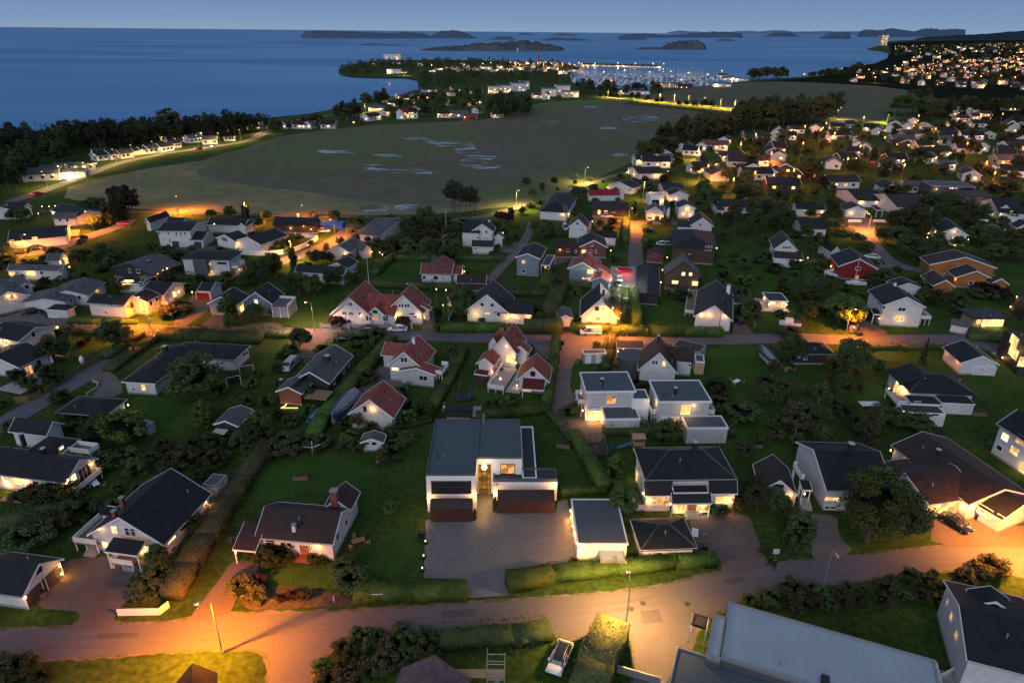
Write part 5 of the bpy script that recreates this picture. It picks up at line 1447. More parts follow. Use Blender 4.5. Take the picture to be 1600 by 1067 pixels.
def _pud():
 nt=PUD.node_tree;L=nt.links.new;b=[n for n in nt.nodes if n.type=='BSDF_PRINCIPLED'][0];o=[n for n in nt.nodes if n.type=='OUTPUT_MATERIAL'][0]
 g=nt.nodes.new('ShaderNodeNewGeometry');m=nt.nodes.new('ShaderNodeMapping');m.inputs['Scale'].default_value=(.045,.16,1);m.inputs['Rotation'].default_value=(0,0,.25);L(g.outputs['Position'],m.inputs[0])
 n=nt.nodes.new('ShaderNodeTexNoise');n.inputs['Scale'].default_value=1;n.inputs['Detail'].default_value=6;n.inputs['Roughness'].default_value=.68;L(m.outputs[0],n.inputs['Vector'])
 r=nt.nodes.new('ShaderNodeMapRange');r.inputs[1].default_value=.50;r.inputs[2].default_value=.60;L(n.outputs['Fac'],r.inputs[0])
 gl=nt.nodes.new('ShaderNodeBsdfGlossy');gl.inputs['Color'].default_value=(.62,.68,.78,1);gl.inputs['Roughness'].default_value=.12
 d=nt.nodes.new('ShaderNodeBsdfDiffuse');d.inputs['Color'].default_value=(.112,.118,.076,1);mx=nt.nodes.new('ShaderNodeMixShader');L(r.outputs[0],mx.inputs[0]);L(d.outputs[0],mx.inputs[1]);L(gl.outputs[0],mx.inputs[2]);L(mx.outputs[0],o.inputs[0])
_pud()
zone(400,180,2.667)
for k,pl in enumerate([[(608,86),(660,92),(735,112),(700,118),(640,100)],[(735,120),(800,113),(885,116),(890,130),(850,132),(780,128)],[(850,135),(890,135),(910,165),(875,172),(860,150)],[(860,200),(900,183),(985,168),(950,185),(910,200),(1000,212),(960,222),(900,212)],[(440,214),(500,212),(560,220),(630,216),(640,232),(710,238),(690,250),(640,245),(540,236),(500,222)],[(265,150),(330,147),(400,156),(340,161)],[(485,165),(560,167),(590,176),(530,174)],[(470,386),(500,384),(510,395),(490,397)],[(615,382),(650,382),(655,390),(620,390)],[(1535,12),(1600,5),(1640,12),(1620,25),(1570,28)],[(1450,50),(1485,48),(1480,62),(1455,60)],[(1505,170),(1535,162),(1525,175)]]):
 patch('puddle',pl,.075+.001*k,PUD,smooth=2,jitter=0,kind='structure',grow=4)
zone(*Z21)
for k,pl in enumerate([[(640,560),(700,552),(820,555),(800,575),(760,590),(700,585),(680,570)],[(410,500),(450,496),(485,504),(440,510)],[(530,620),(570,612),(572,625),(540,630)],[(800,665),(840,664),(840,678),(805,676)],[(120,578),(190,576),(260,588),(200,588)]]):
 patch('puddle',pl,.09+.001*k,PUD,smooth=2,grow=3.5)
zone()
ML=surf('manhole_cover',(.04,.035,.03),rough=.6)
MAIN=[(-60,990),(0,985),(60,983),(115,980),(140,974),(200,976),(270,973),(330,963),(400,959),(500,957),(560,955),(640,950),(700,945),(740,942),(800,939),(850,934),(940,928),(1000,921),(1050,912),(1110,898),(1180,887),(1220,880),(1290,874),(1400,862),(1470,854),(1600,847),(1700,841),(1700,915),(1640,908),(1600,901),(1550,888),(1408,894),(1296,912),(1240,921),(1180,930),(1150,940),(1135,950),(1095,965),(1075,1010),(1050,1080),(985,1080),(995,1040),(990,1000),(985,985),(930,992),(880,996),(866,988),(850,977),(800,976),(700,985),(620,988),(560,992),(530,1002),(500,1025),(470,1090),(415,1090),(425,1040),(412,1012),(330,1012),(200,1020),(100,1028),(0,1033),(-60,1036)]
patch('road_verge',MAIN,.006,surf('gravel_verge',(.15,.125,.10),(.06,.065,.035),scale=.5,rough=.95,world=True,fine=(3,.3),contrast=1.6),smooth=2,jitter=.22,grow=.45)
patch('road',MAIN,.014,ASPH,smooth=2)
ASP2=surf('asphalt_repair',(.085,.08,.09),(.07,.066,.074),scale=.2,rough=.85,world=True,fine=(3.5,.12))
for pl in([(690,955),(742,951),(744,962),(692,966)],[(1130,905),(1160,901),(1165,909),(1134,913)],[(150,990),(215,988),(217,996),(152,998)],[(1000,955),(1030,952),(1036,972),(1004,975)]):patch('road_patch',pl,.02,ASP2,smooth=0)
TRK=surf('worn_asphalt',(.112,.103,.119),(.09,.085,.097),scale=.2,rough=.8,world=True,fine=(3.5,.1))
road('tyre_track',[(-40,1002),(150,996),(330,985),(560,972),(760,960),(860,953),(1000,938),(1180,905),(1400,877),(1640,864)],.5,.016,TRK)
road('tyre_track',[(-40,1017),(150,1010),(330,998),(560,981),(760,968),(860,962),(1000,950),(1180,915),(1400,886),(1640,875)],.5,.016,TRK)
zone(*Z3)
patch('forecourt',[(150,640),(140,945),(355,950),(365,985),(340,1050),(640,1030),(575,990),(565,900),(700,885),(900,862),(945,850),(888,535),(840,545),(830,602),(500,602),(495,500),(420,500),(405,645)],.024,PAVE,smooth=0)
zone(*Z1)
patch('driveway',[(110,775),(240,650),(235,590),(400,570),(600,590),(650,640),(560,690),(480,760),(450,800),(440,835),(420,860),(240,860),(300,830),(315,800),(290,785)],.02,PINKG,smooth=2)
zone(*Z2)
patch('driveway',[(155,590),(255,590),(270,620),(210,680),(170,740),(150,800),(-10,830),(10,780),(80,700),(130,630)],.02,PINKG,smooth=2)
patch('garden_bed',[(180,700),(300,690),(420,690),(560,720),(700,735),(690,760),(400,775),(200,790)],.016,DIRT,smooth=2)
patch('lawn',[(240,640),(400,615),(560,600),(660,620),(640,700),(420,700),(270,690)],.014,LAWNB,smooth=2)
patch('lawn',[(760,480),(880,460),(900,640),(700,660),(680,600)],.014,LAWN,smooth=2)
patch('lawn',[(300,190),(420,180),(700,180),(740,300),(700,420),(660,420),(640,310),(560,270),(420,340),(240,370),(230,300)],.014,LAWN,smooth=2)
zone(*Z4)
patch('driveway',[(430,590),(740,565),(790,700),(830,790),(850,840),(870,870),(600,915),(590,835),(560,810),(450,790),(420,640)],.02,PINKG,smooth=1)
patch('driveway',[(1045,575),(1245,590),(1240,660),(1260,720),(1345,800),(1110,840),(1085,770),(1065,700)],.02,GRAVEL,smooth=1)
patch('lawn',[(600,60),(1000,50),(1020,230),(900,260),(700,300),(620,200)],.014,LAWN,smooth=2)
zone(*Z5)
patch('driveway',[(770,595),(930,560),(1100,650),(1400,640),(1400,760),(760,775)],.02,PINKG,smooth=1)
zone(*Z10)
patch('lawn',[(180,780),(420,760),(640,800),(760,820),(750,890),(400,940),(100,930)],.014,LAWNB,smooth=2)
patch('driveway',[(868,355),(960,355),(955,430),(870,430)],.02,surf('brick_red_paving',(.14,.06,.045),(.1,.045,.035),scale=.5,world=True),smooth=0)
patch('driveway',[(0,260),(70,250),(80,410),(0,410)],.02,PINKG,smooth=0)
patch('driveway',[(690,430),(830,430),(830,600),(740,540),(700,480)],.02,GRAVEL,smooth=1)
zone()
road('lane',[(905,535),(888,565),(877,600),(876,630),(890,655),(915,672),(945,680)],5.0,.016,GRAVEL,ws=[7,6,5.5,5.2,5.5,6,7])
road('road',[(-60,500),(0,503),(100,506),(210,513),(260,517),(350,518),(500,521),(620,524),(750,527),(860,532),(960,531),(1100,531),(1250,528),(1330,532),(1430,531),(1510,529),(1560,545),(1700,600)],5.6,.02,ASPH)
road('road',[(250,515),(215,537),(175,562),(130,590),(70,625),(0,665),(-60,700)],5.0,.024,ASPH)
road('road',[(500,520),(480,550),(470,560)],5.0,.026,PINKG)
zone(*Z8)
patch('driveway',[(640,450),(760,540),(770,640),(560,640),(620,590),(610,545),(560,530)],.028,GRAVEL,smooth=1)
patch('driveway',[(1060,195),(1180,70),(1190,10),(1310,5),(1330,80),(1230,150),(1160,205)],.028,PINKG,smooth=1)
patch('driveway',[(1250,208),(1330,130),(1400,130),(1400,210)],.03,PINKG,smooth=0)
patch('driveway',[(0,150),(200,90),(300,150),(300,190),(0,190)],.028,ASPH,smooth=1)
patch('lawn',[(800,640),(1000,640),(1200,680),(1240,800),(1000,860),(880,800)],.014,LAWNB,smooth=2)
patch('lawn',[(420,330),(640,345),(620,400),(480,440),(400,400)],.014,LAWN,smooth=2)
zone(*Z9)
patch('lawn',[(240,190),(500,160),(560,200),(480,350),(250,360)],.014,LAWN,smooth=2)
patch('driveway',[(830,560),(1000,700),(960,760),(880,700),(720,760),(640,760),(780,620)],.018,GRAVEL,smooth=2)
patch('driveway',[(0,330),(220,320),(240,370),(0,372)],.028,PINKG,smooth=1)
zone(*Z15)
patch('lawn',[(460,400),(640,400),(640,570),(380,570),(320,490)],.014,LAWN,smooth=1)
patch('lawn',[(960,410),(1240,410),(1180,500),(980,490)],.014,LAWN,smooth=1)
patch('lawn',[(1320,540),(1600,540),(1560,610),(1260,610)],.014,LAWN,smooth=1)
patch('driveway',[(1200,300),(1380,270),(1380,340),(1240,360)],.018,GRAVEL,smooth=1)
road('lane',[(1470,130),(1440,220),(1370,330),(1250,450),(1150,560)],3.0,.022,GRAVEL)
zone(*Z11)
patch('lawn',[(580,30),(880,30),(960,190),(560,200)],.014,LAWN,smooth=1)
patch('lawn',[(990,340),(1500,335),(1600,560),(1500,760),(1300,900),(1120,860),(1080,620)],.014,LAWN,smooth=2)
patch('lawn',[(1290,80),(1600,110),(1600,190),(1300,230)],.014,LAWN,smooth=1)
patch('driveway',[(1205,190),(1280,185),(1340,265),(1200,268)],.024,PINKG,smooth=0)
patch('driveway',[(190,790),(260,770),(370,850),(350,900),(250,930),(140,900)],.018,GRAVEL,smooth=1)
patch('lawn',[(150,430),(220,420),(340,480),(200,640),(120,650)],.014,LAWN,smooth=1)
zone(*Z12)
patch('driveway',[(500,240),(570,260),(720,350),(480,350)],.024,PINKG,smooth=1)
patch('lawn',[(540,440),(1020,420),(1060,560),(900,530),(650,520)],.014,LAWN,smooth=1)
patch('lawn',[(1130,590),(1400,600),(1500,700),(1300,790),(1200,680)],.014,LAWN,smooth=1)
patch('lawn',[(450,640),(640,640),(720,840),(480,860)],.014,LAWNB,smooth=2)
patch('lawn',[(900,280),(1050,260),(1200,330),(620,340)],.014,LAWN,smooth=1)
patch('terrace_paving',[(1345,455),(1440,450),(1559,520),(1559,570),(1500,560)],.03,STONE,smooth=0)
zone(*Z17)
patch('lawn',[(320,500),(640,600),(720,640),(880,700),(840,840),(560,860),(440,800),(250,640)],.014,LAWN,smooth=2)
patch('lawn',[(880,640),(1180,640),(1280,800),(1000,800)],.014,LAWN,smooth=2)
patch('road',[(1110,300),(1280,290),(1455,290),(1500,330),(1480,420),(1380,420),(1300,360),(1140,370)],.02,ASPH,smooth=1)
zone(*Z18)
road('road',[(60,345),(130,350),(190,450),(260,560),(360,640),(500,680),(620,700)],5.0,.024,ASPH)
patch('driveway',[(180,620),(330,620),(420,680),(380,740),(200,700)],.028,GRAVEL,smooth=1)
patch('lawn',[(820,830),(1240,800),(1358,700),(1358,900),(900,980)],.014,LAWN,smooth=1)
zone(*Z16)
road('road',[(1000,880),(1010,760),(1000,640),(1010,560),(1010,480),(985,420),(930,400),(830,400)],4.6,.020,ASPH)
road('road',[(985,430),(1060,410),(1200,415),(1320,425)],5.0,.024,ASPH)
patch('floodlit_yard',[(820,735),(1000,740),(985,890),(815,885)],.03,surf('concrete_yard',(.3,.29,.28),(.24,.23,.22),scale=.3,world=True),smooth=0)
patch('driveway',[(300,690),(430,640),(540,640),(520,690),(400,740),(330,790)],.018,PINKG,smooth=1)
patch('driveway',[(680,360),(860,370),(800,410),(900,430),(880,460),(700,470)],.018,PINKG,smooth=1)
zone()
road('track',[(60,331),(200,331),(300,333),(400,336),(560,340),(650,340)],4.0,.07,PINKG)
road('track',[(700,345),(770,338),(810,322),(850,311),(900,294),(940,280),(980,270),(1030,262)],4.5,.072,GRAVEL)
zone(*Z19)
road('coast_road',[(60,640),(230,582),(330,545),(480,495),(600,442),(750,400),(900,372),(1050,348),(1200,327),(1330,310),(1430,288),(1500,248),(1520,228)],6,.08,ASPH)
zone(*Z20)
road('coast_road',[(0,590),(60,545),(180,505),(330,490),(480,465),(560,440),(640,412),(720,382),(800,352)],6,.09,GRAVEL)
zone(*Z21)
road('far_road',[(480,436),(560,447),(640,457),(750,471),(850,483),(950,495),(1050,505),(1150,515),(1300,527),(1400,540)],6,.1,ASPH)
zone(*Z13)
road('road',[(1080,230),(1000,280),(900,320),(750,370),(600,420),(450,480),(300,510),(150,530),(-60,600)],5.5,.024,ASPH)
patch('driveway',[(340,1010),(180,990),(60,1060),(0,1100),(340,1080)],.032,ASPH,smooth=1)
zone(*Z14)
road('road',[(1560,270),(1500,340),(1400,410),(1260,480),(1100,530),(980,580),(860,600)],6.0,.026,ASPH)
road('road',[(0,470),(130,460),(300,470),(420,480)],6.0,.024,PINKG)
zone()
for(x,y)in((1004.8,942.4),(1074,943.2),(986,951.2),(815,839)):
 q=U((x,y));b=MB();b.bar((0,0,0),(0,0,.012),.38,.38,20)
 o=b.obj('manhole_cover',ML,None,Matrix.Translation((q.x,q.y,.026)))
 tagit(o,{1004.8:'round manhole cover in the road just right of the yellow street lamp',1074:'round manhole cover furthest right along the main road',986:'round manhole cover behind the yellow street lamp pole',815:'small drain cover in the paved forecourt'}[x],'manhole cover')
ISL=surf('island_rock_and_scrub',(.105,.15,.22),(.08,.12,.185),scale=.01,rough=1,spec=0,world=True,contrast=2)  # blue-grey base colour carries the distance haze over the islands
ISL2=surf('far_hills',(.13,.20,.33),(.11,.175,.29),scale=.002,rough=1,spec=0,world=True)  # paler blue still: haze of the farthest land mixed into the colour
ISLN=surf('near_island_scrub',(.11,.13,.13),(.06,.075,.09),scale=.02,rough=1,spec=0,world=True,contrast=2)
def island(name,base,tops,mat=ISL,kind='structure',rough=.12,depth=.35,nrow=9,label=None):
 """base: (x0,x1,y) of the waterline, tops: [(x, y)...] skyline"""
 x0,x1,yb=base;yb1=yb
 A=U((x0,yb));B=U((x1,yb))
 D=(A+B)/2;dist=Vector((D.x,D.y,0)).length
 n=60;rng=random.Random(int(x0*13+yb))
 width=(B-A).length;dep=min(width*depth,dist*.35)
 fwd=Vector((D.x,D.y,0)).normalized()
 vs,fs=[],[]
 for j in range(nrow):
  t=j/(nrow-1)
  for i in range(n+1):
   x=x0+(x1-x0)*i/n
   yt=yb
   for k in range(len(tops)-1):
    if tops[k][0]<=x<=tops[k+1][0]:
     f_=(x-tops[k][0])/max(1e-6,tops[k+1][0]-tops[k][0]);f_=f_*f_*(3-2*f_);yt=tops[k][1]*(1-f_)+tops[k+1][1]*f_
   q=A.lerp(B,i/n)
   pm=q+fwd*dep*.5
   d=ray((x,yt));tt=pm.to_2d().length/max(1e-6,Vector((d.x,d.y)).length);h=max(0,CAMH+d.z*tt)
   prof=math.sin(math.pi*t)**.7
   edge=min(1,min(i,n-i)/4)
   z=h*prof*(1+rng.uniform(-rough,rough)*.6)-1.2
   if j in(0,nrow-1)or i in(0,n):z=-1.5
   p=q+fwd*(dep*(t*edge+.5*(1-edge)))
   vs.append((p.x-D.x,p.y-D.y,z))
 for j in range(nrow-1):
  for i in range(n):
   a=j*(n+1)+i;fs.append((a,a+1,a+n+2,a+n+1))
 me=mk(name,vs,fs,mat,True)
 o=place(name,me,None,Matrix.Translation((D.x,D.y,0)))
 o['kind']=kind
 return o
zone(*Z20)
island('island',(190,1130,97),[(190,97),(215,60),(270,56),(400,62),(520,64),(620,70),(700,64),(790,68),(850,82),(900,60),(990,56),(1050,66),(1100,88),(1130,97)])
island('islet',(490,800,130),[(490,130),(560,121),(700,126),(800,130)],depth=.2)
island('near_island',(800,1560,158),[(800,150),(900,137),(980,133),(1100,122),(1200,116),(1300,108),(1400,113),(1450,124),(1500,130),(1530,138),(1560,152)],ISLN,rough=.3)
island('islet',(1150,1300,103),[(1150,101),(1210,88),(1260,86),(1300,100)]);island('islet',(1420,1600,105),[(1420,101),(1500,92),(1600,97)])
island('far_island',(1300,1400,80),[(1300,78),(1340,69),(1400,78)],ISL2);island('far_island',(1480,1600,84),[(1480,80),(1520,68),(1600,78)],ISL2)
zone(*Z21)
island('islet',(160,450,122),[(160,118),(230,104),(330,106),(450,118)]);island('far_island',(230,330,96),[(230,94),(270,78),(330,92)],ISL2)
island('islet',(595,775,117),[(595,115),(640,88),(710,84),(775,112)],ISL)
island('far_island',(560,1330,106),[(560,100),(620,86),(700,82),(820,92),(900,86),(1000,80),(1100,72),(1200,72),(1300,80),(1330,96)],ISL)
island('near_island',(700,1110,172),[(700,168),(740,158),(840,160),(880,136),(960,122),(1040,120),(1090,138),(1110,160)],ISLN,rough=.3)
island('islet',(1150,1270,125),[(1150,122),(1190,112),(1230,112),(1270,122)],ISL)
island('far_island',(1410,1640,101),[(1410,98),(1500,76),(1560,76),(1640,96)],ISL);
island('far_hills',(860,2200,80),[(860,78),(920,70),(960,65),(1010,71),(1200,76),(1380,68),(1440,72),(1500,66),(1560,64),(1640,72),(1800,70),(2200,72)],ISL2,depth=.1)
zone(*Z22)
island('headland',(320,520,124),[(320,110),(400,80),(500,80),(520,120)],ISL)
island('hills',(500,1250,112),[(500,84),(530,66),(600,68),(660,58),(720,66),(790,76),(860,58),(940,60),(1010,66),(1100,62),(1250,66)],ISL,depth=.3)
island('hills',(680,2600,130),[(680,120),(760,108),(900,96),(1000,88),(1120,76),(1250,62),(1350,56),(1450,46),(1530,42),(1650,46),(1900,40),(2200,50),(2600,60)],surf('wooded_hills',(.04,.058,.072),(.022,.034,.046),scale=.008,rough=1,spec=0,world=True,contrast=2),depth=.25,nrow=14)
zone()
FP={}
def far_proto(wall,roof,L=11,W=8,he=3,hr=5,lit=1,key=None):
 k=(wall,roof,L,W,he,hr)
 if k in FP:return FP[k]
 x,y=L/2,W/2;hx,hy=x-.3,y-.4;sl=(hr-he)/y;zt=he+sl*.4-.2
 w=MB();w.prism([(-hy,0),(hy,0),(hy,zt),(0,hr-.21),(-hy,zt)],-hx,hx)
 r=MB();r.prism([(-y,he),(0,hr),(y,he),(y,he-.2),(0,hr-.2),(-y,he-.2)],-x,x)
 t=MB()
 for xx in(-x,x):
  a,b_=(xx,xx+.1)if xx>0 else(xx-.1,xx)
  t.prism([(-y,he+.05),(0,hr+.05),(0,hr-.3),(-y,he-.3)],a,b_);t.prism([(0,hr+.05),(y,he+.05),(y,he-.3),(0,hr-.3)],a,b_)
 ws=[]
 for(px,py,nx,ny)in((-hx*.55,-hy,0,-1),(0.1*hx,-hy,0,-1),(hx*.6,-hy,0,-1),(-hx,-hy*.4,-1,0),(hx,hy*.3,1,0),(-hx*.4,hy,0,1)):
  ww=.7
  zs=[1.1]if he<4.5 else[1.1,3.8]
  for z0 in zs:
   b=MB()
   if nx:b.box(px-.06,px+.06,py-ww,py+ww,z0,z0+1.1)
   else:b.box(px-ww,px+ww,py-.06,py+.06,z0,z0+1.1)
   ws.append(b)
 ms=(w.mesh('wall',wallm(wall)),r.mesh('roof',roofm(roof)),t.mesh('bargeboard',TRIM),[[b.mesh('window',mm)for mm in(GLASSD,LIT[0],LIT[1],LITFAR)]for b in ws])
 FP[k]=ms
 return ms
LITFAR=glow('far_lit_window',(1,.46,.12),3.6)
frng=random.Random(21)
FARH=[]
def far_house(p,ang,wall='white',roof='black',L=11,W=8,he=3,hr=5,lit=.35,lamp=.4,world=None,name='house',lampcol=(1,.55,.2),power=260):
 q=world if world is not None else U(p)
 w,r,t,ws=far_proto(wall,roof,L,W,he,hr)
 o=empty(name,q,math.radians(ang));M=RW[o.name]
 place('wall',w,o,M);place('roof',r,o,M);place('bargeboard',t,o,M)
 for i,b in enumerate(ws):
  place('window',b[(1+frng.randrange(3))if frng.random()<lit else 0],o,M)
 if frng.random()<lamp:
  s_=frng.choice((-1,1));lp=M@Vector((L*.35*s_,-W/2-.1,2.3))
  b=MB();b.bar(lp,lp+Vector((0,0,.5)),.22,.22,6);b.obj('wall_lamp',BULB,o)
  point(lp+(M.to_3x3()@Vector((0,-1.2,.2))),power*frng.uniform(.5,1.5),lampcol,.3,o)
 dsc={'white':'white','cream':'cream','brown':'dark brown','red':'red','maroon':'maroon','grey':'grey','lightgrey':'pale grey','bluegrey':'blue-grey','pinkish':'pinkish','dark':'dark','tan':'tan','orange':'orange','slate':'slate grey','render':'white'}[wall]
 rs={'black':'black','brown':'brown','red':'red','grey':'grey','dullred':'dull red','crimson':'crimson','darkred':'dark red','pinkbrown':'pink-brown'}[roof]
 FARH.append((o,dsc+' '+name.replace('_',' ')+' with '+rs+' roof',name.split('_')[-1]))
 OCC.append((q.x,q.y,max(L,W)*.55))
 return o
def name_cluster(start,where,group):
 L_=FARH[start:]
 D_={}
 for o,d,c in L_:
  o['category']=c;o['group']=group
  D_.setdefault(d,[]).append(o)
 for d,os_ in D_.items():
  os_.sort(key=lambda o:PX(RW[o.name].translation)[0])
  for i,o in enumerate(os_):
   o['label']=d+' '+where+(''if len(os_)==1 else ', '+ORD(i)+' from left')
ORDS='first second third fourth fifth sixth seventh eighth ninth tenth eleventh twelfth'.split()
def ORD(i):
 if i<12:return ORDS[i]
 n=i+1
 return str(n)+('th'if 10<n%100<14 else{1:'st',2:'nd',3:'rd'}.get(n%10,'th'))
def cluster(poly,n,where,group,mind,walls,roofs,sizes,lit,lamp,angs,power=260,name='house',lampcol=(1,.55,.2)):
 st=len(FARH)
 pw=[U(p)for p in poly];pw=[(a.x,a.y)for a in pw]
 x0,x1=min(a[0]for a in pw),max(a[0]for a in pw);y0,y1=min(a[1]for a in pw),max(a[1]for a in pw)
 k=0;tries=0;pts=[]
 while k<n and tries<n*80:
  tries+=1
  x,y=frng.uniform(x0,x1),frng.uniform(y0,y1)
  if not in_poly(x,y,pw)or any((x-a)**2+(y-b)**2<mind**2 for a,b in pts)or any((x-a)**2+(y-b)**2<(r+6)**2 for a,b,r in OCC):continue
  pts.append((x,y));k+=1
  L_,W_2,he,hr=frng.choice(sizes)
  far_house(None,frng.choice(angs)+frng.uniform(-8,8),frng.choice(walls),frng.choice(roofs),L_,W_2,he,hr,lit,lamp,world=Vector((x,y,0)),power=power,name=name,lampcol=lampcol)
 name_cluster(st,where,group)
SZ=[(11,8,3,5.2),(13,8.5,3.2,5.2),(9.5,8,3.6,6.6),(15,9,3,5)]
SZ2=[(11,8,3,5.2),(10,8,5.4,7.8),(12,9,5.2,7.5)]
def fl(zn,items,where,group,**kw):
 zone(*zn);st=len(FARH)
 for it in items:far_house(it[0],*it[1:],**kw)
 zone();name_cluster(st,where,group)
SM,MD,LG,TL=(9,7,3,4.8),(11,8,3,5.2),(15,9,3.2,5.4),(10,8,5,7.6)
fl(Z23,[((210,455),10,'white','black',*MD),((300,470),-5,'white','black',*LG),((365,445),30,'white','grey',*SM),((510,360),60,'white','black',*MD),((570,385),-20,'white','black',*MD),((645,350),70,'white','grey',*SM),((740,345),-15,'lightgrey','dullred',*LG),((812,305),60,'white','black',*SM),((1000,270),0,'cream','black',*MD),((1110,275),-10,'cream','brown',*LG),((1200,285),50,'cream','black',*TL),((1330,225),-5,'cream','brown',*MD),((1480,215),60,'white','black',*MD),((1545,285),70,'white','brown',*MD),((1150,390),80,'bluegrey','black',*MD),((930,470),-10,'pinkish','brown',*LG),((1060,460),-15,'white','brown',*MD),((1010,510),75,'white','black',*SM),((1030,560),0,'lightgrey','black',*LG),((1160,545),60,'cream','black',*SM),((690,470),0,'grey','black',*MD),((1220,640),-5,'brown','black',*LG),((1390,560),30,'brown','black',*MD),((1580,470),80,'white','black',*MD)],'in the lamp-lit estate beyond the field lane','houses beyond the field lane',lit=.5,lamp=.8,power=380)
fl(Z24,[((60,215),70,'white','black',*MD),((220,205),-10,'white','black',*MD),((300,185),20,'white','brown',*MD),((130,285),75,'white','brown',*SM),((380,290),60,'white','black',*SM),((230,270),0,'lightgrey','black',*LG),((520,235),60,'lightgrey','black',*MD),((640,220),40,'white','black',*MD),((735,200),60,'white','black',*MD),((775,155),70,'white','brown',*SM),((870,200),70,'lightgrey','black',*MD),((760,260),0,'pinkish','dullred',*LG),((380,340),60,'white','black',*SM),((300,390),-20,'slate','black',*LG),((190,480),70,'white','black',*MD),((280,440),10,'brown','black',*MD),((1000,240),0,'lightgrey','black',*LG),((1200,270),-10,'white','black',*LG),((1260,180),0,'cream','black',*LG),((1080,100),60,'cream','brown',*SM),((1150,65),30,'white','brown',*SM),((1220,80),30,'pinkish','brown',*SM),((1290,105),0,'tan','brown',*MD),((1220,125),20,'pinkish','brown',*MD),((1500,60),10,'pinkish','dullred',*LG),((1130,140),0,'pinkish','brown',*MD),((1570,150),30,'white','black',*MD),((1050,310),-15,'bluegrey','grey',*LG),((1170,370),-5,'cream','black',*LG),((950,395),0,'bluegrey','black',*LG),((850,345),0,'cream','black',*MD),((1460,455),0,'tan','grey',*LG),((1510,350),10,'white','black',*LG),((870,440),40,'white','grey',*MD),((1010,490),-10,'white','grey',*SM),((1340,520),70,'white','grey',*SM),((1520,540),-20,'white','black',*LG),((760,655),0,'lightgrey','grey',*SM),((240,620),5,'white','brown',*LG),((900,290),10,'cream','black',*MD),((690,300),-5,'bluegrey','grey',*LG),((640,445),0,'brown','black',*MD)],'among the dark trees of the right-hand estate','houses of the right-hand estate',lit=.5,lamp=.7,power=380)
fl(Z20,[((160,545),60,'white','black',*SM),((225,545),-5,'white','black',*MD),((275,545),70,'white','grey',*SM),((365,545),0,'lightgrey','black',*MD),((495,525),-10,'brown','black',*MD),((575,505),60,'white','black',*LG),((595,460),0,'white','grey',*MD),((655,480),60,'white','black',*MD),((650,462),0,'lightgrey','grey',*MD),((740,498),60,'white','crimson',*TL),((775,495),20,'white','black',*TL),((765,445),40,'maroon','crimson',*TL),((690,435),0,'white','black',*MD),((825,450),70,'white','black',*MD),((740,410),20,'white','black',*MD),((800,400),60,'lightgrey','black',*MD),((930,430),20,'white','black',*MD),((975,428),60,'white','brown',*SM),((1055,432),10,'white','black',*MD),((1110,425),60,'brown','brown',*SM),((940,490),0,'cream','black',*MD),((1010,490),0,'bluegrey','grey',*LG),((1070,505),0,'red','dullred',*MD),((1108,470),60,'white','brown',*SM),((1205,492),30,'white','grey',*SM),((995,360),30,'white','black',*MD),((980,382),0,'pinkish','dullred',*LG),((1100,372),10,'white','black',*LG),((865,365),-3,'grey','brown',18,9,3,5),((870,400),10,'brown','black',*MD),((1415,395),20,'white','dullred',*LG),((1450,400),70,'white','dullred',*TL)],'in the village between the bay and the field','houses of the bay village',lit=.4,lamp=.6,power=500)
fl(Z20,[((1190,372),5,'cream','grey',14,10,8,9),((1240,368),8,'white','grey',16,10,8,9.2),((1310,360),12,'white','grey',18,11,9,10),((1340,350),12,'white','grey',12,9,9,10),((1465,385),5,'white','grey',16,11,8,9),((1530,378),10,'white','grey',16,12,10,11),((1570,390),4,'cream','grey',18,10,6,7)],'stepped above the field near the marina','apartment blocks near the marina',name='apartment_block',lit=.7,lamp=.6,power=600)
fl(Z20,[((580,228),10,'brown','black',*LG),((675,200),0,'white','grey',34,14,12,13),((715,205),0,'lightgrey','grey',12,12,15,16),((700,225),0,'grey','black',30,12,4,6),((692,272),0,'white','grey',24,10,7,7.8),((740,272),0,'tan','black',*MD),((820,235),70,'white','black',*TL),((885,232),20,'white','black',*TL),((915,255),0,'cream','black',*LG),((880,265),0,'pinkish','brown',*MD)]+[((965+28*i,248+(i%3)*7),(i*37)%80,['white','cream','white','pinkish'][i%4],['black','dullred','brown','grey'][i%4],*(TL if i%2 else LG))for i in range(20)]+[((1300+30*i,226+(i%2)*12),(i*53)%80,['white','cream','pinkish'][i%3],['black','dullred','brown'][i%3],*TL)for i in range(8)],'on the wooded peninsula across the bay','houses on the peninsula',lit=.6,lamp=.8,power=2200)
fl(Z21,[((410+34*i,268+i*.9),5,['pinkish','white','cream'][i%3],['dullred','brown','black'][i%3],16,9,3.5,6)for i in range(13)],'in the row along the marina breakwater','buildings along the breakwater',lit=.8,lamp=.9,power=2500)
fl(Z21,[((880,388),3,'tan','grey',34,12,5,6),((980,395),5,'darkred'if 0 else 'maroon','brown',20,10,4,6),((1195,332),0,'cream','brown',16,9,4,6),((1220,348),10,'white','grey',18,10,4,6),((1300,350),0,'white','grey',20,8,3,4),((680,428),3,'white','grey',40,8,4,5),((1190,385),3,'white','grey',24,9,4,5),((350,300),0,'cream','brown',20,10,4,7),((290,312),0,'white','dullred',16,10,5,8)],'by the marina shore','buildings by the marina shore',lit=.7,lamp=.8,power=1800)
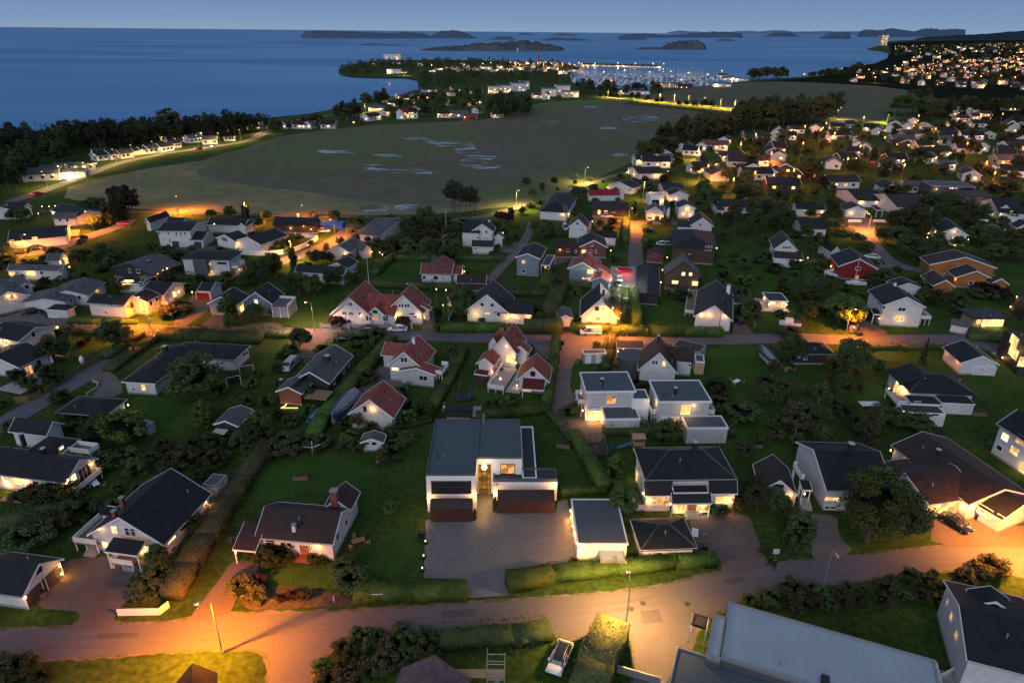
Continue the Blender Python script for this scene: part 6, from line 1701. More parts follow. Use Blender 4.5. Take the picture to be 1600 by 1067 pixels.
fl(Z19,[((250,510),20,'white','grey',*LG),((350,500),20,'white','grey',22,8,3,4),((300,465),20,'white','grey',9,4,2.6,3.2),((400,455),20,'lightgrey','grey',12,6,3,3.6),((480,455),15,'white','grey',12,4,2.6,3),((580,400),60,'white','black',*SM),((655,392),60,'white','black',*SM),((710,388),60,'white','black',8,6,2.8,4.6),((765,372),60,'white','black',7,6,2.6,4),((820,365),60,'white','black',7,5,2.6,4.2),((865,358),60,'white','black',*SM),((935,350),60,'white','black',*SM),((985,330),60,'white','black',8,6,2.8,5),((1100,300),50,'white','grey',*SM),((1195,308),20,'lightgrey','grey',*SM),((1300,245),50,'brown','black',*SM),((1450,225),5,'lightgrey','grey',*MD),((1070,295),30,'white','grey',7,3,2.5,2.8),((1120,270),30,'white','grey',7,3,2.5,2.8),((1306,292),5,'white','grey',7,2.6,2.5,2.7),((560,365),30,'white','grey',7,3,2.5,2.8),((950,290),30,'white','grey',8,3,2.5,2.8)],'under the pines along the coast road','cabins along the coast road',name='cabin',lit=.25,lamp=.5,power=160)
zone()
ANG=[10,70,-15,85]
cluster([(1405,100),(1600,92),(1700,96),(1700,140),(1600,142),(1440,135),(1330,128),(1240,126),(1300,119)],140,'in the hillside town above the far field','houses of the far town',14,['lightgrey','grey','brown','pinkish','lightgrey'],['black','brown','dullred','black'],SZ2,.6,.6,ANG,5000,lampcol=(1,.33,.06))
cluster([(1400,74),(1600,68),(1750,68),(1750,95),(1600,92),(1410,98)],90,'in the dark upper town under the hills','houses of the upper town',30,['white','cream','brown','pinkish'],['black','brown','dullred'],[(16,12,5,8),(20,12,7,10)],.6,.6,ANG,9000,lampcol=(1,.33,.06),name='villa')  # ordinary far houses on larger footprints, no separate kind
cluster([(1010,245),(1130,222),(1300,200),(1600,188),(1620,250),(1600,330),(1340,300),(1230,300),(1100,300)],28,'half hidden in the wooded right-hand estate','houses half hidden in the wood',15,['white','brown','cream','lightgrey'],['black','black','brown'],SZ,.5,.6,ANG,200,name='cottage')  # ordinary far houses like those of the estate around them
st_=0
LP2=frng
FARL=[]
fl_p=far_mesh=None
pm_=MB();pm_.bar((0,0,0),(0,0,7),.12,.08,5);pm_=pm_.mesh('pole',METAL)
bm_=MB();bm_.bar((0,0,7),(0,0,8.2),.8,.6,6)
bms=[bm_.mesh('bulb',mm)for mm in(glow('far_lamp_orange',(1,.36,.06),7),glow('far_lamp_warm',(1,.56,.2),6))]
def far_lamp(q,s_=1.0,k=None,label='',power=0,col=(1,.32,.05)):
 o=empty('street_lamp',q);M=RW[o.name]@Matrix.Diagonal((s_,s_,1,1))
 place('pole',pm_,o,M);place('bulb',bms[frng.randrange(2)if k is None else k],o,M)
 if power:point(q+Vector((0,-1.5,7.4)),power,col,.4,o,'street_light')
 tagit(o,label,'street lamp','tiny street lamps of the far town')
def lamps_in(poly,n,s_,power,label,md):
 pw=[U(p)for p in poly];pw=[(a.x,a.y)for a in pw]
 x0,x1=min(a[0]for a in pw),max(a[0]for a in pw);y0,y1=min(a[1]for a in pw),max(a[1]for a in pw)
 pts=[];t=0
 while len(pts)<n and t<5000:
  t+=1;x,y=frng.uniform(x0,x1),frng.uniform(y0,y1)
  if not in_poly(x,y,pw)or any((x-a)**2+(y-b)**2<md*md for a,b in pts):continue
  pts.append((x,y));far_lamp(Vector((x,y,0)),s_,None,label,power if len(pts)%2 else 0)
lamps_in([(1405,98),(1600,92),(1650,100),(1600,142),(1440,135),(1250,124)],70,.8,26000,'orange street lamp glowing among the houses of the far hillside town',30)
lamps_in([(1395,74),(1600,68),(1600,94),(1410,97)],70,1.8,60000,'orange street lamp dot in the upper town under the hills',90)
lamps_in([(930,112),(905,104),(800,103),(700,108),(880,110)],26,1.0,9000,'warm street lamp on the peninsula near the marina',16)
def street_glow(poly,n,md,label):
 pw=[U(p)for p in poly];pw=[(a.x,a.y)for a in pw]
 x0,x1=min(a[0]for a in pw),max(a[0]for a in pw);y0,y1=min(a[1]for a in pw),max(a[1]for a in pw);pts=[];t=0
 while len(pts)<n and t<4000:
  t+=1;x,y=frng.uniform(x0,x1),frng.uniform(y0,y1)
  if not in_poly(x,y,pw)or any((x-a)**2+(y-b)**2<md*md for a,b in pts)or any((x-a)**2+(y-b)**2<r*r for a,b,r in OCC):continue
  pts.append((x,y));far_lamp(Vector((x,y,0)),.35,0,label,frng.uniform(5000,10000),(1,.25,.025))
street_glow([(1030,262),(1130,228),(1300,202),(1600,190),(1640,250),(1600,325),(1340,330),(1200,320),(1080,320)],26,18,'small orange street lamp between the roofs of the right-hand estate')
zone(*Z22)
q=U((712,166));o=empty('tower_block',q,.2);M=RW[o.name]
b=MB();b.box(-26,26,-14,14,0,62);b.obj('wall',wallm('grey'),o,M)
b=MB();b.box(-22,10,-10,10,62,68);b.obj('roof',roofm('slate'),o,M)
for k in range(14):
 for j in range(6):
  if frng.random()<.5:
   w_=MB();w_.box(-24+j*8.2,-19+j*8.2,-14.3,-14,3+k*4.2,5.4+k*4.2);w_.obj('window',LIT[frng.randrange(3)],o,M)
tagit(o,'pale high-rise block standing alone on the far shore of the bay','tower block')
zone(*Z20)
q=U((1412,236));o=empty('brick_chimney',q);M=RW[o.name]
b=MB();b.bar((0,0,0),(0,0,34),1.9,1.3,12);b.obj('stack',wallm('brick'),o,M);b=MB();b.bar((0,0,34),(0,0,35),1.6,1.6,12);b.obj('rim',CONC,o,M)
tagit(o,'tall slender brick chimney rising beside the marina','chimney')
q=U((1308,160));o=empty('lighthouse',q);M=RW[o.name]
b=MB();b.bar((0,0,0),(0,0,9),2.4,1.8,10);b.obj('tower',wallm('render'),o,M);b=MB();b.bar((0,0,9),(0,0,11.5),1.6,.3,10);b.obj('lantern',roofm('red'),o,M)
tagit(o,'tiny white lighthouse on the near island','lighthouse')
zone()
HULL=surf('boat_hull_white',(.72,.73,.75),(.6,.62,.65),rough=.3)
HULLB=surf('boat_hull_blue',(.04,.06,.12),rough=.3)
CANV=surf('boat_canvas',(.03,.045,.08),rough=.8)
def hull_mesh(L,W,hb,mat):
 secs=[]
 for(t,w,z)in((-.5,.82,0),(-.3,.96,-.1),(0,1,-.15),(.25,.8,-.1),(.42,.4,.1),(.5,.04,.35)):
  x=t*L;hw=w*W/2;top=hb+max(0,t)*hb*.5
  secs.append([Vector((x,-hw,top)),Vector((x,-hw*.8,z*.5-.1)),Vector((x,0,z-.3)),Vector((x,hw*.8,z*.5-.1)),Vector((x,hw,top)),Vector((x,hw*.7,top-.03)),Vector((x,0,top+.05)),Vector((x,-hw*.7,top-.03))])
 b=MB();n=8
 for r_ in secs:b.v+=[tuple(p)for p in r_]
 for i in range(len(secs)-1):
  for j in range(n):
   k=(j+1)%n;b.f.append((i*n+j,i*n+k,(i+1)*n+k,(i+1)*n+j));b.mi.append(0)
 b.f.append(tuple(reversed(range(n))));b.f.append(tuple((len(secs)-1)*n+j for j in range(n)));b.mi+=[0,0]
 return b.mesh('hull',mat)
def cabin_mesh(L,W,h0,h1,mat=None):
 b=MB();b.prism([(-W*.34,h0),(W*.34,h0),(W*.27,h1),(-W*.27,h1)],-L*.12,L*.24);return b.mesh('cabin',mat or HULL)
bl=[(hull_mesh(10,3.2,1.2,HULL),cabin_mesh(10,3.2,1.1,1.9)),(hull_mesh(8,2.9,1.3,HULL),cabin_mesh(8,2.9,1.2,2.8)),(hull_mesh(11,3.3,1.2,HULLB),cabin_mesh(11,3.3,1.1,1.9,HULL))]
mm_=MB();mm_.bar((.8,0,1.2),(.8,0,14.5),.16,.13,5);mm_.bar((.8,0,2.6),(-3.6,0,2.4),.22,.2,5);mast=mm_.mesh('mast',surf('mast_alloy',(.6,.6,.6),rough=.4,metal=.2))
cv=MB();cv.prism([(-1.2,1.3),(1.2,1.3),(.9,2.3),(-.9,2.3)],-4,-1);canvas=cv.mesh('canopy',CANV)
def boat(q,ang,k,z=-.75,name='moored_boat',label=None,cat='boat',grp='boats moored in the marina',sc=1):
 o=empty(name,Vector((q.x,q.y,z)),math.radians(ang));M=RW[o.name]@Matrix.Diagonal((sc,sc,sc,1))
 h_,c_=bl[k]
 place('hull',h_,o,M);place('cabin',c_,o,M)
 if k!=1:place('mast',mast,o,M)
 else:place('canopy',canvas,o,M)
 tagit(o,label or('white motorboat moored in the marina rows','white sailing boat with bare mast moored in the marina rows','dark-hulled sailing boat with bare mast moored in the marina rows')[1 if k==0 else 0 if k==1 else 2],cat,grp)
 return o
PONT=surf('pontoon_planks',(.3,.28,.26),rough=.9)
zone(*Z21)
A,B=U((330,330)),U((330,372));C_=U((1330,352))
cnt=0
rows=[]
for j in range(7):
 t=j/6
 rows.append((U((330+20*j,316+11*j)),U((1040+30*(6-abs(j-2)),318+9*j))))
for j,(a,b)in enumerate(rows):
 d=(b-a);Lr=d.length;u=d.normalized();v=Vector((-u.y,u.x,0))
 p=MB();p.box(-Lr/2,Lr/2,-1.1,1.1,-.7,-.3);c=(a+b)/2
 po=p.obj('pontoon',PONT,None,frame(Vector((c.x,c.y,0)),u));tagit(po,'long floating pontoon, '+ORD(6-j)+' row counted from the near shore of the marina','pontoon','marina pontoons')
 n=int(Lr/9)
 for i in range(n):
  if cnt>=285:break
  for sd in(-1,1):
   if frng.random()<.22 or cnt>=285:continue
   q=a+u*(4+i*9+frng.uniform(-.8,.8))+v*sd*6.6
   boat(q,math.degrees(math.atan2(v.y,v.x))+(0 if sd>0 else 180),frng.choice((0,0,1,1,1,2)))
   cnt+=1
zone()
zone(*Z21)
for i,(x,y)in enumerate([(430,300),(520,330),(640,318),(780,330),(900,325),(1000,335),(1110,345),(470,275),(600,272),(700,275),(800,275),(860,277),(350,320),(1190,322),(960,380),(560,385)]):
 far_lamp(U((x,y)),1.0,1 if i%3 else 0,'warm quay lamp number '+str(i+1)if 0 else 'warm quay lamp shining over the marina',3800,(1,.62,.34)if i%3 else(1,.45,.15))
zone()
zone()
def hd(p,h):
 q=U(p,h);a=PX(Vector((q.x,q.y,0)));return((a[0]-ZX)*ZS,(a[1]-ZY)*ZS)
SL=[((328,936),8.0,5200,(1,.25,.0),BULBO,(-.9,-.6),'street lamp glowing strong orange over the road junction at the lower left'),((985,909),7.5,2500,(1,.50,.11),BULB,(0,1.2),'slender street lamp casting yellow light on the main road by the clipped hedge'),((1301,859),7.0,0,None,None,(0,-.9),'unlit street lamp on the shrub side of the main road, in front of the big tree'),((486,473),7.2,1500,(1,.45,.25),BULBO,(-1,0),'street lamp at the corner beside the low stone wall of the red-roofed villa'),((222,466),7.2,4200,(1,.25,.0),BULBO,(-.8,.4),'orange street lamp in front of the white bungalow'),((1331,480),7.4,2700,(1,.24,.006),BULBO,(.2,-1.3),'orange street lamp beside the small wooden cabinet on the middle road'),((957,478),7.4,3000,(1,.25,.015),BULBO,(0,-1.2),'orange street lamp above the white van'),((139,331),7.2,3600,(1,.26,.015),BULBO,(-1,0),'orange street lamp next to the lit round tree at the upper left'),((32,367),6.8,3200,(1,.26,.015),BULBO,(1,0),'orange street lamp in front of the house with the row of lamps'),((521,344),7.2,4200,(1,.25,.015),BULBO,(-.8,0),'orange street lamp on the lane by the long curved white wall'),((453,376),6.0,1800,(1,.45,.08),BULBO,(0,-.5),'low orange lamp beside the curved white wall'),((273,308),6.5,6500,(1,.25,.02),BULBO,(0,.6),'street lamp by the track at the lower edge of the field, leftmost there'),((380,318),6.5,6000,(1,.25,.02),BULBO,(0,.6),'street lamp by the field-edge track behind the roof-window house'),((470,322),6.5,6000,(1,.25,.02),BULBO,(0,.6),'street lamp by the field-edge track behind the field-edge dark house'),((807,298),7.0,2800,(1,.68,.15),BULB,(.6,0),'yellow street lamp where the field lane bends near the pines'),((915,262),7.4,2800,(1,.68,.15),BULB,(.8,0),'yellow street lamp along the field lane, farther up'),((1007,284),7.4,1200,(1,.45,.08),BULBO,(0,-.6),'orange globe street lamp near the low wide gable'),((984,326),6.5,4200,(1,.26,.015),BULBO,(.6,0),'orange street lamp over the crossing by the lit open garage'),((1362,335),6.5,4200,(1,.25,.02),BULBO,(-.6,0),'orange street lamp at the street-corner garage'),((1313,169),9.0,2600,(1,.75,.2),BULBW,(.6,0),'tall white-headed street lamp against the far field'),((1388,179),6.5,5200,(1,.85,.2),BULB,(0,-.6),'street lamp lighting the yellow-green tree at the far field edge'),((1350,182),6.5,4200,(1,.80,.15),BULB,(0,-.6),'street lamp lighting the bright yellow verge at the far field edge'),((1550,180),7.0,9000,(1,.34,.06),BULBO,(0,-.6),'glaring orange street lamp among pink-lit houses at the upper right'),((1500,190),6.5,4000,(1,.34,.06),BULBO,(0,-.6),'orange street lamp left of the glaring one at the upper right'),((1640,800),8.0,5200,(1,.30,.025),BULBO,(-.8,-.4),'orange street lamp just past the right edge of the main road'),((232,500),5.0,0,None,None,(0,.3),'short unlit post beside the bungalow corner'),((1092,230),7,3800,(1,.42,.05),BULBO,(0,-.6),'orange street lamp in the treetops beyond the field lane'),((1158,222),7,3600,(1,.42,.05),BULBO,(0,-.6),'orange street lamp lighting a small tree in the estate beyond the field lane'),((1095,265),6,2000,(1,.42,.05),BULBO,(0,-.6),'orange lamp above a lit fence in the estate beyond the field lane')]
for(p,h,pw,col,blb,arm,lab)in SL:
 b=hd(p,h);street_lamp(b,h,pw,col or(1,1,1),blb,arm,lab,lit=pw>0)
zone(*Z21)
for i,(x,y)in enumerate([(548,400),(620,406),(693,412),(768,418),(843,425),(925,431),(1007,438),(1098,446),(1190,455),(1270,464)]):  # every second lamp is added between the others to strengthen the yellow road light
 q=hd((x,y),8);street_lamp(q,8,5500,(1,.62,.07),BULBW,(0,-.8),'tall street lamp in the part-added row on the far yellow-lit road, '+ORD(i)+' from the left',r=.2)
zone(*Z19)
for i,(x,y)in enumerate([(270,556),(400,512),(560,450),(660,417),(760,391),(880,368),(1010,350),(1130,331),(1250,314),(1370,294),(1480,252)]):  # lamps added along the road so that its light runs continuous
 q=(x,y);street_lamp(q,7,1100,(1,.60,.14),BULB,(.2,-1.2),'street lamp in the part-added row on the curving coast road, '+ORD(i)+' from the left',r=.07)
zone(*Z20)
for i,(x,y)in enumerate([(545,425),(700,375),(1035,205),(738,258),(1330,222),(1400,225)]):
 q=hd((x,y),7);street_lamp(q,7,(1500,2500,5000,4000,4000,4000)[i],(1,.6,.18),BULBO,(0,-.8),('street lamp on the village shore road','street lamp at the end of the bay road','orange lamp among the peninsula trees','orange lamp by the white waterside building','orange lamp left of the brick chimney','orange lamp at the foot of the brick chimney')[i],r=.12)
zone()
for(p,h,lab)in(((1453,410),8,'bare wooden pole beside the orange wooden house'),((1541,480),7,'pole in front of the glowing carport'),((1128,483),8,'pole by the three-lamp gable house'),((1415,248),9,'pale pole in the dark gardens of the upper right'),((1548,275),9,'pale pole at the right edge meadow')):
 pole(hd(p,h),h,lab)
for(p,h,lab)in(((573,402),9,'white flagpole behind the three-gabled villa'),((696,328),9,'white flagpole among bushes by the field edge'),((882,320),8,'flagpole in front of the black hipped house, left one'),((886,322),8,'flagpole in front of the black hipped house, right one'),((989,250),9,'white flagpole beside the yellow-ended house')):
 flagpole(hd(p,h),h,lab)
def dirdeg(p1,p2):
 a,b=U(p1),U(p2);return math.degrees(math.atan2(b.y-a.y,b.x-a.x))
zone(*Z7)
car((1265,405),dirdeg((1290,330),(1240,450)),'white','white car with black glass roof parked on the drive below the road',glassroof=True)
zone(*Z5)
car((895,645),dirdeg((840,600),(960,670)),'black','black car in front of the brightly lit garage')
zone(*Z9)
car((920,370),dirdeg((970,372),(870,372)),'white','white car parked on the road below the red-roofed villa')
car((740,368),dirdeg((790,370),(690,370)),'black','black car parked on the road left of the white one')
car((281,590),dirdeg((300,555),(255,600)),'silver','white van parked behind the dark-walled house',kind='van')
car((600,425),5,'black','black car parked in the shrubs opposite the red-roofed villa')
zone(*Z10)
car((1078,420),dirdeg((1130,420),(1020,420)),'white','white van parked beside the hedge under the orange lamp',kind='van')
car((1345,425),dirdeg((1395,425),(1300,425)),'black','dark car parked just right of the white van')
zone(*Z11)
car((1240,180),95,'black','dark car on the drive right of the three-lamp gable house')
zone(*Z12)
car((530,205),110,'grey','grey car beside the pink-lit porch')
zone(*Z18)
car((205,600),165,'white','white car outside the deep red house');car((235,640),165,'black','black car below the white one outside the deep red house')
zone(*Z16)
car((792,375),0,'white','white car in front of the brown long house');car((1105,395),80,'white','white car in the open garage, left bay');car((1160,395),80,'black','black car in the open garage, right bay')
car((880,835),85,'white','white car in the floodlit yard');car((870,880),85,'black','black car in front of the white one in the floodlit yard');car((920,775),20,'red','red car with glowing tail lights in the floodlit yard',tail=True)
q=U((925,770),1.2);point(q,500,(1,.03,.03),.3,None,'tail_glow');q=U((915,800),5);point(q,5000,(1,.9,.7),.3,None,'flood_light')
car((1205,580),10,'white','white car on the drive below the white gable right of the garage');car((1245,582),10,'silver','silver car next to the white one below the white gable')
car((1100,480),0,'black','black car on the street below the lit open garage')
zone(*Z13)
car((310,478),20,'black','black car in front of the row-of-lamps house');car((1040,278),15,'red','red car with bright tail lights on the upper left lane',tail=True)
car((275,1010),30,'black','black car beside the small white double garage');car((415,420),20,'grey','grey car on the pink terrace drive')
q=U((1035,268),1);point(q,160,(1,.05,.03),.2,None,'tail_glow')
zone(*Z14)
car((1310,335),-10,'white','white car beside the orange lane');car((1250,330),-20,'silver','silver car behind the curved white wall')
zone(*Z19)
for(x,y,lab,tl)in((215,600,'red car with tail lights on the coast road, leftmost',True),(480,497,'white car on the coast road below the cabins',False),(1132,340,'car with red tail lights on the coast road',True),(1215,325,'white car with headlights on the coast road, rightmost',False)):
 car((x,y),dirdeg((x-60,y+12),(x+60,y-12))+(0 if tl else 180),'red'if tl else 'white',lab,tail=tl,head=not tl)
 q=U((x,y),1.0);point(q+Vector((-3 if tl else-8,0,0)),160 if tl else 4000,(1,.06,.03)if tl else(1,.85,.5),.2,None,'car_light')
zone(*Z24)
car((510,450),20,'red','car with glowing red lights among the trees of the right-hand estate',tail=True)
q=U((505,440),1.5);point(q,700,(1,.05,.03),.3,None,'tail_glow')
zone()
def tarp_boat(p,ang,L,W,H,mat,label):
 q=U(p);o=empty('covered_boat',q,math.radians(ang));M=RW[o.name]
 place('hull',hull_mesh(L,W,H*.5,HULLB),o,M@Matrix.Translation((0,0,.6)))
 b=MB();n=7;rings=[]
 for i in range(n):
  t=i/(n-1);x=-L/2+L*t;w=W/2*(1.02 if t<.6 else 1.02-(t-.6)*2.3);h=H*(1-.15*abs(t-.4))
  rings.append([Vector((x,-w*1.03,.7)),Vector((x,-w*.9,H*.55)),Vector((x,-.05,h)),Vector((x,.05,h)),Vector((x,w*.9,H*.55)),Vector((x,w*1.03,.7))])
 loft(rings,mat,'tarpaulin',o,M,smooth=False)
 t=MB()
 for x in(-L*.25,L*.2):
  t.bar((x,-W*.3,0),(x,-W*.1,.7),.06);t.bar((x,W*.3,0),(x,W*.1,.7),.06);t.bar((x,-W*.3,.05),(x,W*.3,.05),.05)
 t.obj('cradle',METAL,o,M)
 tagit(o,label,'boat');return o
TARP=surf('grey_tarpaulin',(.26,.28,.30),(.2,.21,.23),scale=1.5,rough=.6,bump=.4)
TARPB=surf('blue_tarpaulin',(.12,.26,.33),(.09,.2,.26),scale=1.5,rough=.6,bump=.4)
zone(*Z9)
tarp_boat((605,860),dirdeg((560,905),(655,790))+180,10,3.4,3.0,TARP,'long boat under a grey tarpaulin left of the red-roofed garage')
tarp_boat((437,905),80,3.6,2.0,2.0,TARPB,'small boat under a pale blue cover on the lawn')
zone(*Z11)
tarp_boat((1418,430),95,7,2.6,2.4,TARP,'boat under a dark grey cover at the lawn edge')
zone(*Z12)
o=boat(U((55,290)),170,1,.5,'motorboat','white motorboat on the lawn beside the middle road',sc=.62);del o['group']
zone(*Z18)
o=boat(U((80,805)),175,0,.4,'sailing_boat','white sailing boat laid up in front of the deep red house',sc=.55);del o['group']
zone(*Z16)
o=boat(U((482,462)),95,1,.4,'motorboat','covered boat beside the small steep white house',sc=.6);del o['group']
zone()
def trampoline(p,r,label):
 q=U(p);o=empty('trampoline',q);M=RW[o.name]
 b=MB();b.bar((0,0,.78),(0,0,.8),r,r,24);b.obj('mat',BLACKM,o,M)
 b=MB()
 for i in range(24):
  a0,a1=6.283*i/24,6.283*(i+1)/24;b.bar((math.cos(a0)*r,math.sin(a0)*r,.8),(math.cos(a1)*r,math.sin(a1)*r,.8),.06,.06,5)
 b.obj('rim',surf('tramp_pad',(.05,.06,.07)),o,M)
 for i in range(6):
  a0=6.283*i/6;c,s_=math.cos(a0)*r,math.sin(a0)*r
  l_=MB();l_.bar((c,s_,0),(c,s_,2.6),.035,.03,6);l_.obj('leg',METAL,o,M)
 b=MB()
 for i in range(24):
  a0,a1=6.283*i/24,6.283*(i+1)/24
  b.bar((math.cos(a0)*r,math.sin(a0)*r,2.6),(math.cos(a1)*r,math.sin(a1)*r,2.6),.03,.03,4)
  b.bar((math.cos(a0)*r,math.sin(a0)*r,.8),(math.cos(a0)*r,math.sin(a0)*r,2.6),.012,.012,3)
 b.obj('net',BLACKM,o,M);tagit(o,label,'trampoline')
zone(*Z10);trampoline((268,830),2.1,'round netted trampoline on the lawn behind the modern white house')
zone(*Z3);trampoline((1055,290),2.0,'dark round trampoline between the hedge and the black hipped house')
zone(*Z16);trampoline((1275,940),2.0,'dark trampoline below the tall brown four-window house')
zone(*Z4)
q=U((128,218));o=empty('play_tower',q,0);M=RW[o.name]
b=MB();[b.box(x-.06,x+.06,y-.06,y+.06,0,2.6)for x in(-.9,.9)for y in(-.8,.8)];b.obj('frame',NEWWOOD,o,M)
b=MB();b.box(-.96,.96,-.86,.86,1.1,1.2);b.box(-.98,.98,-.9,-.86,1.2,1.9);b.box(-.98,.98,.86,.9,1.2,1.9);b.obj('platform',NEWWOOD,o,M)
b=MB();b.prism([(-1.0,2.55),(0,2.9),(1.0,2.55),(0,2.8)],-1.1,1.1);b.obj('roof',NEWWOOD,o,M)
b=MB();b.face((-.96,-.3,1.2),(-.96,.3,1.2),(-3.4,.3,.15),(-3.4,-.3,.15));b.box(-3.4,-3.3,-.35,.35,.05,.35)
for y in(-.33,.3):b.face((-.96,y,1.2),(-3.4,y,.15),(-3.4,y,.35),(-.96,y,1.4))
b.obj('slide',surf('blue_slide',(.08,.16,.28),rough=.4),o,M);tagit(o,'wooden play tower with a blue slide behind the black hipped house','play tower')
zone(*Z8)
for(p,lab,ang)in(((1465,570),'white goal frame on the lawn beside the big dark tree, nearer one',.5),((1545,500),'white swing frame on the lawn right of the big dark tree',.4)):
 q=U(p);o=empty('goal_frame'if 'goal'in lab else 'swing_frame',q,ang);M=RW[o.name]
 b=MB()
 for x in(-1.3,1.3):b.bar((x,-.5,0),(x,0,2),.05);b.bar((x,.5,0),(x,0,2),.05)
 b.bar((-1.3,0,2),(1.3,0,2),.05);b.obj('frame',TRIM,o,M)
 b=MB();b.box(-.25,.25,-.1,.1,.5,.54);b.bar((-.22,0,.54),(-.22,0,2),.012,.012,3);b.bar((.22,0,.54),(.22,0,2),.012,.012,3);b.obj('seat',BLACKM,o,M)
 tagit(o,lab,'frame')
q=U((333,448));o=empty('garden_parasol',q);M=RW[o.name]
b=MB();b.bar((0,0,0),(0,0,2.4),.03);b.obj('pole',METAL,o,M);b=MB();b.bar((0,0,.9),(0,0,2.4),.34,.08,8);b.obj('canopy',TRIM,o,M);tagit(o,'folded white parasol on the patio at the left','parasol')
q=U((515,430));o=empty('hanging_chair',q);M=RW[o.name]
b=MB();b.bar((0,0,0),(0,0,.08),.5,.5,14);b.bar((.4,0,0),(.45,0,1.4),.04);b.bar((.45,0,1.4),(0,0,2.0),.04);b.obj('stand',METAL,o,M)
b=MB();b.bar((0,0,.45),(0,0,1.1),.45,.5,10);b.bar((0,0,1.1),(0,0,1.7),.5,.15,10);b.obj('basket',TRIM,o,M);tagit(o,'white egg-shaped hanging chair on the lawn behind the wooden fence','chair')
zone(*Z2)
q=U((473,178));o=empty('clothes_dryer',q,.3);M=RW[o.name]
b=MB();b.bar((0,0,0),(0,0,1.5),.04);b.obj('pole',TRIM,o,M)
for i in range(4):
 a=MB();t=i*1.5708;a.bar((0,0,1.5),(math.cos(t)*1.4,math.sin(t)*1.4,1.9),.04);a.obj('arm',TRIM,o,M)
tagit(o,'white four-armed rotary clothes dryer on the lawn','clothes dryer')
q=U((718,755));o=empty('mailbox_stand',q,.02);M=RW[o.name]
b=MB();b.box(-.95,-.85,-.1,.25,0,1.5);b.box(.85,.95,-.1,.25,0,1.5);b.box(-.98,.98,-.14,.35,1.5,1.6);b.obj('frame',TRIM,o,M)
for r_ in range(2):
 for c in range(4):
  b=MB();x=-.66+c*.44;z=.55+r_*.45;b.box(x-.19,x+.19,-.08,.24,z,z+.38);b.box(x-.12,x+.12,-.095,-.08,z+.28,z+.31);b.obj('mailbox',BLACKM,o,M)
tagit(o,'white-framed stand with two rows of dark mailboxes by the road','mailbox stand')
q=U((555,748));b=MB();b.bar((0,0,0),(0,0,.75),.14,.12,8);b.bar((0,0,.75),(0,0,.85),.12,.05,8)
o=b.obj('marker_post',surf('post_pink',(.5,.35,.33)),None,Matrix.Translation(q));tagit(o,'short pale pink post at the road verge','post')
zone(*Z12)
q=U((455,320));o=empty('bus_shelter',q,0);M=RW[o.name]
b=MB();b.box(-.9,.9,-.5,.5,0,2.0);b.obj('wall',NEWWOOD,o,M);b=MB();b.prism([(-.65,2.0),(.65,2.25),(.65,2.35),(-.65,2.1)],-1.05,1.05);b.obj('roof',roofm('brown'),o,M)
b=MB();b.box(-.3,.3,-.54,-.5,.9,1.5);b.obj('window',TRIM,o,M);tagit(o,'small wooden cabinet hut next to the orange street lamp','hut')
q=U((570,800));b=MB();b.box(-1.9,1.9,-.9,.9,.55,.62)
o=empty('garden_table',q);RWm=RW[o.name];b.obj('top',TRIM,o,RWm);b=MB();[b.box(x-.05,x+.05,y-.05,y+.05,0,.55)for x in(-1.7,1.7)for y in(-.7,.7)];b.obj('leg',METAL,o,RWm);tagit(o,'pale garden table on the lawn left of the glowing shed end','table')
zone(*Z4)
q=U((888,845));o=empty('road_sign',q);M=RW[o.name]
b=MB();b.bar((0,0,0),(0,0,2.2),.04);b.obj('pole',METAL,o,M);b=MB();b.box(-.42,.42,-.05,-.02,1.4,2.2);b.obj('panel',surf('sign_panel',(.55,.6,.62)),o,M);tagit(o,'pale square sign on a post beside the two people','sign')
zone(*Z10)
for(x,y,lab)in((882,520,'dark wheelie bin at the end of the lane hedge, front one'),(897,490,'dark wheelie bin behind the front one at the lane hedge')):
 q=U((x,y));o=empty('wheelie_bin',q);M=RW[o.name]
 b=MB();b.prism([(-.27,.1),(.27,.1),(.33,1.0),(-.33,1.0)],-.28,.28);b.obj('body',BLACKM,o,M);b=MB();b.box(-.32,.32,-.36,.36,1.0,1.07);b.obj('lid',surf('bin_lid',(.06,.06,.07)),o,M)
 for s_ in(-1,1):b=MB();b.bar((s_*.3,.28,.12),(s_*.34,.28,.12),.12,.12,8);b.obj('wheel',BLACKM,o,M)
 tagit(o,lab,'bin')
zone(*Z7)
q=U((1000,375),7);q.z=0;o=empty('scaffolding',q,.0);M=RW[o.name]
for i,x in enumerate((-.9,.9)):
 for y in(-.6,.6):
  b=MB();b.bar((x,y,0),(x,y,7.0-i*.6),.05,.05,6);b.obj('pole',surf('scaffold_tube',(.5,.42,.3),metal=.3,rough=.5),o,M)
for z in(2,4,5.2,6.2):
 b=MB();b.bar((-.9,-.6,z),(.9,-.6,z),.035);b.bar((-.9,.6,z),(.9,.6,z),.035);b.bar((-.9,-.6,z),(-.9,.6,z),.035);b.bar((.9,-.6,z),(.9,.6,z),.035);b.obj('brace',METAL,o,M)
b=MB();b.box(-.9,.9,-.55,.55,4.1,4.18);b.obj('platform',NEWWOOD,o,M)
b=MB();b.box(-6,-1,-.5,.5,4.1,4.18);b.bar((-6,-.5,5.1),(-1,-.5,5.1),.04);[b.bar((x,-.5,4.1),(x,-.5,5.1),.03)for x in(-5.9,-4.5,-3)];b.obj('walkway',NEWWOOD,o,M)
b=MB();b.face((-.9,-.5,0),(-.4,-.5,0),(.5,-.5,4.2),(0,-.5,4.2));b.obj('ladder',METAL,o,M)
tagit(o,'steel scaffolding with plank walkway beside the pinkish roof','scaffolding')
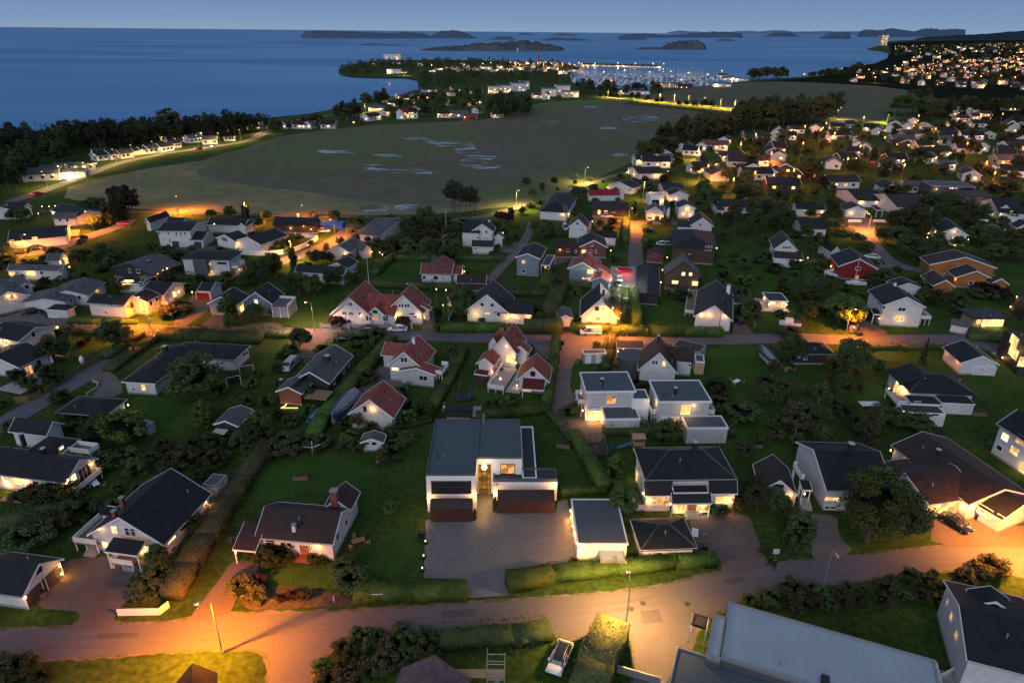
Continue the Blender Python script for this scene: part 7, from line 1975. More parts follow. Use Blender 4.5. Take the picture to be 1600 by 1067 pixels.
def wall_line(pts,h,t,mat,name,label,cat,top=None,z=0):
 P=[U(p)for p in pts];c=P[0];b=MB();tp=MB()
 for i in range(len(P)-1):
  a,e=P[i]-c,P[i+1]-c;d=(e-a).normalized();n=Vector((-d.y,d.x,0))*t/2
  k=len(b.v);b.v+=[tuple(a-n),tuple(e-n),tuple(e+n),tuple(a+n)]+[tuple(x+Vector((0,0,h)))for x in(a-n,e-n,e+n,a+n)]
  b.f+=[(k,k+3,k+2,k+1),(k+4,k+5,k+6,k+7),(k,k+1,k+5,k+4),(k+1,k+2,k+6,k+5),(k+2,k+3,k+7,k+6),(k+3,k,k+4,k+7)];b.mi+=[0]*6
 o=b.obj(name,mat,None,Matrix.Translation(c));tagit(o,label,cat);return o
zone(*Z1)
wall_line([(461,803),(625,800),(662,770)],1.0,.12,TRIM,'board_fence','low white board fence at the drive mouth beside the orange-lit road','fence')
zone(*Z8)
FW=surf('fence_boards',(.2,.135,.07),(.15,.10,.05),scale=1,rough=.85,stripes='X',period=.15)
wall_line([(280,628),(370,565),(470,500),(660,395)],1.3,.08,FW,'wooden_fence','long brown wooden fence along the diagonal side road, upper stretch','fence')
wall_line([(95,680),(180,672),(265,635)],1.3,.08,FW,'wooden_fence','short brown wooden fence along the diagonal side road, lower stretch','fence')
zone(*Z14)
wall_line([(610,520),(740,530),(860,530),(960,520),(1060,500),(1160,460),(1240,415),(1262,395)],1.5,.15,wallm('render'),'garden_wall','long curved white wall along the orange lane','wall')
wall_line([(1262,395),(1200,385),(1070,372)],1.3,.15,wallm('render'),'garden_wall','white wall closing the far side of the walled garden','wall')
zone(*Z10)
wall_line([(170,335),(195,285)],1.2,.1,TRIM,'board_fence','short white slanting fence left of the black-roofed villa','fence')
zone(*Z9)
wall_line([(465,348),(580,352),(700,350),(860,350)],.9,.25,CONC,'stone_wall','low stone wall in front of the red-roofed villa','wall')
for i,x in enumerate((463,520,575,630,860,1005)):
 q=U((x,358));b=MB();b.box(-.25,.25,-.25,.25,0,1.4);b.box(-.3,.3,-.3,.3,1.4,1.5);o=b.obj('gate_pillar',CONC,None,Matrix.Translation(q));tagit(o,'squat stone pillar along the red-roofed villa front, '+ORD(i)+' from the left','pillar','pillars before the villa')
zone(*Z18)
wall_line([(990,325),(1085,325)],1.0,.15,TRIM,'board_fence','white fence left of the driveway gap at the upper right','fence');wall_line([(1150,328),(1400,332)],1.0,.15,TRIM,'board_fence','long white fence at the right edge behind the white hut','fence')
wall_line([(25,325),(125,327)],1.0,.15,TRIM,'board_fence','white fence at the orange street corner, left piece','fence');wall_line([(213,325),(325,328)],1.0,.15,TRIM,'board_fence','white fence at the orange street corner, right piece','fence')
zone(*Z6)
wall_line([(10,525),(180,575)],1.1,.1,METAL,'metal_fence','grey metal fence at the bottom edge right of the big hedge','fence')
wall_line([(1268,560),(1400,490)],1.0,.2,wallm('cream'),'terrace_wall','pale terrace wall beside the corner house','wall')
zone(*Z8)
wall_line([(542,628),(610,585),(615,560),(578,543)],.4,.25,STONE,'kerb_wall','low curved stone edging of the drive mouth','wall')
zone(*Z14)
b=MB();q=U((1365,292));b.prism([(-3,1.2),(-1.5,1.8),(1.5,1.9),(3,1.3),(3,0),(-3,0)],-5,5);o=b.obj('tarpaulin_heap',surf('bright_blue_tarp',(.03,.12,.45),(.02,.09,.35),rough=.6,bump=.4),None,Matrix.Translation(q));tagit(o,'bright blue tarpaulin covering a stack beside the orange lane','tarpaulin')
zone(*Z9)
q=U((225,828));o=empty('light_string',q)
pts=[U(p,.06)for p in((225,828),(250,815),(262,795),(298,778))];b=MB()
for i in range(len(pts)-1):b.bar(pts[i],pts[i+1],.09,.09,5)
a=U((225,828),.06);e=U((325,828),.06);b.bar(a,e,.09,.09,5);b.obj('bulb_chain',glow('string_lights',(1,.6,.12),3.0),o)
for p in((250,820),(300,826)):point(U(p,.5),12,(1,.6,.15),.1,o)
tagit(o,'glowing yellow string of lights lying on the grass by the brick annex','light string')
zone(*Z8)
q=U((365,235));o=empty('garden_lamp',q);b=MB();b.bar(q,q+Vector((0,0,1)),.04);b.obj('post',METAL,o);b=MB();b.bar(q+Vector((0,0,1)),q+Vector((0,0,1.35)),.2,.2,8);b.obj('globe',BULB,o);point(q+Vector((0,-.4,1.3)),90,(1,.62,.15),.2,o);tagit(o,'bright round garden lamp on the lawn at the left','lamp')
zone(*Z3)
for i,(x,y)in enumerate(((150,765),(140,840),(133,905))):
 q=U((x,y));o=empty('planter',q);b=MB();b.bar(q,q+Vector((0,0,.45)),.3,.36,10);b.obj('pot',BLACKM,o)
 b=MB();b.bar(q+Vector((0,0,.45)),q+Vector((0,0,.62)),.08,.05,6);b.obj('lamp_globe',glow('tiny_lamp',(1,.8,.4),6),o);point(q+Vector((.1,-.1,.8)),5,(1,.7,.3),.05,o)
 tagit(o,'small dark planter with a tiny light on the left forecourt edge, '+ORD(i)+' from the house','planter')
q=U((456,355),5.0)
b=MB();
for i in range(1):pass
SKIN=surf('skin',(.45,.27,.19),rough=.6);CLO=[surf('dark_coat',(.012,.013,.018),rough=.8),surf('dark_jacket',(.02,.018,.017),rough=.8)]
HAIR=surf('hair',(.03,.02,.012),rough=.7)
def person(p,ang,k,label):
 q=U(p);o=empty('person',q,math.radians(ang));M=RW[o.name]
 J=[((0,0,.96),.15),((0,0,1.12),.13),((0,0,1.30),.16),((0,0,1.45),.14),((0,0,1.53),.055),((.01,0,1.62),.085),((.01,0,1.72),.085),((0,.10,.9),.105),((.10,.11,.5),.07),((.04,.12,.09),.05),((.16,.13,.035),.038),((0,-.10,.9),.105),((-.04,-.11,.5),.07),((-.16,-.12,.11),.05),((-.04,-.13,.035),.038),((0,.20,1.42),.06),((-.06,.25,1.15),.045),((.03,.26,.92),.035),((.05,.26,.84),.03),((0,-.20,1.42),.06),((.08,-.25,1.16),.045),((.2,-.24,.97),.035),((.25,-.23,.91),.03)]
 E=[(0,1),(1,2),(2,3),(3,4),(4,5),(5,6),(0,7),(7,8),(8,9),(9,10),(0,11),(11,12),(12,13),(13,14),(3,15),(15,16),(16,17),(17,18),(3,19),(19,20),(20,21),(21,22)]
 for hi,(hx,hy,hz)in((18,(.05,.26,.84)),(22,(.25,-.23,.91))):
  for f_ in range(5):
   n=len(J);yy=hy+(f_-2)*.018
   if f_==0:J.append(((hx+.04,hy,hz+.01),.008));E.append((hi,n));J.append(((hx+.06,hy,hz-.02),.007));E.append((n,n+1))
   else:J.append(((hx+.01,yy,hz-.05),.008));E.append((hi,n));J.append(((hx+.025,yy,hz-.085-.004*(2-abs(f_-2))),.007));E.append((n,n+1))
 me=bpy.data.meshes.new('body');me.from_pydata([j[0]for j in J],E,[])
 me.materials.append(CLO[k]);me.materials.append(SKIN)
 b_=place('body',me,o,M)
 b_.modifiers.new('skin','SKIN');
 for i,j in enumerate(J):me.skin_vertices[0].data[i].radius=(j[1],j[1]*(.8 if i<4 else 1))
 me.skin_vertices[0].data[0].use_root=True
 s_=b_.modifiers.new('sub','SUBSURF');s_.levels=1;s_.render_levels=2
 hb=MB();v,f=blob((.012,0,1.66),(.098,.082,.122),8);hb.v,hb.f,hb.mi=v,f,[0]*len(f)
 hb.box(.095,.125,-.014,.014,1.64,1.68)
 for s2 in(-1,1):hb.box(-.01,.02,s2*.085-.012,s2*.085+.012,1.63,1.68)
 hb.obj('face',SKIN,o,M,smooth=True)
 hh=MB();v,f=blob((-.018,0,1.70),(.108,.095,.105),8);hh.v,hh.f,hh.mi=v,f,[0]*len(f);hh.obj('hair',HAIR,o,M,smooth=True)
 ey=MB();[ey.box(.092,.108,s2*.033-.009,s2*.033+.009,1.675,1.687)for s2 in(-1,1)];ey.box(.095,.108,-.022,.022,1.60,1.607);ey.obj('features',BLACKM,o,M)
 tagit(o,label,'person');return o
zone(*Z4)
person((858,868),-60,0,'person in dark clothes standing at the roadside, left of the pair beside the sign')
person((884,890),-100,1,'person in dark clothes standing on the road, right of the pair beside the sign')
zone()
zone(*ZM)
HM=[h for h in HOUSES if h.name=='modern_house'][0]
hb=HM.hit((692,520))
if hb:
 q=hb[1]+hb[2]*.35
 v,f=blob((0,0,0),(.42,.42,.42),9);me=mk('pendant_lamp',v,f,BULB,True);place('pendant_lamp',me,HM.root,Matrix.Translation(q));point(q+hb[2]*.8,90,(1,.66,.3),.3,HM.root)
hb=HM.hit((797,692))
if hb:
 cu=bpy.data.curves.new('house_number','FONT');cu.body='19';cu.size=.75;cu.extrude=.02;cu.align_x='CENTER';cu.align_y='CENTER';cu.materials.append(BLACKM)
 t0=bpy.data.objects.new('lettering',cu);me=bpy.data.meshes.new_from_object(t0);t=bpy.data.objects.new('house_number',me);COL.objects.link(t);n=hb[2];X=-n.cross(Vector((0,0,1)))
 q=hb[1]+n*.05;M=Matrix(((X.x,0,n.x,q.x),(X.y,0,n.y,q.y),(0,1,0,q.z),(0,0,0,1)))
 t.parent=HM.root;t.matrix_basis=RW[HM.root.name].inverted()@M
zone(*Z3)
for p in((450,560),(440,610),(470,520)):point(U(p,1.2),70,(1,.55,.12),.2,HM.root)
point(U((135,640),1),40,(1,.5,.15),.2,HM.root)
zone()
zone(*ZP)if 0 else zone()
def HG(zn,pts,w,h,label,mat=None,**k):
 zone(*zn);o=hedge(pts,w,h,mat,label,**k);zone();return o
zone()
HG((0,0,1),[(563,934),(640,932),(722,930)],2.2,1.7,'bright green clipped hedge left of the forecourt entrance',LEAFH,dens=22,leaf=.2)
HG((0,0,1),[(801,918),(855,906)],2.4,1.8,'bright green clipped hedge block right of the forecourt entrance',LEAFH,dens=22,leaf=.2)
HG((0,0,1),[(858,905),(960,893),(1050,884),(1110,880)],2.0,1.5,'long green clipped hedge in front of the two garages by the road',LEAFH,dens=22,leaf=.2)
HG(Z3,[(925,225),(985,330),(1070,480)],2.2,1.9,'tall green hedge running down from the gravel lane to the round trees')
HG(Z3,[(870,505),(1075,498)],1.4,1.1,'low green hedge behind the downlit flat garage')
HG(Z3,[(430,118),(600,98),(775,80)],1.6,1.5,'dark hedge behind the modern white house')
HG(Z3,[(-50,175),(60,160),(170,135)],1.4,1.3,'dark hedge left of the modern white house',LEAFD)
HG(Z3,[(780,80),(850,160),(905,230)],1.8,1.4,'dark hedge on the inner curve of the gravel lane',LEAFD)
HG(Z10,[(140,400),(320,402),(510,400)],2.4,2.0,'broad clipped hedge in front of the black-roofed villa')
HG(Z10,[(690,400),(860,395)],4.4,3.0,'bulky dark hedge left of the tiny white garage',LEAFD)
HG(Z10,[(855,465),(845,600),(820,730),(795,880)],1.9,2.0,'bright green hedge between the steep red garage and the lane',LEAFH,dens=18)
HG(Z10,[(962,400),(1080,402),(1200,405)],2.0,2.0,'hedge behind the white van, lit orange')
HG(Z11,[(420,262),(640,268),(860,270)],2.2,2.2,'long hedge right of the street lamp behind the dark car')
HG(Z11,[(885,270),(1000,272),(1110,272)],2.2,2.0,'clipped hedge in front of the three-lamp gable house')
HG(Z10,[(1240,235),(1238,385)],2.6,5.2,'tall orange-lit hedge wall beside the lamp-lit house',LEAFO)
HG(Z10,[(1345,190),(1372,365)],2.2,3.4,'tall narrow hedge at the left side of the long lawn')
HG(Z11,[(400,310),(385,400),(365,495)],2.4,2.3,'dark hedge between the grey shed and the round bay',LEAFD)
HG(Z10,[(560,170),(680,172),(800,170)],2.4,2.0,'dark clipped hedge behind the black-roofed villa',LEAFD)
HG(Z10,[(880,140),(850,230),(820,310)],4.4,4.2,'massive dark hedge left of the lamp-lit house',LEAFD)
HG(Z10,[(265,540),(215,640),(150,770),(60,920)],2.0,1.7,'long diagonal hedge left of the trampoline lawn')
HG(Z9,[(880,440),(800,540),(700,640),(590,770)],2.6,1.9,'long diagonal hedge behind the dark-walled house, upper stretch')
HG(Z9,[(560,800),(490,900),(430,1000)],2.6,1.9,'long diagonal hedge below the covered boat, lower stretch')
HG(Z10,[(400,960),(600,935),(790,905)],2.0,1.6,'hedge at the bottom of the trampoline lawn',LEAFD)
HG(Z8,[(240,232),(430,240),(620,245)],2.2,1.6,'dark hedge along the middle road at the far left',LEAFD)
HG(Z8,[(440,178),(640,182),(850,186)],1.4,1.2,'low clipped hedge before the white bungalow')
HG(Z8,[(1050,262),(1250,272),(1420,282),(1600,290)],5.0,2.0,'very wide dark hedge below the middle road',LEAFD)
HG(Z8,[(870,270),(780,325),(670,395)],3.0,1.8,'dark hedge on the left side of the diagonal road',LEAFD)
HG(Z8,[(1020,255),(880,335),(700,470)],3.4,1.4,'dark untrimmed hedge right of the diagonal road',LEAFD)
HG(Z2,[(290,165),(215,270),(150,370)],3.4,2.1,'thick dark hedge running down the slope, upper stretch',LEAFO)
HG(Z2,[(140,385),(70,500),(0,610),(-60,720)],3.6,2.3,'thick olive hedge running down the slope to the fence, lower stretch',LEAFO)
HG(Z15,[(460,405),(700,408),(960,408),(1240,412)],2.6,2.0,'dark hedge behind the small white red-roofed house',LEAFD)
HG(Z15,[(450,395),(380,450),(310,520)],2.2,1.8,'hedge left of the dark green lawn')
HG(Z15,[(255,600),(500,612),(740,622),(960,625)],2.8,2.2,'long dark hedge behind the red-roofed villa',LEAFD)
HG(Z15,[(1260,640),(1420,645),(1570,650)],2.4,2.0,'dark hedge below the grey-blue two-storey house',LEAFD)
HG(Z15,[(1590,500),(1545,610)],2.2,2.0,'hedge right of the grey-blue two-storey house')
HG(Z7,[(1470,340),(1420,450),(1385,570)],4.0,3.2,'big dark green hedge right of the white car',LEAFM,dens=20)
HG(Z7,[(1195,300),(1100,312),(950,320),(800,335)],3.0,1.8,'dark hedge along the lower side of the main road',LEAFD)
HG(Z9,[(0,395),(120,398),(250,402)],3.0,1.6,'dark hedge left of the street corner lamp',LEAFD)
HG(Z9,[(560,425),(640,420)],2.6,1.8,'dark shrub hedge opposite the villa',LEAFD)
HG(Z12,[(530,432),(760,430),(990,428)],2.0,1.2,'long low dark hedge above the black house with garage doors',LEAFD)
HG(Z12,[(1230,370),(1330,375),(1430,385)],3.2,2.0,'dark hedge left of the amber glass house',LEAFD)
HG(Z16,[(930,410),(928,560)],2.6,2.4,'dark hedge left of the street by the black and white annex',LEAFD)
HG(Z16,[(20,905),(170,908),(330,905)],2.4,1.8,'dark hedge at the lower side of the grey-blue house lawn',LEAFD)
HG(Z16,[(350,895),(400,830)],2.0,1.8,'hedge beside the slate-blue house')
HG(Z16,[(480,895),(700,898)],2.6,2.0,'dark hedge below the slate-blue house',LEAFD)
HG(Z16,[(1070,560),(1080,545),(1260,545)],2.4,1.6,'bright green low hedge by the white and silver cars')
HG(Z16,[(370,510),(480,515),(590,515)],2.2,1.8,'dark hedge below the small steep white house',LEAFD)
HG(Z17,[(720,640),(900,645),(1170,648)],2.4,2.0,'dark hedge in front of the white chalet',LEAFD)
HG(Z14,[(0,730),(200,735),(450,740)],2.4,1.8,'dark hedge in front of the grey house with the yellow window',LEAFD)
HG(Z13,[(250,700),(500,700),(640,710)],2.2,1.6,'dark hedge in front of the long low white house',LEAFD)
HG(Z13,[(0,490),(120,520),(210,510)],3.0,2.0,'dark hedge at the left edge below the row of lamps',LEAFD)
HG(Z1,[(0,470),(120,430),(260,400)],3.0,2.0,'dark hedge above the two-door garage',LEAFD)
HG(Z11,[(375,915),(640,905),(880,915),(1180,925)],2.6,1.9,'dark hedge in front of the two grey cube houses',LEAFD)
HG(Z4,[(100,130),(300,125),(560,160)],3.0,1.8,'dark hedge behind the black hipped house',LEAFD)
def T(zn,items):
 zone(*zn)
 for it in items:plant(*it[:2],**it[2])
 zone()
T(Z8,[('oak',(1235,640),dict(h=8.2,w=1.55,label='largest round dark tree in front of the black L-shaped house')),('lime',(785,915),dict(h=5.2,w=1.55,label='bright green round tree below the low lamp-lit building')),('thuja',(1280,825),dict(h=5.0,w=2.1,label='bright green clipped cone left of the dark garden shelter')),('thuja',(1370,650),dict(h=4.6,w=1.8,label='green clipped cone at the right foot of the largest round tree')),('oak',(735,330),dict(h=6.0,w=1.3,label='dark round tree at the orange street corner')),('oak',(345,420),dict(h=5.8,w=1.3,label='dark round tree beside the far left lit house')),('olive',(440,275),dict(h=3.6)),('oak',(640,850),dict(h=3.6,w=1.3)),('bush',(520,820),dict(h=3.0,w=1.5)),('bush',(600,880),dict(h=2.6,w=1.7)),('busho',(455,800),dict(h=2.6,w=1.6)),('bushr',(510,325),dict(h=1.6)),('bushr',(550,300),dict(h=1.4)),('thuja',(1425,200),dict(h=3.2,w=1.8)),('thuja',(1460,190),dict(h=7.5,w=1.3,label='tall light green conifer beside the narrow garage')),('olive',(1010,160),dict(h=3.4,w=1.3)),('olive',(1080,150),dict(h=3.2,w=1.4)),('bush',(1150,120),dict(h=2.2,w=1.6)),('green',(1560,930),dict(h=3.8,w=1.2)),('busho',(80,300),dict(h=2.4,w=1.5)),('green',(1590,170),dict(h=3.5,w=1.4))])
T(Z2,[('green',(275,90),dict(h=4.0,w=1.1)),('bush',(60,150),dict(h=2.4,w=1.6)),('bush',(285,590),dict(h=2.2,w=1.3)),('bush',(335,590),dict(h=2.4,w=1.4)),('bushr',(240,700),dict(h=1.8,w=1.4)),('busho',(265,745),dict(h=1.8)),('busho',(205,720),dict(h=2.4,w=1.2)),('bush',(470,590),dict(h=1.2)),('bush',(500,600),dict(h=1.0,w=1.4)),('bush',(620,690),dict(h=2.4,w=1.5)),('bush',(600,640),dict(h=2.0,w=1.5)),('bushr',(350,745),dict(h=1.0)),('bushr',(400,735),dict(h=1.2)),('busho',(440,740),dict(h=1.4)),('busho',(700,90),dict(h=2.0)),('green',(60,30),dict(h=3.0))])
T(Z1,[('darkcone',(628,635),dict(h=4.4,w=1.7,label='dark clipped cone at the right corner of the white porch house')),('green',(765,485),dict(h=3.4,w=.9)),('bush',(240,340),dict(h=3.2,w=1.5)),('bush',(690,220),dict(h=2.4,w=1.4)),('busho',(180,470),dict(h=2.4,w=1.6)),('bush',(600,690),dict(h=2.4,w=1.6)),('bush',(580,720),dict(h=1.8,w=1.8)),('bush',(120,520),dict(h=2.4,w=2))])
T(Z3,[('thuja',(1135,455),dict(h=5.4,w=1.5,label='bright green columnar thuja behind the downlit flat garage')),('green',(1170,630),dict(h=5.6,w=.95,label='green round-headed tree between the flat garage and the black hipped house')),('darkcone',(513,592),dict(h=2.4,w=.9)),('darkcone',(408,640),dict(h=1.9,w=.8)),('bush',(300,60),dict(h=1.2)),('green',(-30,620),dict(h=2.6)),('busho',(-40,330),dict(h=2.4,w=1.4)),('bush',(60,80),dict(h=2.6,w=1.2)),('bush',(600,45),dict(h=2.0)),('bushg',(520,50),dict(h=1.6)),('bush',(150,80),dict(h=2.2)),('darkcone',(98,110),dict(h=2.8)),('bush',(925,870),dict(h=1.0))])
T(Z4,[('green',(290,190),dict(h=5.0,w=1.1,label='green round-headed tree hiding the right cube house carport')),('bushg',(540,580),dict(h=1.7,w=.8)),('bushg',(600,585),dict(h=1.8,w=.8)),('bushg',(570,592),dict(h=1.2,w=.8)),('oak',(790,560),dict(h=4.6,w=1.0)),('oak',(880,560),dict(h=4.0,w=1.1)),('oak',(760,480),dict(h=3.6,w=.9)),('darkcone',(1015,770),dict(h=6.0,w=1.7)),('darkcone',(960,775),dict(h=3.4,w=1.6)),('olive',(1000,160),dict(h=6.4,w=1.0)),('oak',(810,200),dict(h=3.2)),('oak',(720,270),dict(h=3.4,w=1.2)),('bush',(690,540),dict(h=2,w=1.2)),('oak',(930,570),dict(h=2.8,w=1.1)),('bush',(1000,640),dict(h=1.6)),('bush',(830,800),dict(h=1.1))])
T(Z5,[('tallgreen',(405,735),dict(h=12.6,w=1.2,label='largest dark tree of the lower right, right of the balcony house')),('oak',(610,715),dict(h=7.4,w=.9,label='second dark tree left of the brightly lit garage')),('oak',(570,640),dict(h=6,w=.9)),('oak',(40,130),dict(h=6.2,w=1.2)),('talllight',(400,210),dict(h=7.4,w=.7)),('bush',(660,90),dict(h=3,w=1.8))])
T(Z12,[('oak',(440,625),dict(h=9.0,w=.85,label='dark dense tree right of the low dark hipped house')),('green',(335,640),dict(h=5.6,w=1.1)),('olive',(240,800),dict(h=5.4,w=.95)),('oak',(400,760),dict(h=5.4,w=.9)),('oak',(60,520),dict(h=6.5,w=1.0)),('olive',(80,960),dict(h=6.5,w=1.0)),('bush',(20,700),dict(h=2.6)),('oak',(410,900),dict(h=4.0,w=1.1)),('bush',(540,960),dict(h=3.0,w=1.4)),('green',(370,270),dict(h=7.6,w=1.1,label='big clipped yew left of the orange lamp, rear half')),('green',(430,310),dict(h=8.2,w=1.0,label='big yew lit orange by the middle road lamp')),('oak',(150,260),dict(h=5.6,w=1.1)),('spruce',(905,525),dict(h=6.0,w=.7,label='small dark spruce above the broad black house')),('oak',(200,130),dict(h=5.5,w=1.2)),('bush',(50,340),dict(h=2,w=2.2)),('oak',(1000,160),dict(h=4.4,w=1.3)),('bush',(950,60),dict(h=3,w=2)),('oak',(1070,140),dict(h=3.4)),('oak',(640,900),dict(h=3.4,w=1.6)),('oak',(760,940),dict(h=3.2,w=1.6)),('green',(1350,40),dict(h=2.6,w=2.2)),('bush',(1290,105),dict(h=2.8,w=2))])
T(Z11,[('olive',(1450,560),dict(h=4.4,w=1.0)),('oak',(1550,440),dict(h=6,w=1.1)),('oak',(1420,730),dict(h=4.6,w=1.1)),('olive',(1520,700),dict(h=4.6,w=1.1)),('bush',(1080,660),dict(h=3,w=1.4)),('bush',(1100,760),dict(h=2.6,w=1.4)),('green',(1290,120),dict(h=4.4,w=.9)),('olive',(1340,220),dict(h=4.8,w=.8)),('olive',(1270,140),dict(h=3.5,w=.9)),('darkcone',(160,800),dict(h=3,w=1.8)),('bush',(560,600),dict(h=1.5,w=1.6)),('bush',(620,600),dict(h=1.4,w=1.4)),('bush',(1250,820),dict(h=3,w=1.6))])
T(Z9,[('bushr',(570,340),dict(h=3.2,w=1.1)),('bushr',(620,330),dict(h=2.6,w=1.1)),('bushr',(900,320),dict(h=2.2,w=1.2)),('bushr',(960,325),dict(h=2.4,w=1.2)),('olive',(1240,560),dict(h=5.0,w=.9,label='pale olive-brown tree right of the balconied red-roofed house')),('busho',(1180,700),dict(h=1.8,w=1.2)),('oak',(340,470),dict(h=4.6,w=1.1,label='dark tree below the street corner lamp')),('bush',(280,510),dict(h=2.4,w=1.2)),('bush',(700,460),dict(h=3,w=1.6)),('bush',(800,430),dict(h=2.6,w=1.6)),('oak',(80,310),dict(h=4.4,w=1.1)),('oak',(400,800),dict(h=3.6,w=.8)),('olive',(690,960),dict(h=3.6,w=1.2)),('green',(100,980),dict(h=4.4,w=1.0)),('bushr',(540,340),dict(h=2.0)),('darkcone',(1025,880),dict(h=3.4,w=1.2)),('darkcone',(1130,900),dict(h=3.2,w=1.1)),('bush',(880,1000),dict(h=2,w=1.3)),('oak',(420,150),dict(h=5.2,w=1.0)),('oak',(340,120),dict(h=5,w=1.1)),('oak',(540,110),dict(h=4.8,w=1.1)),('green',(200,30),dict(h=4,w=1.2))])
T(Z10,[('thuja',(105,400),dict(h=9.0,w=.9,label='tallest green columnar thuja between the two villas')),('oak',(240,320),dict(h=7.5,w=1.0,label='dark tree left of the black-roofed villa')),('oak',(280,260),dict(h=6.5,w=.8)),('bush',(385,340),dict(h=1.6,w=1.2)),('bushg',(985,180),dict(h=2.6,w=.9)),('bushr',(500,670),dict(h=1.4,w=.9)),('bushg',(550,900),dict(h=2.6,w=1.0)),('bush',(420,880),dict(h=1.2)),('bush',(755,310),dict(h=3,w=1)),('darkcone',(1340,300),dict(h=3,w=1.5)),('bushg',(1120,490),dict(h=1.0,w=1.6)),('bush',(950,940),dict(h=2,w=1.6))])
T(Z15,[('pine',(872,112),dict(h=13.5,w=.8)),('pine',(930,115),dict(h=13.5,w=.8)),('pine',(985,115),dict(h=12,w=.8)),('pine',(1010,108),dict(h=12.5,w=.8)),('pine',(1045,112),dict(h=11.5,w=.8)),('pine',(895,80),dict(h=13.5,w=.9)),('oak',(690,180),dict(h=8.4,w=1.0)),('oak',(560,230),dict(h=6.4,w=1.2)),('oak',(620,270),dict(h=5.6,w=1.2)),('oak',(740,230),dict(h=6.4,w=1.1)),('oak',(550,340),dict(h=4.6,w=1.3)),('green',(420,340),dict(h=4.4,w=1.3)),('oak',(860,280),dict(h=5.8)),('oak',(900,350),dict(h=4.5,w=1.2)),('olive',(700,300),dict(h=5.8)),('olive',(740,350),dict(h=4.8)),('oak',(200,180),dict(h=4.6,w=1.3)),('bare',(815,340),dict(h=8,w=.9)),('copper',(1230,130),dict(h=4.2,w=1.2)),('copper',(1300,140),dict(h=4.0,w=1.2)),('green',(1310,70),dict(h=2.8,w=1.0)),('green',(1400,65),dict(h=2.8,w=1.2)),('oak',(1560,230),dict(h=5.6,w=1.2)),('green',(1330,240),dict(h=3.0,w=1.6)),('oak',(60,560),dict(h=4.6,w=1.3)),('green',(150,590),dict(h=3.4,w=1.1)),('oak',(820,380),dict(h=3,w=1.6)),('oak',(480,310),dict(h=4,w=1.2)),('oak',(340,500),dict(h=3)),('green',(20,120),dict(h=3.6,w=1.6)),('olive',(150,240),dict(h=3.6,w=1.6)),('oak',(1560,780),dict(h=2))])
T(Z13,[('spruce',(960,265),dict(h=11,w=.9)),('spruce',(1000,255),dict(h=12,w=.9)),('copper',(1090,215),dict(h=11,w=1.0,label='large dark purple-leaved tree at the field edge')),('copper',(1030,200),dict(h=11.5)),('thuja',(900,285),dict(h=8.5,w=1.3)),('thuja',(1045,235),dict(h=9.5,w=1.0,label='light green pointed conifer by the red car')),('oak',(760,180),dict(h=6,w=1.4)),('oak',(830,170),dict(h=6,w=1.2)),('green',(800,310),dict(h=5.4,w=1.1,label='round tree lit orange by the upper left street lamp')),('oak',(200,250),dict(h=5,w=1.2)),('oak',(120,250),dict(h=4.5,w=1.2)),('bush',(700,400),dict(h=1.8)),('olive',(680,470),dict(h=3,w=1.3)),('olive',(640,600),dict(h=3.6,w=1.3)),('olive',(740,550),dict(h=3)),('olive',(830,590),dict(h=3.6,w=1.2)),('olive',(940,550),dict(h=3.2,w=1.4)),('oak',(1040,540),dict(h=2.6)),('oak',(1010,840),dict(h=3.6,w=1.3)),('oak',(1080,830),dict(h=3.2,w=1.1)),('olive',(870,820),dict(h=3.2,w=1.2)),('oak',(195,720),dict(h=3.4,w=.9)),('oak',(1420,700),dict(h=3,w=1.3)),('bush',(930,640),dict(h=1.8,w=2)),('bush',(850,660),dict(h=1.8,w=2)),('oak',(780,610),dict(h=3)),('bush',(120,960),dict(h=2,w=2)),('oak',(60,570),dict(h=2.6,w=1.5)),('thuja',(885,490),dict(h=2.5))])
T(Z14,[('oak',(790,745),dict(h=7.0,w=1.0,label='dark round tree right of the grey house with the yellow window')),('oak',(900,640),dict(h=5.0,w=1.0)),('darkcone',(1065,630),dict(h=6.0,w=1.2)),('oak',(1270,610),dict(h=5,w=1.0)),('copper',(1360,600),dict(h=3.6,w=1.1)),('green',(1230,870),dict(h=5.4,w=1.0)),('green',(1530,770),dict(h=3.6,w=1)),('oak',(1360,770),dict(h=4.2)),('oak',(540,230),dict(h=5,w=1.0)),('darkcone',(665,235),dict(h=6.5,w=1.3)),('green',(600,320),dict(h=3.6,w=1.3)),('oak',(770,300),dict(h=3.8,w=1.2)),('oak',(840,240),dict(h=3.8,w=1.2)),('oak',(1220,220),dict(h=3,w=1.2)),('oak',(1400,240),dict(h=4,w=1.2)),('oak',(380,220),dict(h=3.4,w=1.3)),('oak',(1040,830),dict(h=4.4,w=1.2)),('olive',(1100,860),dict(h=3.6,w=1.2)),('oak',(640,790),dict(h=3.0,w=1.4)),('oak',(910,470),dict(h=2.6,w=1.4)),('bush',(980,450),dict(h=1.8,w=1.5)),('olive',(1560,300),dict(h=4,w=1.3)),('olive',(1340,500),dict(h=3.2)),('bush',(20,700),dict(h=2.6,w=1.3)),('oak',(740,1060),dict(h=4.0,w=1.2)),('bush',(900,1030),dict(h=1.8)),('oak',(510,1050),dict(h=5,w=.9)),('bushr',(120,960),dict(h=1.6,w=2.2)),('busho',(30,1010),dict(h=2,w=2)),('olive',(250,560),dict(h=2.5))])
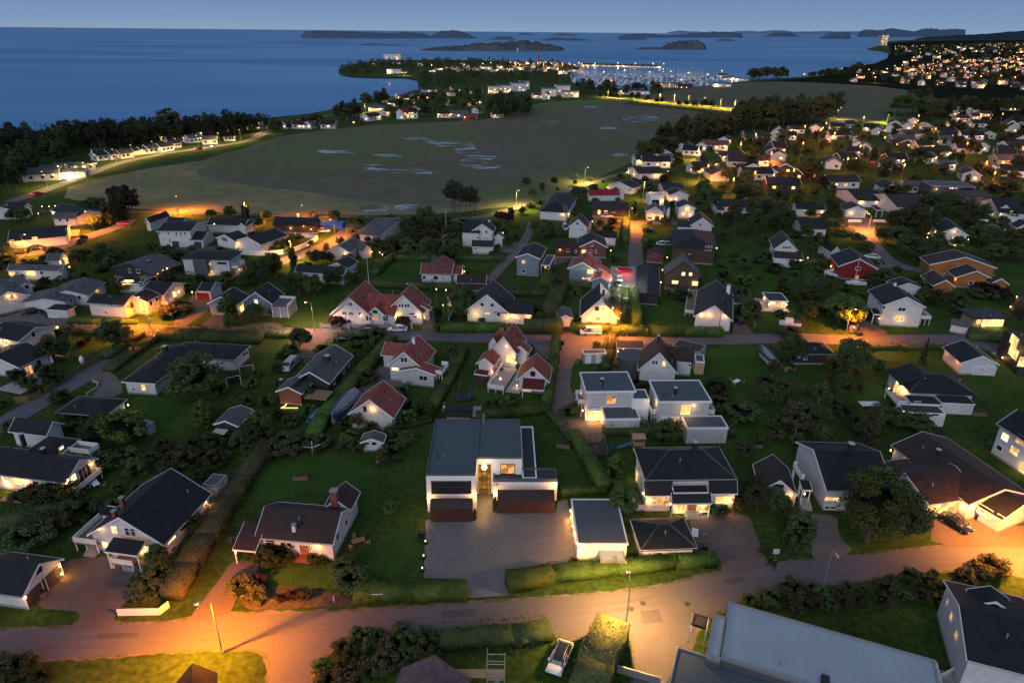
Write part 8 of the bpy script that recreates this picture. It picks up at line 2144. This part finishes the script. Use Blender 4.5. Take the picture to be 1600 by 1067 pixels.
T(Z16,[('oak',(320,540),dict(h=5.6,w=1.1)),('oak',(270,500),dict(h=4.6,w=1.2)),('thuja',(990,380),dict(h=6.2,w=1.3,label='green columnar tree at the orange crossing')),('oak',(610,230),dict(h=4.8,w=1.2)),('oak',(560,220),dict(h=4.2)),('bush',(380,370),dict(h=2,w=1.4)),('olive',(430,960),dict(h=6.5,w=.8)),('olive',(570,950),dict(h=3)),('oak',(1500,240),dict(h=8,w=1.2)),('oak',(1560,300),dict(h=7,w=1.2)),('green',(100,480),dict(h=2.4,w=1.6)),('bush',(90,350),dict(h=2,w=1)),('bush',(165,345),dict(h=2,w=1)),('bush',(235,310),dict(h=2.4,w=1.3)),('copper',(60,410),dict(h=3.6,w=1.3)),('green',(740,450),dict(h=3)),('bush',(1130,540),dict(h=1.4)),('oak',(1420,560),dict(h=3)),('bush',(800,470),dict(h=1.6,w=1.2))])
T(Z17,[('oak',(480,690),dict(h=4.6,w=1.1)),('oak',(330,480),dict(h=5,w=1.1)),('oak',(570,420),dict(h=9,w=1.0)),('oak',(560,330),dict(h=10,w=.8)),('oak',(760,400),dict(h=7,w=1.2)),('oak',(820,370),dict(h=7,w=1.1)),('oak',(420,300),dict(h=6,w=1)),('green',(960,470),dict(h=6,w=.9)),('green',(1020,560),dict(h=7,w=.9,label='tree lit yellow-green right of the white chalet')),('oak',(650,300),dict(h=7)),('oak',(480,180),dict(h=8,w=1.1)),('oak',(200,230),dict(h=8,w=1.1)),('oak',(760,200),dict(h=7,w=1.2)),('oak',(1110,400),dict(h=4,w=1.1)),('green',(500,1010),dict(h=4,w=1)),('oak',(560,1040),dict(h=4.2)),('oak',(1010,880),dict(h=5,w=1.2)),('oak',(1100,860),dict(h=4.6,w=1.2)),('oak',(1170,270),dict(h=5,w=1.1)),('bush',(1220,360),dict(h=3,w=1.2)),('bush',(1140,360),dict(h=2.6)),('bush',(1250,420),dict(h=2,w=2.6)),('oak',(640,500),dict(h=3.6,w=1.4)),('darkcone',(380,330),dict(h=4,w=1.6))])
T(Z18,[('oak',(480,430),dict(h=11,w=1.3)),('oak',(380,400),dict(h=8,w=1.3)),('oak',(600,420),dict(h=8.5,w=1.2)),('oak',(400,520),dict(h=7,w=1.3)),('oak',(520,620),dict(h=7.5,w=1.5)),('oak',(640,600),dict(h=6.5,w=1.3)),('oak',(300,480),dict(h=5,w=1.3)),('oak',(560,350),dict(h=7,w=1.2)),('oak',(700,270),dict(h=9,w=1.2)),('oak',(790,280),dict(h=9,w=1.2)),('oak',(620,270),dict(h=8,w=1.2)),('talllight',(930,310),dict(h=9,w=1.2)),('oak',(940,430),dict(h=7,w=1.3)),('oak',(1010,500),dict(h=7,w=1.4)),('oak',(1100,520),dict(h=6.5,w=1.4)),('oak',(1230,520),dict(h=6.5,w=1.4)),('oak',(1330,520),dict(h=6.5,w=1.4)),('oak',(1120,620),dict(h=5.5,w=1.4)),('oak',(1240,620),dict(h=5,w=1.4)),('oak',(1340,640),dict(h=5,w=1.3)),('oak',(700,560),dict(h=5,w=1.2)),('green',(700,500),dict(h=5,w=1)),('oak',(850,530),dict(h=4.4,w=1.4)),('oak',(1050,300),dict(h=6)),('oak',(1290,260),dict(h=5)),('oak',(100,480),dict(h=3,w=2)),('oak',(160,540),dict(h=3,w=2)),('oak',(200,800),dict(h=4,w=1.2)),('oak',(300,760),dict(h=3.4,w=1.2)),('oak',(600,900),dict(h=3.2,w=1.4)),('oak',(700,960),dict(h=3.2,w=1.4)),('bushr',(1100,880),dict(h=3.2,w=2.2)),('oak',(590,760),dict(h=2.6)),('green',(1180,130),dict(h=5,w=1.2)),('oak',(1260,110),dict(h=6))])
zone(*Z22)
for(x,y,h,w,k)in((850,615,20,1.1,'oak'),(900,600,21,1.0,'oak'),(950,590,22,1.0,'green'),(800,600,16,.9,'oak'),(1030,640,15,1.1,'oak'),(1050,610,14,1.0,'oak'),(755,640,9,.9,'lime'),(980,620,18,.9,'oak')):
 plant(k,(x,y),h,w)
zone()
def SP(kinds,poly,n,hr,**k):scatter(kinds,poly,n,hr,**k)
forest('wood',[(-40,245),(60,238),(140,230),(215,224),(300,216),(370,208),(425,200),(420,196),(340,203),(200,212),(100,219),(-40,226)],150,(7,12),'dark undergrowth wood between the pines and the shore',110,1.3,NEEDLE)
SP(['pine','pine','tall','pine'],[(-30,262),(60,250),(140,240),(215,232),(300,222),(370,214),(415,207),(420,200),(340,207),(200,218),(100,227),(-30,236)],110,(11,15.5),mind=4.5,wr=(.8,1.1))
SP(['pine','tall'],[(-30,310),(40,298),(60,270),(110,256),(100,250),(-30,262)],34,(11,15),mind=5.5,wr=(.8,1.1))
SP(['maple','tall'],[(330,216),(420,210),(440,205),(430,198),(350,206)],14,(7,10),mind=6)
plant('talllight',(268,222),21,1.5,'largest pale tree rising above the coastal pine belt')
plant('tall',(330,216),14,1.2);plant('tall',(345,214),13,1.1)
SP(['tall','tall','talllight','maple'],[(1145,198),(1180,190),(1230,185),(1305,178),(1312,186),(1300,192),(1230,203),(1150,212)],46,(15,21),mind=7,wr=(.9,1.2))
SP(['tall','maple','talllight'],[(1035,222),(1080,208),(1150,198),(1150,212),(1090,222),(1050,232)],26,(11,16),mind=7,wr=(.9,1.2))
SP(['maple','tall'],[(985,245),(1030,230),(1060,232),(1040,252),(1000,256)],10,(7,10),mind=6)
plant('spruce',(1105,215),17,.8);plant('spruce',(1096,213),15,.8)
SP(['maple','maple','tall','talllight','green'],[(1040,262),(1110,240),(1200,222),(1320,205),(1450,200),(1600,198),(1620,250),(1600,300),(1450,290),(1330,290),(1240,300),(1130,300),(1060,285)],115,(5,10),mind=7,wr=(.9,1.25))
SP(['tall','maple'],[(1430,178),(1480,172),(1620,168),(1620,186),(1560,176),(1440,190)],34,(10,15),mind=8,wr=(1,1.3))
SP(['tall','maple'],[(1255,122),(1300,118),(1330,108),(1350,104),(1350,112),(1330,120),(1300,126)],26,(9,15),mind=12,wr=(1,1.4))
SP(['tall','maple'],[(1163,122),(1225,118),(1230,124),(1175,127)],22,(13,17),mind=9,wr=(1,1.4))
forest('wood',[(1300,120),(1420,102),(1600,94),(1690,94),(1690,142),(1480,140)],170,(6,10),'dark trees massed between the houses of the far hillside town',70,2.2)
forest('wood',[(1392,80),(1500,70),(1720,67),(1720,94),(1600,94),(1405,99)],380,(11,18),'dark wooded slope of the upper town under the hills',34,6)
forest('wood',[(530,115),(545,103),(580,99),(640,97),(760,98),(900,103),(895,109),(760,107),(640,112),(560,118)],150,(8,13),'dark wood covering the peninsula ridge',80,2.4)
forest('wood',[(655,124),(700,117),(770,116),(860,117),(890,124),(900,134),(820,130),(740,132),(690,138),(655,136)],90,(9,15),'dark wood behind the bay village',90,2.0)
SP(['maple','tall'],[(900,136),(960,140),(1040,143),(1030,150),(950,152),(905,145)],24,(8,13),mind=9,wr=(1,1.3))
SP(['tall','talllight'],[(755,186),(770,172),(800,166),(830,172),(828,182),(790,188)],34,(11,16),mind=5,wr=(.9,1.2))
SP(['maple','tall'],[(520,185),(560,176),(560,184),(530,192)],8,(9,14),mind=6);SP(['maple'],[(430,200),(500,192),(505,200),(440,206)],9,(5,9),mind=6)
SP(['maple','tall'],[(560,165),(600,160),(605,168),(565,172)],6,(11,15),mind=7)
SP(['maple','green','tall'],[(600,176),(700,150),(760,150),(750,170),(700,180),(620,190)],34,(6,11),mind=9)
zone(*Z21)
for(x,y)in((680,460),(712,466),(770,474),(822,480),(850,484),(945,498),(990,500),(1035,506),(1090,510),(1130,512),(500,450),(560,455),(590,458)):plant('oak',(x,y),prng.uniform(5,9),.9)
zone()
SP(['bush','bushg','busho','bush'],[(505,1030),(560,1000),(640,996),(800,990),(855,985),(860,1000),(760,1015),(640,1030),(560,1067),(490,1080)],34,(1.0,2.3),mind=1.8,wr=(1,1.5))
SP(['busho','bush','bushg'],[(1155,942),(1300,922),(1420,902),(1550,892),(1500,925),(1470,945),(1400,950),(1300,955),(1240,955)],60,(.9,2.2),mind=1.9,wr=(1,1.5))
SP(['bush'],[(0,1040),(60,1040),(80,1067),(0,1080)],10,(1.2,2.2),mind=2)
SP(['bush','bush','busho'],[(20,760),(120,740),(260,700),(330,690),(400,700),(380,720),(200,800),(60,830)],26,(1.2,3.0),mind=3,wr=(1,1.5))
SP(['bush','busho','maple'],[(330,680),(460,690),(560,700),(650,690),(640,700),(500,715),(330,710)],26,(1.4,3.0),mind=2.6,wr=(1,1.5))
SP(['bush','bushg','busho','maple'],[(1190,560),(1380,560),(1380,700),(1330,720),(1200,720)],12,(1.4,2.6),mind=4.5,wr=(1,1.3))
SP(['bush','maple'],[(1190,660),(1260,640),(1400,700),(1360,720),(1220,720)],9,(2,3.6),mind=3.4,wr=(1,1.3))
SP(['bush','maple','green'],[(0,410),(300,380),(560,380),(560,430),(420,450),(300,460),(0,470)],70,(1.6,3.6),mind=5,wr=(1,1.4))
SP(['bush','maple','green'],[(560,350),(700,350),(830,360),(820,400),(700,410),(560,395)],50,(2,4.6),mind=4,wr=(1,1.4))
SP(['bush','maple','green','maple'],[(1060,300),(1330,290),(1330,350),(1290,380),(1200,370),(1060,370)],44,(2.2,4.8),mind=6.5,wr=(1,1.3))
SP(['maple','maple','bush'],[(1380,300),(1620,290),(1620,400),(1540,400),(1520,350),(1400,350)],36,(3.0,6.0),mind=6,wr=(1.1,1.4))
SP(['bush','maple'],[(820,280),(1050,270),(1060,380),(1000,440),(860,400),(830,330)],40,(1.8,4),mind=6)
SP(['bush','bushg'],[(1060,400),(1330,400),(1460,440),(1540,500),(1180,500),(1060,480)],50,(1.4,3.6),mind=6,wr=(1,1.4))
SP(['bush','bushg'],[(320,560),(640,540),(660,700),(560,700),(420,690)],30,(1.2,2.6),mind=4,wr=(1,1.4))
SP(['bush'],[(0,560),(60,560),(120,620),(60,640),(0,700)],12,(1.4,2.6),mind=4)
for H in HOUSES:
 if not H.tops:continue
 y_=PX(RW[H.root.name].translation)[1]
 if y_<430:continue
 for(M,lx,ly,he,hr,tp)in H.tops:
  if lx<3.5 or ly<2.5:continue
  for k in range(2):
   vx,vy=prng.uniform(-.7,.7)*lx,-prng.uniform(.25,.7)*ly
   z=he if tp=='f'else he+(hr-he)*(1-abs(vy)/ly)
   b=MB();b.bar((vx,vy,z-.15),(vx,vy,z+.42),.09,.09,8);b.bar((vx,vy,z+.42),(vx,vy,z+.52),.14,.12,8);b.obj('roof_vent',DTRIM if k else METAL,H.root,M)
  if tp!='f':
   for sx in(-1,1):
    b=MB();x,yy=sx*(lx-.5),-(ly-min(H.ov,ly*.25)+-.06);b.bar((x,yy,.1),(x,yy,he-.25),.05,.05,6);b.obj('downpipe',TRIM,H.root,M)
   b=MB();b.bar((-lx,-ly-.1,he-.08),(lx,-ly-.1,he-.08),.07,.07,6);b.bar((-lx,ly+.1,he-.08),(lx,ly+.1,he-.08),.07,.07,6);b.obj('gutter',METAL if tp=='g'else DTRIM,H.root,M)
def table_set(p):
 q=U(p);o=empty('garden_table',q,prng.uniform(0,3));M=RW[o.name]
 b=MB();b.box(-.9,.9,-.45,.45,.7,.75);b.obj('top',NEWWOOD if prng.random()<.5 else TRIM,o,M)
 for sx in(-.8,.8):
  for sy in(-.38,.38):b=MB();b.box(sx-.03,sx+.03,sy-.03,sy+.03,0,.7);b.obj('leg',METAL,o,M)
 PLANTS.append([o,'small garden table',q,None,None]);o['category']='table'
 for k in range(3):
  c=empty('garden_chair',q+Vector((math.cos(k*2.1)*1.4,math.sin(k*2.1)*1.1,0)),k*2.1+1.57);M=RW[c.name]
  b=MB();b.box(-.25,.25,-.25,.25,.42,.47);b.obj('seat',WOOD,c,M);b=MB();b.box(-.25,.25,-.27,-.22,.47,.95);b.obj('backrest',WOOD,c,M)
  for sx in(-.22,.22):
   for sy in(-.22,.22):b=MB();b.box(sx-.02,sx+.02,sy-.02,sy+.02,0,.42);b.obj('leg',METAL,c,M)
  PLANTS.append([c,'wooden garden chair',RW[c.name].translation,None,None]);c['category']='chair'
def bins(p):
 for k in range(2):
  q=U(p)+Vector((.8*k,.05*k,0));o=empty('wheelie_bin',q,prng.uniform(-.2,.2));M=RW[o.name]
  b=MB();b.prism([(-.27,.1),(.27,.1),(.33,1.0),(-.33,1.0)],-.28,.28);b.obj('body',BLACKM if k else surf('bin_green',(.02,.06,.03)),o,M);b=MB();b.box(-.32,.32,-.36,.36,1.0,1.07);b.obj('lid',surf('bin_lid',(.06,.06,.07)),o,M)
  PLANTS.append([o,'wheelie bin',q,None,None]);o['category']='bin'
def woodpile(p):
 q=U(p);o=empty('woodpile',q,prng.uniform(-.5,.5));M=RW[o.name];b=MB()
 for r_ in range(5):
  for c in range(12):b.bar((-1.1+c*.19+(r_%2)*.09,-.25,.12+r_*.17),(-1.1+c*.19+(r_%2)*.09,.25,.12+r_*.17),.085,.085,6)
 b.obj('firewood',surf('cut_wood',(.32,.22,.13),(.2,.14,.09),scale=3),o,M);b=MB();b.box(-1.3,1.3,-.35,.35,.95,1.0);b.obj('cover',DTRIM,o,M)
 PLANTS.append([o,'small covered woodpile',q,None,None]);o['category']='woodpile'
for p in((560,850),(1085,838),(150,760),(640,600),(700,640),(95,560),(1150,600),(1480,610),(1230,580),(640,400),(980,470),(600,720),(1560,700),(340,600)):table_set(p)
for p in((76,905),(362,850),(1092,860),(1215,770),(1478,815),(820,520),(480,530),(1340,525),(652,840),(1030,690),(285,600),(700,500)):bins(p)
for p in((470,750),(60,930),(500,650),(1180,700),(1420,600),(270,560),(880,700),(1530,650)):woodpile(p)
LM=[(h.short,h.root.matrix_world.translation if False else RW[h.root.name].translation)for h in HOUSES]
FARLM=[('the marina',(1040,128)),('the bay village',(620,175)),('the wooded peninsula',(700,106)),('the far field',(1250,160)),('the coast road cabins',(200,245)),('the big field',(600,260)),('the hillside town',(1500,120)),('the right-hand estate',(1450,225)),('the estate beyond the field lane',(1150,245)),('the apartment blocks',(850,145)),('the coastal point',(380,205)),('the main road corner',(1250,930)),('the pinkish hipped roof',(640,1010))]
LM+=[(n,U(p))for n,p in FARLM]
groups={}
for rec in PLANTS:
 o,desc,q,label,grp=rec
 if label:continue
 best=min(LM,key=lambda l:(l[1]-q).length)
 a,b=PX(q),PX(best[1]);dx,dy=a[0]-b[0],a[1]-b[1]
 if abs(dx)>abs(dy)*1.1:rel='right of 'if dx>0 else 'left of '
 else:rel='in front of 'if dy>0 else 'behind '
 groups.setdefault((desc,rel+best[0]),[]).append((o,(q-best[1]).length))
for(desc,rel),L_ in groups.items():
 L_.sort(key=lambda t:t[1])
 for i,(o,d)in enumerate(L_):
  if len(L_)==1:o['label']=desc+' '+rel
  else:
   o['label']=desc+' '+rel+', '+(ORD(i)+' closest'if i else 'the closest')
  if len(o['label'].split())>16:o['label']=o['label'].replace('the ','').replace('leaved','')
  o['group']=desc+'s in the gardens and woods'
for o in list(COL.objects):
 l_=o.get('label')
 if l_ and len(l_.split())>16:
  l_=l_.replace(' the ',' ').replace('columnar ','').replace('rounded ','')
  o['label']=l_
  if len(l_.split())>16:o['label']=l_.replace(' with ',', ').replace('dark brownish ','').replace('dark spreading ','dark ').replace('brightly ','')
w=bpy.data.worlds.new("World");SC.world=w;w.use_nodes=True
nt=w.node_tree;nt.nodes.clear();L=nt.links.new
out=N(nt,'ShaderNodeOutputWorld');bg=N(nt,'ShaderNodeBackground');L(bg.outputs[0],out.inputs[0])
sky=N(nt,'ShaderNodeTexSky',sky_type='NISHITA');sky.sun_disc=False
SUN_EL,SUN_AZ=math.radians(3.0),math.radians(200)
sky.sun_elevation=SUN_EL;sky.sun_rotation=SUN_AZ;sky.air_density=1.2;sky.dust_density=1.0;sky.ozone_density=3.0
tc=N(nt,'ShaderNodeTexCoord');sp=N(nt,'ShaderNodeSeparateXYZ');L(tc.outputs['Generated'],sp.inputs[0])
rp=N(nt,'ShaderNodeValToRGB');L(sp.outputs[2],rp.inputs[0])
e=rp.color_ramp.elements
e[0].position=0.0;e[0].color=(.295,.41,.60,1)
e[1].position=1.0;e[1].color=(.20,.26,.39,1)
for pos,c in((.012,(.235,.37,.60)),(.045,(.165,.285,.485)),(.12,(.21,.29,.45)),(.4,(.21,.275,.42))):
 x=e.new(pos);x.color=(*c,1)
sc=N(nt,'ShaderNodeVectorMath',operation='SCALE');sc.inputs['Scale'].default_value=.055;L(sky.outputs[0],sc.inputs[0])
mx=N(nt,'ShaderNodeMix',data_type='RGBA');mx.inputs[0].default_value=.85;L(sc.outputs[0],mx.inputs[6]);L(rp.outputs[0],mx.inputs[7])
L(mx.outputs[2],bg.inputs[0]);bg.inputs[1].default_value=1.0
sd=bpy.data.lights.new('sun','SUN');sd.energy=1.15;sd.angle=math.radians(50);sd.color=(.92,.93,1.0)
so=bpy.data.objects.new('sun',sd);COL.objects.link(so)
el=math.radians(28);d=Vector((math.sin(SUN_AZ)*math.cos(el),math.cos(SUN_AZ)*math.cos(el),math.sin(el)))
so.rotation_euler=(-d).to_track_quat('-Z','Y').to_euler()
SC.view_settings.view_transform='Standard';SC.view_settings.look='None';SC.view_settings.exposure=0;SC.view_settings.gamma=1
cy=SC.cycles
cy.use_denoising=True
try:cy.denoiser='OPENIMAGEDENOISE'
except Exception:pass
cy.max_bounces=4;cy.diffuse_bounces=2;cy.glossy_bounces=2;cy.transmission_bounces=1;cy.transparent_max_bounces=2
cy.sample_clamp_indirect=3.0;cy.sample_clamp_direct=0
cy.caustics_reflective=False;cy.caustics_refractive=False
cy.use_light_tree=True
print('houses',len(HOUSES),'far',len(FARH),'plants',len(PLANTS),'lamps',len(LAMPS),'objects',len(bpy.data.objects))
